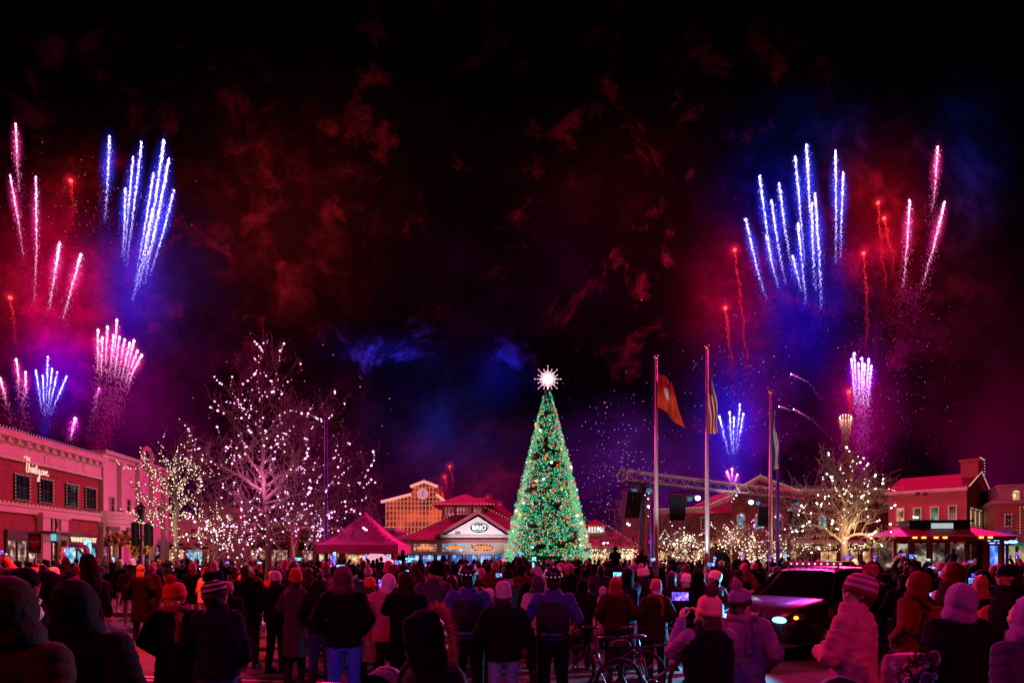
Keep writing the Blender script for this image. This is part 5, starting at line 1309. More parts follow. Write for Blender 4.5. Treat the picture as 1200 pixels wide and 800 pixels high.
lamp('SPOT', 'flag_fill_spot', (at(829,0,20).x, 19.5, .3), (.85,.85,1.), 1100, .1, at(829,560,23), 60, .7)
lamp('SPOT', 'flag_fill_spot', (at(769,0,21).x, 20.5, .3), (1.,.6,.65), 1000, .1, at(775,480,24), 50, .7)

# ------------------------------------------------------------------ lamp posts and poles
def tall_pole(px, Y, ptop, label, heads):
    b = at(px,0,Y); rt = thing('light_pole', label, 'light pole', (b.x, Y, .12 if Y > 22 else 0)); zt = H+(HY-ptop)/F*Y-.12
    p = MB(); p.tube([(0,0,0),(0,0,.9),(0,0,1.0),(0,0,zt)], [.14,.14,.09,.055], 12); p.build('pole', mat('pole_blue_black', (.05,.08,.45), .5, .2, 8), rt, True)  # blue light falling on the pole is put into its colour
    if heads:
        h = MB(); h.tube([(-.5,0,zt-.05),(0,0,zt-.25),(.5,0,zt-.05)], .03, 6); h.build('crossarm', IRON, rt)
        for sx in (-1, 1): l = MB(); l.box(sx*.5-.18, sx*.5+.18, -.12, .12, zt-.08, zt+.05); l.build('lamp_head', IRON, rt)
    return rt
tall_pole(382, 26, 492, 'tall dark blue-lit light pole rising behind the magenta tent', True)
tall_pole(911.5, 27, 505, 'thin dark pole beside the shortest flagpole', False)
tall_pole(764, 27, 570, 'thin dark pole close behind the first flagpole', False)
def street_lamp(px, Y, ptop, label, on=True, col=(1.,.8,.6)):
    b = at(px,0,Y); rt = thing('street_lamp', label, 'street lamp', (b.x, Y, .12 if Y > 22 else 0), 0, 'lantern street lamps'); zt = H+(HY-ptop)/F*Y-.12
    p = MB(); p.tube([(0,0,0),(0,0,.35),(0,0,.4),(0,0,1.0),(0,0,zt-.75)], [.16,.13,.09,.06,.045], 12); p.torus((0,0,1.0), .06, .02); p.build('post', IRON, rt, True)
    c = MB(); z = zt-.75; c.tube([(0,0,z),(0,0,z+.08)], [.13,.13], 8); 
    for k in range(4): a = k*pi/2+pi/4; c.tube([(.11*cos(a),.11*sin(a),z+.08),(.2*cos(a),.2*sin(a),z+.5)], .012, 4)
    c.tube([(0,0,z+.5),(0,0,z+.62),(0,0,z+.7),(0,0,z+.78)], [.25,.12,.05,.02], 8); c.build('lantern_frame', IRON, rt)
    g = MB(); g.tube([(0,0,z+.085),(0,0,z+.49)], [.10,.17], 8); g.build('lantern_glass', glow('lantern_on', (1.,.7,.5), 2.5) if on else GLASSD, rt)
    return rt
street_lamp(165.5, 25, 588, 'black lantern street lamp with long dark banners, before the cream building', False)
street_lamp(269, 36, 600, 'bright lantern street lamp among the low lit trees', True)
lamp('POINT', 'facade_fill', at(165, 585, 27), (1.,.25,.3), 500, .5)  # beside the lantern post, whose own glass is unlit
lamp('POINT', 'facade_fill', tuple(Vector((-19, 33, 4.2))), (1.,.10,.08), 1900, .6)  # fill light added to redden the brick facade, no lantern here
lamp('POINT', 'facade_fill', tuple(Vector((-22, 47, 4.5))), (1.,.32,.48), 1200, .6)  # fill light added to brighten the far cream section
lamp('POINT', 'facade_fill', at(1075, 595, 41), (1.,.12,.22), 2200, .8)  # fill light added in front of the corner house
lamp('POINT', 'facade_fill', at(900, 630, 50), (1.,.4,.3), 900, 1.5)  # unseen fill light before the brick hall
def banner(x0, x1, px, label, Y=24.9):
    mb = MB(); a, b = at(x0, 612, Y), at(x1, 639, Y); n = 8; vs = []
    for i in range(n+1): x = a.x+(b.x-a.x)*i/n; y = Y+.03*sin(i*1.4); vs += [(x, y, a.z), (x, y+.02, b.z)]
    mb.add(vs, [(2*i, 2*i+2, 2*i+3, 2*i+1) for i in range(n)]); o = mb.build('banner', mat('banner_dark', (.02,.015,.02), .7, .2), None, True); tag(o, label, 'banner')
    r = MB(); r.tube([(a.x,Y,a.z),(b.x,Y,a.z)], .02, 6); r.build('rod', IRON, o)
banner(153.5, 163.5, 165, 'dark banner on the side of the lantern post nearer the red shops'); banner(168, 180, 165, 'dark banner on the side of the lantern post nearer the wrapped tree')

def no_entry_sign():
    Y = 24; b = at(41,0,Y); rt = thing('no_entry_sign', 'square do not enter sign with red disc and white bar on a post', 'sign', (b.x, Y, 0)); zc = H+(HY-636)/F*Y; s = .36
    p = MB(); p.tube([(0,.03,0),(0,.03,zc+s)], .03, 6); p.build('post', STEEL, rt)
    f = MB(); f.box(-s*.66,s*.66,-.012,.012,zc-s,zc+s); f.build('plate', mat('sign_dark_plate', (.05,.015,.02), .5, .1), rt)
    d = MB(); n = 28; d.add([(s*.58*cos(2*pi*k/n), -.018, zc+s*.1+s*.72*sin(2*pi*k/n)) for k in range(n)], [tuple(range(n))]); q = d.build('red_disc', mat('sign_red', (.55,.02,.03), .5, .1), rt)
    w = MB(); w.box(-s*.42, s*.42, -.03, -.02, zc+s*.02, zc+s*.2); w.build('white_bar', mat('sign_white_bar', (.75,.7,.7), .5, .1), q)
    t = link('sign_lettering', text_mesh('DO NOT ENTER', .075, mat('sign_white_bar', (.75,.7,.7), .5, .1), .003), q); t.location = (0, -.03, zc-s*.78); t.rotation_euler = (R(90),0,0)
no_entry_sign()

def flower_display(px0, px1, py0, py1, Y, label, cols, seed):
    a, b = at(px0, py0, Y), at(px1, py1, Y); c = (a+b)/2; rt = thing('flower_display', label, 'plant', (c.x, Y, 0)); w, h = (b.x-a.x)/2, (a.z-b.z)/2; rng = random.Random(seed)
    s = MB(); s.tube([(0,0,0),(0,0,c.z-h*.3)], [.07,.05], 8); s.ell((0,0,c.z-h*.5), (w*.6,.3,h*.4), None, 12, 6); s.build('basket', IRON, rt)
    lf = MB(); lf.cur = 0
    for i in range(900):
        t = rng.uniform(0, 2*pi); q = rng.random()**.4; p = Vector((w*q*cos(t), rng.uniform(-.35,.35), c.z+h*q*sin(t))); d = Vector((rng.gauss(0,1),rng.gauss(0,1),rng.gauss(0,1))).normalized(); e = d.orthogonal().normalized(); r = rng.uniform(.03,.075)
        lf.cur = rng.choice((0,0,1,2)); lf.add([p-d*r, p+e*r*.7, p+d*r, p-e*r*.7], [(0,1,2,3)])
    lf.build('foliage', cols, rt)
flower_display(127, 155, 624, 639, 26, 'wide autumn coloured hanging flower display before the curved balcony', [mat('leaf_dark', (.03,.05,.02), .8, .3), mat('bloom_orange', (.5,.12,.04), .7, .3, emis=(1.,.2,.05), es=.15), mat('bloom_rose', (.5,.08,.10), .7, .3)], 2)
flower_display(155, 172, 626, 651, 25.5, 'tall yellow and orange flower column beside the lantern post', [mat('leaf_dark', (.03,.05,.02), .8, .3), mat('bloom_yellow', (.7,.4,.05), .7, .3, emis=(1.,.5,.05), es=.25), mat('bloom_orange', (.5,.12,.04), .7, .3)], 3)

# ------------------------------------------------------------------ trolley
def trolley():
    Y = 31; x0 = at(1047,0,Y).x; x1 = at(1156,0,Y).x; L = x1-x0+.5; rt = thing('trolley_car', 'old style trolley car with magenta roof, clerestory and amber roof lamps', 'trolley', (x0, Y, 0), R(-6))
    red = mat('trolley_red', (.30,.03,.03), .4, .15, 4, spec=.5); W = 2.6; Z = lambda py: H+(HY-py)/F*Y
    boxpart('body', red, rt, (0, L, 0, W, .45, 1.05), (.0, L, -.04, W+.04, 1.03, 1.12)); boxpart('underframe', IRON, rt, (.2, L-.2, .1, W-.1, .25, .449))
    ze = Z(628.5)
    for i in range(7):
        x = L*i/6; q = max(0, min(L-.16, x-.08)); boxpart('post', red, rt, (q, q+.16, 0, .12, 1.121, ze-.05)); boxpart('post', red, rt, (q, q+.16, W-.12, W, 1.121, ze-.05))
    boxpart('roof_fascia', red, rt, (-.3, L+.3, -.35, -.28, ze-.2, ze), (-.3, L+.3, W+.28, W+.35, ze-.2, ze))
    r = MB(); hip(r, -.4, L+.4, -.45, W+.45, ze, ze+.55, 1.4); r.build('roof', mat('trolley_roof', (.35,.03,.07), .6, .15, 2), rt)
    cl = MB(); cl.box(1.1, L-1.1, W/2-.55, W/2+.55, ze+.15, ze+.75); cl.box(1.0, L-1.0, W/2-.7, W/2+.7, ze+.75, ze+.83); c = cl.build('clerestory', IRON, rt)
    sg = boxpart('roof_sign', glow('sign_pale', (.5,.55,.6), .9), rt, (L*.42, L*.62, W/2-.6, W/2-.556, ze+.42, ze+.68))
    for x in (.8, 1.2, L*.35, L*.35+.4, L*.75, L*.75+.4): b = MB(); b.box(x-.09, x+.09, -.40, -.352, ze-.1, ze-.02); b.build('marker_lamp', glow('amber_marker', (1.,.45,.05), 3.), rt)
    for i in range(6):
        xa, xb = L*i/6+.09, L*(i+1)/6-.09
        if i == 3: continue
        w = boxpart('window', IRON, rt, (xa, xb, .03, .07, 1.125, 1.2), (xa, xb, .03, .07, ze-.3, ze-.22), (xa, xa+.05, .03, .07, 1.2, ze-.3), (xb-.05, xb, .03, .07, 1.2, ze-.3))
    q = MB(); q.quad((.1,W-.2,1.1),(L-.1,W-.2,1.1),(L-.1,W-.2,ze-.3),(.1,W-.2,ze-.3)); q.build('rear_pane', screen('trolley_view', (.01,.008,.008), (.10,.05,.04), (.7,.7,.5), .9, 1.3, 6), rt)
    for x in (1.1, L-1.1):
        for y in (.12, W-.3): m = MB(); m.tube([(x,y,.42),(x,y+.22,.42)], .42, 18); m.build('wheel', BLACKP, rt)
    for i in range(4): boxpart('bench', mat('bench_wood', (.2,.1,.05), .5, .2), rt, (.5+i*1.1, .9+i*1.1, .3, W-.4, 1.122, 1.55))
trolley()
# ------------------------------------------------------------------ police car
def suv():
    rt = thing('police_car', 'black police utility car with magenta sheen on bonnet and roof, one headlight lit blue', 'car', (5.3-.57, 12+.76, 0), math.atan2(.6, .8))
    paint = mat('car_paint_black', (.012,.010,.014), .22, 0, spec=.6); roof_sheen = mat('car_roof_sheen', (.80,.34,.55), .35, 0, metal=.45, spec=.6)  # magenta sky reflection is put into the roof colour of the black car
    # stations: x, z_low, z_belt, half width, z_top, half width top
    ST = [(0,.38,.72,.70,.80,.62),(.10,.34,.80,.86,.92,.74),(.35,.33,.93,.95,1.03,.80),(.8,.33,1.0,.975,1.10,.82),(1.42,.33,1.05,.985,1.16,.84),
          (2.15,.33,1.07,.985,1.70,.63),(2.4,.33,1.08,.985,1.755,.64),(3.2,.33,1.09,.985,1.775,.64),(4.1,.33,1.10,.975,1.745,.62),(4.45,.33,1.11,.965,1.70,.60),(4.88,.36,1.12,.93,1.14,.80),(5.0,.42,.95,.85,1.0,.72)]
    def ring(s):
        x, zl, zb, w, zt, wt = s; h = [(w*.90, zl), (w*.985, zl+.12), (w, (zl+zb)/2), (w*.985, zb-.03), (w*.95, zb)]
        if zt - zb > .4: h += [(wt+.03, zt-.07), (wt*.93, zt-.012), (wt*.5, zt+.012)]
        else: h += [(wt+ (w*.95-wt)*.45, (zb+zt)/2+.01), (wt, zt), (wt*.5, zt+.015)]
        return [(x, -a, b) for a, b in h] + [(x, a, b) for a, b in reversed(h)]
    rings = [ring(s) for s in ST]; n = len(rings[0]); body = MB(); bon = MB(); roof = MB()
    for i in range(len(rings)-1):
        for k in range(n):
            k2 = (k+1) % n; q = (rings[i][k], rings[i+1][k], rings[i+1][k2], rings[i][k2])
            tall0, tall1 = ST[i][4]-ST[i][2] > .4, ST[i+1][4]-ST[i+1][2] > .4
            if k in (4, n-6) and tall0 and tall1: continue
            if tall0 != tall1 and 4 <= k <= n-6: continue
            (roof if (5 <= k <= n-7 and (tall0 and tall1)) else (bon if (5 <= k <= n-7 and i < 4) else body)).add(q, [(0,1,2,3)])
    body.add(rings[0], [tuple(range(n))[::-1]]); body.add(rings[-1], [tuple(range(n))])
    def weld(o):
        bm = bmesh.new(); bm.from_mesh(o.data); bmesh.ops.remove_doubles(bm, verts=bm.verts, dist=.001); bmesh.ops.recalc_face_normals(bm, faces=bm.faces); bm.to_mesh(o.data); bm.free()
        o.data.polygons.foreach_set('use_smooth', [True]*len(o.data.polygons))
    weld(body.build('body', paint, rt)); weld(roof.build('roof', roof_sheen, rt)); weld(bon.build('bonnet', mat('bonnet_sheen', (.06,.03,.065), .28, 0, metal=.3, spec=.6), rt))  # bonnet colour carries some of the same magenta reflection
    gl = mat('car_glass', (.006,.004,.006), .04, 0, spec=.9)
    def panel(name, pts, m): mb = MB(); mb.add(pts, [tuple(range(len(pts)))]); return mb.build(name, m, rt)
    w0, w1 = rings[4], rings[5]
    ws = MB(); ks = list(range(4, n-4)); vs = [w0[k] for k in ks]+[w1[k] for k in ks]; m_ = len(ks); ws.add(vs, [(i, i+1, m_+i+1, m_+i) for i in range(m_-1)]); weld(ws.build('windscreen', gl, rt))
    w0, w1 = rings[9], rings[10]; ws = MB(); vs = [w0[k] for k in ks]+[w1[k] for k in ks]; ws.add(vs, [(i, i+1, m_+i+1, m_+i) for i in range(m_-1)]); weld(ws.build('rear_window', gl, rt))
    for sy in (-1, 1):
        mb = MB()
        for i in range(5, 9):
            a, b = rings[i], rings[i+1]; k = 4 if sy < 0 else n-6; mb.add([a[k], b[k], b[k+1], a[k+1]], [(0,1,2,3)])
        sw = mb.build('side_window', gl, rt)
        p = MB()
        for x in (2.42, 3.3, 4.15): p.tube([(x, sy*.945, 1.08), (x+.02, sy*.68, 1.72)], .035, 5)
        p.tube([(1.42, sy*.935, 1.08),(2.15, sy*.66, 1.66),(2.5, sy*.675, 1.715),(4.1, sy*.65, 1.70),(4.5, sy*.64,1.64),(4.88, sy*.88, 1.13)], .035, 6); p.build('pillar', paint, rt)
        t = MB(); t.tube([(1.5, sy*.955, 1.085),(4.8, sy*.95, 1.125)], .014, 5); t.build('chrome_trim', STEEL, rt)
        rr = MB(); rr.tube([(2.4, sy*.56, 1.76),(2.5, sy*.56, 1.82),(4.1, sy*.54, 1.81),(4.25, sy*.54, 1.75)], .02, 6); rr.build('roof_rail', STEEL, rt)
        for x in (1.0, 4.05):
            wa = MB(); wa.tube([(x, sy*.90, .38),(x, sy*.992, .38)], .46, 24); wa.build('wheel_arch', BLACKP, rt)
            wh = MB(); wh.torus((x, sy*.93, .37), .28, .10, 'y', 28, 10); w_ = wh.build('wheel', mat('tyre', (.015,.015,.015), .9, .1), rt, True)
            ri = MB(); ri.tube([(x, sy*.90, .37),(x, sy*1.0, .37)], [.2,.2], 20)
            for a in range(5): an = a*2*pi/5; ri.tube([(x, sy*1.01, .37),(x+.22*cos(an), sy*1.0, .37+.22*sin(an))], .03, 5)
            ri.build('rim', STEEL, w_)
        mi = MB(); mi.ell((1.85, sy*1.12, 1.16), (.07,.13,.085), None, 12, 8); mi.tube([(1.85, sy*.95, 1.10),(1.85, sy*1.08, 1.12)], .025, 6); mi.build('mirror', mat('mirror_shell', (.4,.3,.36), .2, 0, spec=.6), rt, True)
        for x in (2.0, 3.0, 4.0):
            d = MB(); d.box(x-.006, x+.006, sy*.99-.004, sy*.99+.004, .42, 1.06)
            if x < 4: d.box(x+.75, x+.93, sy*1.0-.012, sy*1.0+.012, .96, .99)
            d.build('door_seam', BLACKP, rt)
        hl = MB(); hl.add([(.06,sy*.50,.70),(.03,sy*.70,.71),(.30,sy*.952,.80),(.36,sy*.955,.93),(.10,sy*.74,.885),(.04,sy*.50,.84)], [(0,1,4,5),(1,2,3,4)] if sy < 0 else [(5,4,1,0),(4,3,2,1)])
        h_ = hl.build('headlight', mat('headlight_housing', (.05,.05,.06), .15, 0, spec=.8), rt)
        b = MB(); b.ell((.03, sy*.62, .785), (.06,.15,.062), None, 12, 8); b.build('headlight_lens', glow('headlight_blue_white', (.12,.55,1.), 6.), h_)
        b = MB(); b.ell((.17, sy*.885, .84), (.05,.045,.035), None, 10, 8); b.build('turn_signal', glow('amber_signal', (1.,.22,.01), 5.), h_)
    g = MB()
    for i in range(5): g.box(-.012, .02, -.46, .46, .52+i*.065, .545+i*.065)
    g.build('grille', IRON, rt)
    lbm = MB(); lbm.box(2.55, 2.85, -.62, .62, 1.80, 1.90); lbo = lbm.build('roof_light_bar', mat('light_bar_lens', (.45,.2,.3), .2, 0, spec=.6), rt)
    lg = MB()
    for i in range(9): lg.octa((2.54, -.56+i*.14, 1.85), .022)
    lg.build('bar_lamp', glow('bar_lamp_pink', (1.,.4,.8), 3.), lbo)
    pb = MB()
    for sy in (-.33, .33): pb.tube([(-.02,sy,.36),(-.20,sy,.42),(-.22,sy,.85),(-.12,sy,1.0)], .035, 8)
    for z in (.5,.7,.88): pb.tube([(-.2,-.42,z),(-.2,.42,z)], .03, 8)
    pb.build('push_bar', IRON, rt, True)
    bp = MB(); bp.box(-.06,.10,-.84,.84,.34,.50); bp.build('bumper', paint, rt)
    for k_, (xx, zz_) in enumerate(((1.55,.86),)):
        t = link('unit_number', text_mesh('06', .24, mat('decal_gold', (.6,.35,.25), .5, 0), .003, bold=.004), rt); t.location = (1.30, -1.0, .88); t.rotation_euler = (R(90),0,0)
    wp = MB(); wp.tube([(1.50,-.5,1.20),(1.72,.0,1.36)], .012, 5); wp.tube([(1.50,.2,1.20),(1.72,.62,1.34)], .012, 5); wp.build('wiper', BLACKP, rt)
suv()
hd = Vector((-.8,-.6,0)); hp = Vector((5.15,12.15,.78))
lamp('SPOT', 'headlight_beam', hp+hd*.35, (.08,.55,1.), 3200, .08, hp+hd*8+Vector((0,0,.15)), 85, .7)

# ------------------------------------------------------------------ bicycles
def bicycle(label, loc, rz, group='police bicycles'):
    rt = thing('bicycle', label, 'bicycle', loc, rz, group); fr = mat('bike_frame_black', (.015,.015,.02), .25, 0, spec=.7); r = .34
    for x in (-.52, .52):
        w = MB(); w.torus((x,0,r), r-.02, .022, 'y', 36, 8); o = w.build('wheel', mat('tyre', (.015,.015,.015), .9, .1), rt, True)
        s = MB(); s.torus((x,0,r), r-.05, .008, 'y', 30, 5)
        for a in range(16): an = a*pi/8; s.tube([(x,.02*(-1)**a,r),(x+(r-.05)*cos(an),0,r+(r-.05)*sin(an))], .0025, 3)
        s.tube([(x,-.05,r),(x,.05,r)], .02, 8); s.build('rim', mat('dark_rim', (.06,.06,.065), .4, 0, metal=.6), o)
    f = MB(); bb = (-.08,0,.30); st = (-.22,0,.80); hd_ = (.36,0,.84); hb = (.40,0,.68); ra = (-.52,0,.34)
    for a, b, q in ((bb,st,.016),(st,hd_,.017),(bb,hb,.02),(hd_,hb,.02)): f.tube([a,b], q, 8)
    for sy in (-.05,.05):
        f.tube([bb,(-.52,sy,.34)], .009, 6); f.tube([st,(-.52,sy,.34)], .008, 6); f.tube([(hb[0],sy*.5,hb[2]),(.46,sy,.5),(.52,sy,.34)], .012, 6)
    f.build('frame', fr, rt, True)
    h = MB(); h.tube([hd_,(.34,0,.96),(.39,0,.99)], .014, 6); h.tube([(.33,-.33,1.01),(.38,-.12,1.0),(.39,0,.99),(.38,.12,1.0),(.33,.33,1.01)], .012, 8); h.tube([(.33,-.33,1.01),(.31,-.24,1.0)], .018, 8); h.build('handlebar', fr, rt, True)
    s = MB(); s.tube([st,(-.25,0,.93)], .013, 6); s.ell((-.27,0,.95), (.14,.07,.03), None, 12, 6); s.build('saddle', BLACKP, rt, True)
    p = MB(); p.torus((-.08,-.05,.30), .09, .006, 'y', 20, 5); p.tube([(-.08,-.06,.30),(.0,-.08,.16)], .01, 6); p.tube([(-.08,.06,.30),(-.16,.08,.44)], .01, 6); p.box(-.03,.05,-.17,-.08,.145,.165); p.box(-.19,-.11,.08,.17,.43,.45); p.build('crank', STEEL, rt)
    b = MB(); b.ell((-.5,0,.83), (.16,.11,.09), None, 10, 6); b.build('rack_bag', BLACKF, rt)
    return rt
bicycle('bicycle with its wheel facing the viewer, beside the person in the red hood', (at(712,0,9.3).x, 9.3, 0), R(-28)); 
bicycle('bicycle leaning behind the person filming in the pale bobble hat', (at(768,0,8.4).x, 8.4, 0), R(14))

def stroller(label, loc, rz, m):
    rt = thing('stroller', label, 'stroller', loc, rz, 'strollers in the crowd'); fr = IRON
    f = MB()
    for sx in (-.26, .26): f.tube([(sx,.45,.12),(sx,.0,.55),(sx,-.45,.98),(sx,-.5,1.03)], .014, 8); f.tube([(sx,-.3,.12),(sx,.05,.55)], .014, 8)
    f.tube([(-.26,-.5,1.03),(0,-.53,1.05),(.26,-.5,1.03)], .022, 8); f.build('frame', fr, rt, True)
    for sx in (-.27,.27):
        for y in (-.3,.45): w = MB(); w.torus((sx,y,.12), .10, .022, 'x', 20, 6); w.build('wheel', BLACKP, rt, True)
    s = MB(); s.loft([(.42,0,.0,.2,.22),(.5,0,.0,.22,.26),(.72,0,-.12,.22,.16),(.95,0,-.22,.2,.08)], 16); s.build('seat', BLACKF, rt, True)
    c = MB(); cc = MB()
    for i in range(7):
        for mb, k in ((c, i),): pass
    vs = []
    for i in range(9):
        a = R(-20+i*17)
        for j in range(11): t = pi*j/10; vs.append((.24*cos(t), -.12+.30*sin(t)*cos(a)*.9, .82+.30*sin(t)*sin(a)))
    c.add(vs, [(i*11+j, i*11+j+1, (i+1)*11+j+1, (i+1)*11+j) for i in range(8) for j in range(10)]); c.build('canopy', m, rt, True)
    for i in (3, 6):
        a = R(-20+i*17); q = MB(); q.tube([(.243*cos(pi*j/10), -.12+.305*sin(pi*j/10)*cos(a)*.9, .82+.305*sin(pi*j/10)*sin(a)) for j in range(11)], .014, 5); q.build('canopy_rib', FAB['white'], rt)
stroller('grey hooded stroller with pale canopy ribs beside the fur hood', (at(463,0,5.0).x, 5.0, 0), R(-30), FAB['grey'])
stroller('black stroller in front of the rose fleece jacket, seen at the bottom edge', (at(982,0,4.5).x, 4.6, 0), R(8), FAB['charcoal'])

# ------------------------------------------------------------------ fireworks
def P3(px, py, Y=110.): return at(px, py, Y)
VG = vglow('burning_grains')
rngf = random.Random(77)
KINDC = {'blue': ((.30,.20,1.),(.05,.02,1.)), 'pink': ((1.,.30,.60),(1.,.03,.35)), 'magenta': ((1.,.25,.85),(.8,.0,.45)), 'red': ((1.,.02,.03),(1.,.01,.03)), 'violet': ((.75,.35,1.),(.85,.0,.65)), 'gold': ((1.,.6,.35),(.9,.15,.05))}
FWG = {}
def halo(name, col, s):
    """emissive halo imitating bloom, thinning out from its middle"""
    name = 'glow_halo_'+name
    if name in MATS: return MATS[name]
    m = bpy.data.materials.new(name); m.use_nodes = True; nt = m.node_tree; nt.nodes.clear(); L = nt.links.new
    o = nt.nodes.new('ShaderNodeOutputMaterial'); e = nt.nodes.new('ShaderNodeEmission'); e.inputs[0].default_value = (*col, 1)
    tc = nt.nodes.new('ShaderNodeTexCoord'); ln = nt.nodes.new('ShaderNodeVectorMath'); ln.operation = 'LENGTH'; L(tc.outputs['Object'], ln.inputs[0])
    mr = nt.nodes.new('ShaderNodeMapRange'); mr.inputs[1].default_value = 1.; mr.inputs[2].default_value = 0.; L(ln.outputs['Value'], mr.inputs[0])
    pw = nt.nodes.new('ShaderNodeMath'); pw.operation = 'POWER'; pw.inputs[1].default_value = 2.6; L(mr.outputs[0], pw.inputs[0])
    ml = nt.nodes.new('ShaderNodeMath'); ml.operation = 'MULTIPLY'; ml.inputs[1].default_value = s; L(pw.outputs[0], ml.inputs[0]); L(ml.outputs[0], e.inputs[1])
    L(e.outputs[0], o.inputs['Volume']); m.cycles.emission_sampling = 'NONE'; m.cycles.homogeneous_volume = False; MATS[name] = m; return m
_UB = {}
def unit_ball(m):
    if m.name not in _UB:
        b = MB(); b.ell((0,0,0), 1., None, 20, 14); _UB[m.name] = b.mesh('glow_halo', [m], True)
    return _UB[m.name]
def comet(label, pts, kind, w=1.5, n=260, core=.6, head=.95, wav=0., group=None, Y=110., dens=1., bright=1.):
    """a burning shell: a bright head, a dense hot strand under it, then loose embers falling back along its path (head first in pts)"""
    w = w*1.25; core = min(.9, core*1.2) if kind != 'red' else .85; c1, c2 = KINDC[kind]; mb = MB(); S = Y/F; P = [P3(x, y, Y) for x, y in pts]
    seg = [(P[i+1]-P[i]).length for i in range(len(P)-1)]; T = sum(seg); ph = rngf.uniform(0, 6)
    def pos(t):
        d = t*T
        for i, s in enumerate(seg):
            if d <= s or i == len(seg)-1:
                p = P[i].lerp(P[i+1], min(2.2, d/s)); break
            d -= s
        if wav: p = p+Vector((sin(t*T/S*.16+ph)*wav*S*(.3+t), 0, 0))+Vector((sin(t*T/S*.45+ph*2)*wav*S*.35, 0, 0))
        return p
    base = P[0]
    # strand
    m = int(core*T/S*2.3)
    for i in range(m):
        t = core*i/max(1, m); q = (1-t/core) if kind != 'red' else .25*(1-t/core)
        f = (1.0+2.6*q*q)*bright*rngf.uniform(.6,1.5); mb.col = tuple(c*f+((1.5 if kind == 'blue' else .8)*q*bright if kind != 'red' else 0) for c in c1); g = rngf.gauss(0,1); r = w*S*(.13+.24*q)*rngf.uniform(.5,1.3)
        if abs(g) > .9 and kind != 'red': mb.col = tuple((a*.55+b*.45)*(.7+q)*bright for a, b in zip(c1, c2)); r *= .7
        mb.octa(pos(t)+Vector((g*(.17+.33*(1-q))*w*S, rngf.gauss(0,.2*w*S), 0)), r, r*rngf.uniform(1.,2.4))
    for i in range(int(n*dens*1.9)):
        t = rngf.random()**.85*1.65; f = max(.42, (max(.0,1-t)**1.2)*1.6)*rngf.uniform(.55,1.5)*bright; k = t**.6; mb.col = tuple((a*(1-k)+b*k)*f for a, b in zip(c1, c2))
        sp = w*S*(.40+1.25*t); r = S*rngf.uniform(.25,.60)*(1-.4*t)*min(1.3, .5+w*.35)
        mb.octa(pos(t)+Vector((rngf.gauss(0,sp), rngf.gauss(0,sp), rngf.gauss(0,sp*.6))), r, r*rngf.uniform(1,2))
    o = thing('firework_comet', label, 'firework', base, 0, group)
    o2 = tag(mb.build('spark_trail', VG, o), kind='stuff'); o2.location = -base
    h = MB(); hr = w*S*head*(.34 if kind != 'red' else .36); h.ell((0,0,-hr*.4), (hr, hr, hr*(1.6 if kind != 'red' else 1.)), None, 12, 8); hc = tuple(min(1, c*.6+.5) for c in c1) if kind != 'red' else (1.,.12,.10)
    h.build('burning_head', glow('head_'+kind, hc, 5. if kind != 'red' else 1.6), o, True)
    # emissive halo added round the burning strand, standing in for bloom
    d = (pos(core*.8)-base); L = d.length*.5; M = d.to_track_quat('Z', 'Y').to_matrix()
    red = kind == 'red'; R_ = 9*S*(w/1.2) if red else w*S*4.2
    e = link('glow_halo', unit_ball(halo(kind, {'blue':(.02,.04,1.),'pink':(1.,.03,.30),'magenta':(.8,.0,.6),'red':(1.,.015,.04),'violet':(.3,.0,1.),'gold':(1.,.2,.05)}[kind], .75*(.8 if red else 1.))), o)
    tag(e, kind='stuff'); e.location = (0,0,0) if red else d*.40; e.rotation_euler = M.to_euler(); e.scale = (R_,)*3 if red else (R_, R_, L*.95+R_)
    return o
def words(group, side): return group
bl = [((166,167),(158,235),(146,330)),((156,184),(151,240),(144,320)),((147,221),(146,260),(143,310)),((192,165),(180,250),(160,350)),((198,187),(186,250),(166,350)),((180,203),(171,260),(155,350)),((204,223),(192,270),(172,335)),((189,236),(178,285),(158,350)),((179,246),(168,300),(152,365))]
nth = ['second','third','fourth','fifth','sixth','seventh','eighth','ninth','tenth','eleventh','twelfth']
comet('lone thick blue white comet, left of the dense blue fan over the brick shops', [(128.5,160),(126,215),(121,280)], 'blue', 2.4, 420, .7, group='blue white comets over the brick shops')
for i, p in enumerate(bl): comet('blue white comet over the brick shops, %s' % ['upper middle beside a shorter twin','just below the upper middle head','lowest on the outer edge nearest the lone comet','highest of all','second highest, at far side of the fan','bending in the middle of the fan','outermost strand toward the christmas tree','low in the dense lower bundle','lowest in the dense bundle'][i], p, 'blue', 2.6 if i in (3,4,7,8) else 2.1, 520 if i in (3,4,7,8) else 380, .75, group='blue white comets over the brick shops', bright=1.15)
for lab, p, w in (('tallest pink comet at the far left edge',[(18.5,145),(20,190),(24,240)],1.7),('leaning pink comet crossing below the tallest one',[(12,206),(20,250),(30,318)],1.7),('straight pink comet right of the leaning one',[(42,207),(43,290),(39,380)],1.7),('thick pink comet over the red smoke, nearer the edge',[(70,284),(64,325),(54,378)],2.3),('thick pink comet over the red smoke, nearer the blue fan',[(95,298),(86,330),(70,388)],2.3)):
    comet(lab, p, 'pink', w, 300, .7, group='pink comets over the brick shops')
for lab, p in (('red star with a short trail high on the left',[(83,211),(86,240),(84,262)]),('red star at the left edge above a wavy trail',[(12,348),(16,375),(20,412)])): comet(lab, p, 'red', 1.2, 130, .2, 4.2, 1.0, group='red star shells')
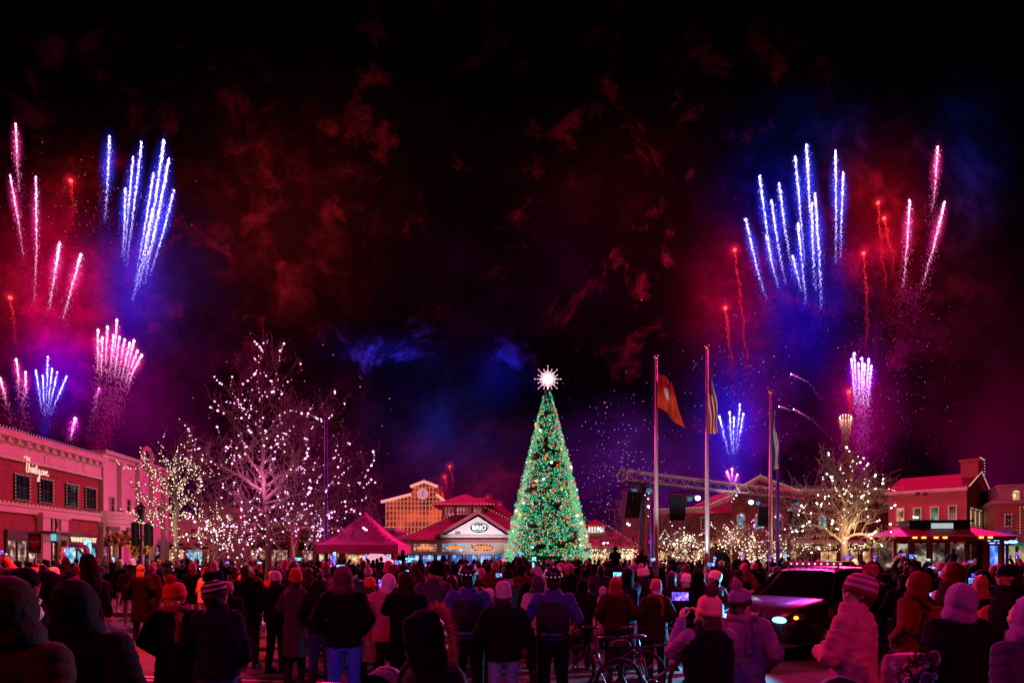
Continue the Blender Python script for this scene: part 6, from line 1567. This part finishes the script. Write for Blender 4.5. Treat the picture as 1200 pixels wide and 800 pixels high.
for i, (x0, y0, x1) in enumerate(((0,443,16),(19,421,28),(30,436,29))): comet(['leaning','tall thin','short upright'][i]+' magenta rocket just above the brick shop roof at the edge', [(x0,y0),(x1,503)], 'pink', 1.8, 150, .4, 1.4, .6, group='small magenta rockets by the roof', bright=1.1)
for i, (x, y) in enumerate(((42,434),(50,440),(56,418),(61,432),(67,436),(78,441))): comet(['outermost','second','tallest','third','fourth','far leaning'][i]+' blue rocket of the small fan above the red shop roof', [(x,y),((x+53)/2,470),(53,505)], 'blue', 1.5, 120, .6, 1.3, .3, group='small blue fan above the red shop roof', bright=1.2)
fan = [(120,396),(115,387),(126,383),(137,375),(133,393),(140,395),(146,398),(152,402),(157,399),(161,411),(166,416)]
for i, (x, y) in enumerate(fan): comet(['shortest','first','tall second','tallest','low third','fourth','fifth','sixth','seventh','eighth','outermost'][i]+' pink rocket in the spreading fan over the cream building', [(x,y),(x*.82+112*.18,435),(x*.45+112*.55,488)], 'pink', 2.0, 130, .42, 1.5, .2, group='pink fan over the cream building')
comet('short fat magenta rocket just over the red building cornice', [(88,490),(81,521)], 'magenta', 2.2, 120, .7, 1.3, group='small magenta rockets by the roof')
comet('curling pink trail below the spreading fan', [(116,455),(110,485),(104,515)], 'magenta', 1.6, 160, .1, .8, 1.6, group='small magenta rockets by the roof', bright=.7)
br_ = [((874,257),(886,310),(903,368)),((890,207),(898,265),(911,345)),((904,235),(912,290),(925,352)),((913,215),(920,270),(931,330)),((898,276),(905,310),(916,350)),((932,184),(938,250),(945,335)),((945,170),(949,240),(956,320)),((955,227),(960,300),(964,388)),((935,262),(940,310),(946,375)),((979,177),(980,250),(979,335)),((988,202),(986,260),(984,322)),((929,300),(934,320),(941,350)),((951,240),(953,300),(957,360))]
lab = ['lowest outermost, on the side of the flagpoles','tall second from the flagpole side','third, middling height','fourth, close beside the third','short, below the second','high and slightly curved','highest of all','thick in the middle bundle','low in the middle','tall pair member nearer the centre','tall pair member on the far side','shortest stub','hidden close behind the thick middle one']
for i, p in enumerate(br_): comet('blue violet comet over the brick hall, '+lab[i], p, 'blue', 2.2 if i not in (6,7,12) else 2.6, 430, .7, group='blue violet comets over the brick hall', bright=1.1)
for lab_, p, w in (('pink comet rising straight beside the red twin trails',[(1066,235),(1063,290),(1056,356)],2.1),('highest pink comet at the far right',[(1099,172),(1096,215),(1091,262)],1.9),('long pink comet leaning at the far right',[(1107,237),(1094,290),(1076,352)],2.1)): comet(lab_, p, 'pink', w, 380, .7, group='pink comets over the corner house')
for lab_, p, wv in (('red star with a wavy tail high on the right',[(1029,237),(1033,290),(1040,355)],1.3),('second wavy red tail beside the high right star',[(1036,255),(1046,300),(1050,335)],1.5),('red star above the blue tipped fan',[(1012,296),(1016,350),(1016,418)],.8),('red star with crooked tail over the third flagpole',[(861,292),(868,350),(877,442)],1.4),('red star low beside the tallest flagpole',[(850,360),(854,395),(858,432)],.7),('red star inside the pink fan near the bare lit tree',[(995,458),(997,490)],.4)):
    comet(lab_, p, 'red', 1.2, 230, .15, 3.8, wv, group='red star shells')
for i, (x, y) in enumerate(((998,421),(1001,414),(1006,426),(1010,420),(1013,427),(1018,421),(1021,429))): comet(['edge','tallest','inner','middle','low inner','tall far','short far'][i]+' rocket of the violet pink fan above the bare lit tree', [(x,y),(x*.7+1010*.3,465),(x*.4+1009*.6,532)], 'violet', 2.0, 190, .4, 1.4, .3, group='violet pink fan above the bare lit tree')
for i, (x, y) in enumerate(((843,488),(855,483),(860,489),(867,474),(871,485))): comet(['leaning','second','low middle','tallest','far'][i]+' blue rocket of the small fan between the flagpoles', [(x,y),((x+859)/2,520),(859,562)], 'blue', 1.7, 160, .5, 1.5, .3, group='small blue fan between the flagpoles')
for i, (x, y) in enumerate(((852,552),(858,549),(864,556))): comet(['left','middle','right'][i]+' magenta stub burning at the foot of the blue fan', [(x,y),(858,572)], 'magenta', 1.6, 60, .6, 1.4, group='magenta stubs under the blue fan')
for i in range(12):
    a = 2*pi*i/12; x, y = 991+7*cos(a), 489+3.5*sin(a); comet('gold spark at %d o\'clock of the little crown burst above the bare lit tree' % ((15-i-1) % 12+1), [(x,y),(x*.7+992*.3,505),(992+rngf.uniform(-3,3),532)], 'gold', .8, 40, .25, 1.2, .3, group='little gold crown burst', bright=.5)
for i, p in enumerate((((927,438),(948,448),(978,492)),((913,476),(935,482),(960,500)),((930,479),(950,490),(972,512)))): comet(['upper','lower','inner'][i]+' thin drooping pink spark arc beside the violet fan', list(p), 'magenta', .7, 90, .25, 2., 0, group='thin spark arcs', bright=.5)
for i, (x, y, e) in enumerate(((527,546,575),(521,558,580),(515,574,584),(572,583,605),(570,597,606),(585,591,604))): comet(['highest','second','lowest'][i % 3]+' small red flare '+('behind the clock tower' if i < 3 else 'beside the cupola, close to the christmas tree'), [(x,y),(x+3,(y+e)/2),(x+2,e)], 'red', .9, 70, .15, 2.6, .8, group='small red flares behind the restaurant', bright=.7)

def drift(label, cx, cy, rx, ry, n, cols, seed, r=.07, Y=70):
    rng = random.Random(seed); mb = MB(); S = Y/F
    for i in range(n):
        c = rng.choice(cols); f = rng.uniform(.15,1.)**2; mb.col = tuple(x*f for x in c); mb.octa(P3(cx+rng.gauss(0,rx), min(640, cy+rng.gauss(0,ry)), Y*rng.uniform(.9,1.2)), r*rng.uniform(.5,1.1))
    tag(mb.build('drifting_sparks', VG), label, 'sparks', kind='stuff')
drift('faint violet sparks drifting down beside the christmas tree', 725, 555, 32, 45, 520, [(.5,.15,1.),(1.,.3,.8),(.3,.3,1.)], 1)
drift('faint blue sparks hanging over the flagpoles', 860, 470, 45, 50, 260, [(.2,.3,1.),(.6,.4,1.)], 2)
drift('embers falling through smoke on the left', 100, 245, 60, 30, 160, [(1.,.2,.05),(1.,.5,.2)], 3, .09, 100)
drift('embers falling through smoke on the right', 1045, 440, 40, 60, 300, [(1.,.1,.3),(.6,.2,1.)], 4, .08, 100)
drift('pink sparks over the tallest bare tree', 345, 530, 50, 55, 260, [(1.,.3,.5),(1.,.2,.3)], 5, .04, 32)
# ------------------------------------------------------------------ the crowd
def X(px, Y): return (px-HX)/F*Y
heroes = []
def hero(label, px, Y, **k):
    rz = k.pop('rz', 0.); k.setdefault('vox', .017); heroes.append((X(px, Y), Y)); return person(label, (X(px, Y), Y, 0), rz, **k)
f = FAB; SK, HA = SKINS, HAIRS
hero('person in a dark hooded parka with brown padded shoulders, huge at the lower left corner', 22, 2.9, height=1.86, pose='pocket', coat='puffer', coatm=f['brown'], legm=f['black'], hat='hood', hatm=f['brown'], skin=SK[0], rz=-.3, hair='short', hairm=HA['dark'], vox=.012)
hero('person in a black hood, second silhouette from the lower left corner', 92, 3.5, height=1.83, pose='pocket', coat='puffer', coatm=f['black'], legm=f['black'], hat='hood', hatm=f['black'], skin=SK[0], rz=.1, hair='short', hairm=HA['dark'], vox=.012)
a = hero('bearded looking man in a dark knit hat seen in profile above the corner hood', 33, 5.2, height=1.88, coat='jacket', coatm=f['black'], legm=f['black'], hat='beanie', hatm=f['navy'], skin=SK[0], rz=-1.35, face=True, tilt=.25, hair='short', hairm=HA['dark'])
gl = MB(); gl.torus((.031,.108,.125), .02, .003, 'y', 16, 4); gl.torus((-.031,.108,.125), .02, .003, 'y', 16, 4); gl.tube([(.05,.10,.128),(.078,0,.125)], .003, 4); gl.tube([(-.05,.10,.128),(-.078,0,.125)], .003, 4); o = gl.build('glasses', BLACKP, a); o.matrix_basis = headM(0, .25)
a['label'] = 'man in a dark knit hat and glasses seen in profile above the corner hood'
b = hero('person in a dark hood holding up a bright blue phone, near the no entry sign', 60, 5.6, height=1.84, pose='onehigh', coat='puffer', coatm=f['charcoal'], legm=f['black'], hat='hood', hatm=f['charcoal'], skin=SK[0], hair='short', hairm=HA['dark'], rz=.05, face=False)
phone('phone glowing blue held up by the dark hooded person near the no entry sign', b, (.13,.28,1.95), mt=SCREEN3, land=False)
hero('child in a pale pink bobble hat in front of the red shops', 95, 9, height=1.72, coat='jacket', coatm=f['maroon'], legm=f['black'], hat='bobble', hatm=f['pink'], skin=SK[0], hair='bob', hairm=HA['brown'], turn=.9)
hero('woman in a bright red bobble hat, fur collar and long black coat', 207, 6.5, height=1.71, pose='pocket', coat='coat', coatm=f['black'], legm=f['black'], hat='bobble', hatm=mat('knit_scarlet', (.62,.06,.05), .9, .2, 30, .3), skin=SK[0], hair='bob', hairm=HA['blonde'], turn=-.8, rz=.15, scarf=mat('fur_brown', (.20,.08,.05), .95, .5, 40, .6), face=True)
hero('man in a striped bobbleless knit hat, navy jacket and blue jeans', 256, 6.0, height=1.75, coat='jacket', coatm=f['navy'], legm=f['denim'], hat='striped', hatm=[mat('knit_cream', (.45,.42,.38), .9, .2, 30, .3), f['black']], pomm=f['black'], cuffm=f['grey'], skin=SK[0], hair='short', hairm=HA['dark'], turn=-.7, tilt=.2, rz=-.2)
hero('blonde woman in a long dark coat standing at the edge of the empty street', 166, 15.5, height=1.83, coat='coat', coatm=f['charcoal'], legm=f['black'], hair='long', hairm=HA['blonde'], skin=SK[0])
hero('tall man in a black jacket and bright blue jeans, back turned', 403, 7.7, height=1.86, coat='jacket', coatm=f['black'], legm=mat('denim_bright', (.05,.2,.8), .85, .35, 20, .3), hat='hood', hatm=mat('cloth_plum', (.10,.02,.04), .9, .3), skin=SK[0], rz=.1, vox=.014)
b = hero('person in an orange knit hat, pink jacket and long khaki skirt', 434, 10.6, height=1.65, pose='phone', coat='jacket', coatm=f['pink'], legm=f['black'], hat='beanie', hatm=mat('knit_orange', (.75,.16,.02), .9, .2, 30, .3), skirt=f['khaki'], skin=SK[0], hair='bob', hairm=HA['brown'])
phone('phone held by the person in the orange hat and pink jacket', b, (.10,.40,1.62), mt=SCREEN2, land=False)
hero('person in a black puffer jacket with a strap across the back, beside the orange hat', 476, 8.4, height=1.78, pose='phone', coat='puffer', coatm=f['black'], legm=f['black'], hat='hood', hatm=f['maroon'], skin=SK[0], rz=.25)
hero('woman with long brown hair in a black parka, looking sideways, behind the striped hat', 291, 11.5, height=1.86, coat='parka', coatm=f['black'], legm=f['maroon'], hair='long', hairm=HA['brown'], skin=SK[0], turn=-.9, face=True)
hero('child in a small white knit hat behind the striped hat', 267, 10, height=1.60, coat='jacket', coatm=f['black'], legm=f['black'], hat='beanie', hatm=f['white'], skin=SK[0], turn=-.6, hair='short', hairm=HA['brown'])
NAVYS = mat('uniform_navy', (.03,.04,.20), .8, .25, 8, .3)
hero('police officer in a navy uniform shirt and bicycle helmet, left of the other officer', 549, 7.8, height=1.87, pose='bars', coat='shirt', coatm=NAVYS, legm=f['black'], hat='helmet', hatm=BLACKP, skin=SK[1], hair='short', hairm=HA['dark'], rz=.06, vox=.013)
hero('police officer in navy shirt and reflective helmet in front of the christmas tree', 648, 7.8, height=1.84, pose='bars', coat='shirt', coatm=NAVYS, legm=f['black'], hat='helmet', hatm=BLACKP, skin=SK[0], hair='short', hairm=HA['dark'], rz=-.05, vox=.013)
for px in (549, 648):
    bt = MB(); bt.torus((0,0,.985), .185, .03, 'z', 32, 6); r_ = [o for o in bpy.data.objects if o.name.startswith('person') and abs(o.location.x-X(px,7.8)) < .01][0]
    o = bt.build('belt', BLACKP, r_); o.scale = (1,.74,1); 
    h = MB(); h.box(.17,.225,-.06,.06,.80,.99); h.build('holster', BLACKP, r_)
    v = MB(); v.loft([(1.02,0,0,.19,.142),(1.2,0,0,.197,.150),(1.36,0,-.005,.178,.135),(1.42,0,-.01,.12,.10)], 20); v.build('vest', mat('vest_black', (.01,.01,.018), .8, .3, 10, .3), r_, True)
hero('woman in a white knit hat, black coat and teal trousers between the two officers', 590, 7.3, height=1.66, coat='puffer', coatm=f['black'], legm=f['teal'], hat='slouch', hatm=f['white'], skin=SK[0], hair='bob', hairm=HA['dark'])
hero('person in a black fur trimmed hood close in front of the officers', 508, 3.3, height=1.68, coat='parka', coatm=f['black'], legm=f['black'], hat='furhood', hatm=f['black'], pomm=mat('fur_red', (.5,.12,.08), .9, .4, 50), skin=SK[0], rz=-.9, turn=-.15, vox=.012, hair='short', hairm=HA['dark'])
hero('person in a red hooded jacket standing by the bicycle wheel', 721, 10.2, height=1.66, coat='jacket', coatm=f['maroon'], legm=f['charcoal'], hat='hood', hatm=f['red'], skin=SK[0])
hero('child in a pink knit hat, brown striped coat and scarf beside the bicycle', 768, 10.2, height=1.60, coat='parka', coatm=f['brown'], legm=f['black'], hat='slouch', hatm=f['pink'], skin=SK[0], scarf=f['rust'], turn=.3)
b = hero('person filming with a phone, pale knit hat with dark bobble, black padded vest', 830, 5.1, height=1.66, pose='phone', coat='vest', coatm=f['black'], legm=f['charcoal'], sleevem=mat('cloth_plum_pale', (.25,.12,.22), .9, .25, 12, .3), hat='bobble', hatm=mat('knit_salmon', (.75,.30,.20), .9, .15, 30, .3), pomm=mat('pom_dark_red', (.12,.02,.02), .95, .3, 30), skin=SK[0], rz=.15, hair='long', hairm=HA['brown'], vox=.013)
phone('phone showing the show in blue, held up by the person in the padded vest', b, (-.06,.44,1.72), mt=SCREEN2)
hero('person in a pale mauve coat with hood down and a grey hat with pink bobble', 869, 5.8, height=1.68, pose='pocket', coat='parka', coatm=mat('wool_mauve', (.26,.09,.15), .95, .25, 16, .4), legm=f['black'], hat='bobble', hatm=mat('knit_grey_violet', (.22,.12,.22), .9, .3, 30, .3), pomm=f['pink'], cuffm=f['maroon'], skin=SK[0], scarf=mat('hood_mauve', (.22,.08,.13), .95, .25, 16, .4), turn=-.7, rz=-.4, hair='long', hairm=HA['brown'], vox=.013)
hero('man in a rose pink fleece jacket and striped bobble hat, arms folded, facing sideways', 1000, 4.9, height=1.84, pose='crossed', coat='jacket', coatm=f['rose'], legm=f['black'], hat='striped', hatm=[mat('knit_wine', (.25,.03,.05), .9, .2, 30, .3), mat('knit_pale', (.45,.25,.32), .9, .2, 30, .3)], pomm=mat('pom_rose', (.55,.08,.10), .95, .3, 30), cuffm=f['rust'], skin=SK[0], rz=.75, turn=.7, tilt=.3, face=True, hair='short', hairm=HA['brown'], vox=.011)
hero('person in a rust coloured hooded coat with a satchel, behind the rose fleece', 1072, 7.4, height=1.80, coat='parka', coatm=f['rust'], legm=f['black'], hat='hood', hatm=f['rust'], skin=SK[0], rz=.5, pack=f['rust'])
hero('person in a lavender hood and black puffer jacket', 1121, 5.1, height=1.75, coat='puffer', coatm=f['black'], legm=f['black'], hat='hood', hatm=f['lavender'], skin=SK[0], rz=.15, vox=.013)
hero('person in a wide brown hood turned in profile behind the lavender hood', 1112, 9.0, height=1.90, coat='parka', coatm=f['brown'], legm=f['black'], hat='hood', hatm=f['rust'], skin=SK[0], rz=.9, face=True)
b = hero('blonde person in a black coat holding a blue phone, floral rucksack on the back', 1147, 8.0, height=1.76, pose='phone', coat='jacket', coatm=f['black'], legm=f['black'], hat=None, skin=SK[0], hair='long', hairm=HA['blonde'], pack=mat('rucksack_floral', (.35,.10,.06), .8, .8, 9), rz=-.15)
phone('phone glowing blue in the hands of the blonde person with the rucksack', b, (.14,.36,1.66), mt=SCREEN1)
hero('man in black with a red lit face in profile near the right edge', 1180, 7.0, height=1.90, coat='jacket', coatm=f['black'], legm=f['black'], hat='cap', hatm=f['black'], skin=SK[0], rz=1.2, face=True, hair='short', hairm=HA['dark'])
hero('person in a blue violet puffer with hood cut by the right edge of the picture', 1201, 3.9, height=1.72, coat='puffer', coatm=f['purple'], legm=f['black'], hat='hood', hatm=f['lavender'], skin=SK[0], rz=.4, vox=.013)

def patterned_bag():
    rt = thing('shoulder_bag', 'pink shoulder bag patterned with circles and rings at the bottom edge', 'bag', at(1064, 783, 4.3), R(12))
    b = MB(); b.loft([(-.26,0,0,.14,.05),(-.22,0,0,.19,.075),(0,0,0,.20,.09),(.10,0,0,.17,.05)], 24); bg = fuse(b, .012, 'bag_body', 3, .01, 9.); o = link('bag_body', bg, rt); setmat(o, mat('bag_pink', (.3,.07,.12), .8, .15, 8, .2))
    rng = random.Random(6)
    for i in range(26):
        x = rng.uniform(-.17,.16); z = rng.uniform(-.21,.10); r = rng.choice((.02,.034,.05)); y = -.094*math.sqrt(max(.1, 1-(x/.21)**2))*(1 if z < 0 else .85)-.006
        q = MB(); q.torus((x,y,z), r, .009, 'y', 18, 4); 
        if i % 2: q.ell((x,y,z), (r*.5,.004,r*.5), None, 10, 6)
        q.build('ring_motif', (BLACKF, f['red'], f['white'])[i % 3], o)
    s = MB(); s.tube([(-.14,0,.10),(-.10,.03,.2),(0,.05,.25),(.10,.03,.2),(.14,0,.10)], .012, 6, True, .4); s.build('strap', BLACKF, rt)
patterned_bag()

# ---- people seated on shoulders
def rider(px, Y, top, label, **k):
    r = person(label, (X(px, Y), Y, H+(HY-top)/F*Y-1.10*1.72/1.75*k.get('height', 1.1)/1.72*1.0-.0), 0, pose='sit', coat='jacket', vox=.024, **k)
    r.location.z = H+(HY-top)/F*Y-k.get('height', 1.1)
    return r

# ---- everyone else: rows of individuals
rc = random.Random(2024)
LANDS = [(-900,60,'before the brick shops'),(60,125,'below the entry sign'),(125,190,'before the cream building'),(190,250,'before the wrapped tree'),(250,335,'before the tallest tree'),(335,385,'beside the blue-lit pole'),
         (385,480,'before the magenta tent'),(480,600,'before the restaurant'),(600,690,'before the christmas tree'),(690,760,'near the truss stand'),(760,815,'by the first flagpole'),(815,860,'by the tallest flagpole'),
         (860,930,'by the shortest flagpole'),(930,1040,'beyond the police car'),(1040,1165,'before the trolley car'),(1165,2500,'before the blue store')]
HATC = {'pink': mat('knit_hot_pink', (.8,.22,.38), .9, .2, 30, .3), 'white': mat('knit_white', (.75,.68,.68), .9, .15, 30, .3), 'red': f['red'], 'grey': f['grey'], 'black': f['black'], 'orange': f['orange'], 'purple': f['purple'], 'tan': f['tan']}
COATC = [('black',9),('charcoal',5),('navy',4),('brown',3),('maroon',4),('red',1),('pink',2),('grey',2),('green',1),('purple',2),('white',1),('rust',1)]
cw = [c for c, n in COATC for _ in range(n)]
PROT = [('pocket',0.,.1),('pocket',.5,.15),('pocket',-.5,.15),('down',0.,.2),('down',.3,.1),('phone',0.,.15),('high',0.,.2),('onehigh',0.,.2),('onehigh',-.4,.15),('crossed',0.,.15),('crossed',.5,.1),('phone',.2,.15),('pocket',.95,.25),('down',-.95,.2)]
PW = [6,4,4,5,4,2,2,3,2,3,3,2,4,4]
posw = [p for p, n in zip(PROT, PW) for _ in range(n)]
used = set(); nph = 0; ncrowd = 0
rows = [(9.9,.80),(11.2,.74),(12.5,.74),(13.9,.76),(15.5,.80),(17.3,.85),(19.3,.93),(21.8,1.05),(24.8,1.25),(28.5,1.7)]
BLOCK = [(5.0,8.2,10.6,17.2),(X(382,26)-.3,X(382,26)+.3,25.7,26.3)]
def blocked(x, y):
    px = 600+F*x/y
    if y < 14.8 and 118 < px < 250: return True
    if y < 17.5 and 118 < px < 158: return True
    for a in heroes:
        if (a[0]-x)**2+(a[1]-y)**2 < .55**2: return True
    # police car footprint
    q = Vector((x-4.73, y-12.76)); u = q.x*.8+q.y*.6; v = -q.x*.6+q.y*.8
    if -.9 < u < 5.6 and -1.5 < v < 1.5: return True
    if y < 12 and 840 < px < 1045: return True
    if y < 11 and (px < 290 or px > 840 or 655 < px < 800): return True
    if abs(x-at(990,0,25).x) < .4 and abs(y-25) < .5: return True
    if px > 1035 and 29.8 < y < 35: return True
    if px < 205 and x < -26: return True
    for tx, ty, r in ((X(206,24),24,.5),(X(313,27),27,.5),(X(769,24),24,.4),(X(828,23),23,.4),(X(903,25.5),25.5,.4),(X(41,24),24,.4),(X(165,25),25,.5),(X(141,26),26,.5),(X(163,25.5),25.5,.5),(X(752,26.7),26.7,.5)):
        if (tx-x)**2+(ty-y)**2 < r*r: return True
    return False
DEPTH = [(13.3,'nearest row'),(16.5,'front rows'),(20.5,'mid crowd'),(26,'back rows'),(99,'very back')]
def depthw(y):
    for a, b in DEPTH:
        if y < a: return b
for ry, dx in rows:
    half = ry*.83; x = -half+rc.uniform(0, dx)
    while x < half:
        y = ry+rc.uniform(-.45,.45)*dx; xx = x+rc.uniform(-.2,.2)*dx; x += dx*rc.uniform(.85,1.2)
        if blocked(xx, y): continue
        px = 600+F*xx/y
        land = [t for a, b, t in LANDS if a <= px < b][0]; dep = depthw(y)
        for tries in range(60):
            cc = rc.choice(cw); ck = rc.choice(['puffer','puffer','jacket','parka','parka','coat']); pose, turn, tilt = rc.choice(posw)
            hk = rc.choice(['beanie','bobble','slouch','hood','hood','hood',None,None,None,'beanie','cap']); hc = rc.choice(['pink','white','red','grey','black','black','black','black','orange','purple','white','pink','pink'])
            if hk == 'hood' and rc.random() < .6: hc = cc if cc in HATC else 'black'
            hr = rc.choice(['short','short','long','bob','bun','tail']) if hk is None else rc.choice(['short','bob','long']); hm = rc.choice(['dark','dark','brown','brown','blonde','grey'])
            hl = {'beanie':'knit hat','bobble':'bobble hat','slouch':'slouchy knit hat','hood':'hood','cap':'cap'}.get(hk)
            ap = ('%s %s' % (hc, hl)) if hk else '%s %s hair' % (hm, {'short':'short','long':'long','bob':'bobbed','bun':'bunned','tail':'tied'}[hr])
            kn = {'puffer':'padded jacket','jacket':'jacket','parka':'parka','coat':'long coat'}[ck]
            dep2 = dep
            lab = 'person %s %s and %s %s %s, %s' % ('in' if hk else 'with', ap, cc, kn, land, dep2)
            if lab not in used: break
        used.add(lab)
        child = rc.random() < .10
        ht = rc.gauss(1.76,.085) if not child else rc.uniform(1.3,1.5); ht = max(1.3, min(1.93, ht))
        vox = .026 if y < 15 else .034
        r = person(lab, (xx, y, .0 if y < 22 else .12), rc.gauss(0,.42), height=ht, pose=pose, coat=ck, coatm=f[cc], legm=f[rc.choice(['black','black','denim','charcoal','navy','denim'])], hat=hk,
                   hatm=HATC.get(hc, f['black']), hair=hr, hairm=HA[hm], turn=turn, tilt=tilt, skin=rc.choice([SK[0],SK[0],SK[0],SK[1],SK[2]]), vox=vox, group='people watching the show', lod=0 if y < 14.5 else 1,
                   pack=f[rc.choice(['charcoal','maroon','purple','grey'])] if rc.random() < .12 and ck != 'coat' else None)
        ncrowd += 1
        if pose in ('phone','high') :
            phone('phone held by person in %s and %s %s, %s' % (ap, cc, kn, dep2), r, (0,.38,1.64) if pose == 'phone' else (0,.26,1.95), mt=rc.choice([SCREEN1,SCREEN2,SCREEN3]), land=True, k=1.1); nph += 1
        elif pose == 'onehigh':
            phone('phone raised by person in %s and %s %s, %s' % (ap, cc, kn, dep2), r, (.15,.27,1.96), mt=rc.choice([SCREEN1,SCREEN2,SCREEN3]), land=rc.random() < .5, k=1.1); nph += 1
print('CROWD', ncrowd, 'phones', nph)
for px, Y, top, lab, kw in ((721,21.5,640,'child in dark clothes riding on shoulders, just beside the christmas tree', dict(coatm=f['black'], legm=f['black'], height=1.25, hat='beanie', hatm=f['black'], hair='short', hairm=HA['dark'], skin=SK[0])),
    (752,20,643,'child in a red hat riding on shoulders by the black truss stand', dict(coatm=f['maroon'], legm=f['black'], height=1.2, hat='beanie', hatm=f['red'], hair='short', hairm=HA['dark'], skin=SK[0])),
    (1116,23,642,'child in blue riding on shoulders in front of the trolley car', dict(coatm=f['denim'], legm=f['denim'], height=1.25, hat='beanie', hatm=f['grey'], hair='short', hairm=HA['dark'], skin=SK[0])),
    (472,20,644,'child in a black cap riding on shoulders before the magenta tent', dict(coatm=f['black'], legm=f['charcoal'], height=1.2, hat='cap', hatm=f['black'], hair='short', hairm=HA['dark'], skin=SK[0])),
    (1055,24,645,'child in pink riding on shoulders at the near end of the trolley', dict(coatm=f['pink'], legm=f['denim'], height=1.2, hat='bobble', hatm=f['black'], hair='short', hairm=HA['dark'], skin=SK[0]))):
    r = rider(px, Y, top, lab, **kw)
    # the grown-up carrying the child
    s = r.scale.z; base = r.location.z+.93*s
    hh = base/ (1.49/1.75)*1.0
    person(lab.replace('child', 'grown-up carrying the child').replace(' riding on shoulders', ''), (r.location.x, Y+.02, 0), 0, height=min(1.9, hh), pose='pocket', coat='jacket', coatm=f['black'], legm=f['black'], hair='short', hairm=HA['dark'], skin=SK[0], vox=.034, lod=1, tilt=.0)
# the deepest rows read as one mass of heads
def far_crowd():
    mb = MB(); rng = random.Random(9)
    for i in range(800):
        y = rng.uniform(29.5,46); x = rng.uniform(-.8,.8)*y; px = 600+F*x/y
        if px > 1030 or x < -25.5: continue
        if 592 < px < 694 and y > 44: continue
        h = rng.gauss(1.70,.09)+.12; mb.cur = rng.choice((0,0,0,1,2,3,4)); mb.loft([(.12,x,y,.16,.12),(h-.75,x,y,.2,.14),(h-.33,x,y,.22,.13),(h-.26,x,y,.09,.08)], 8)
        mb.cur = rng.choice((0,0,1,2,3,5)); mb.ell((x,y,h-.12), (.10,.115,.14), None, 8, 6)
    tag(mb.build('crowd', [f['black'], f['maroon'], f['navy'], f['brown'], f['grey'], f['pink']], None, True), 'packed rows of spectators at the back of the plaza', 'crowd', kind='stuff')
far_crowd()
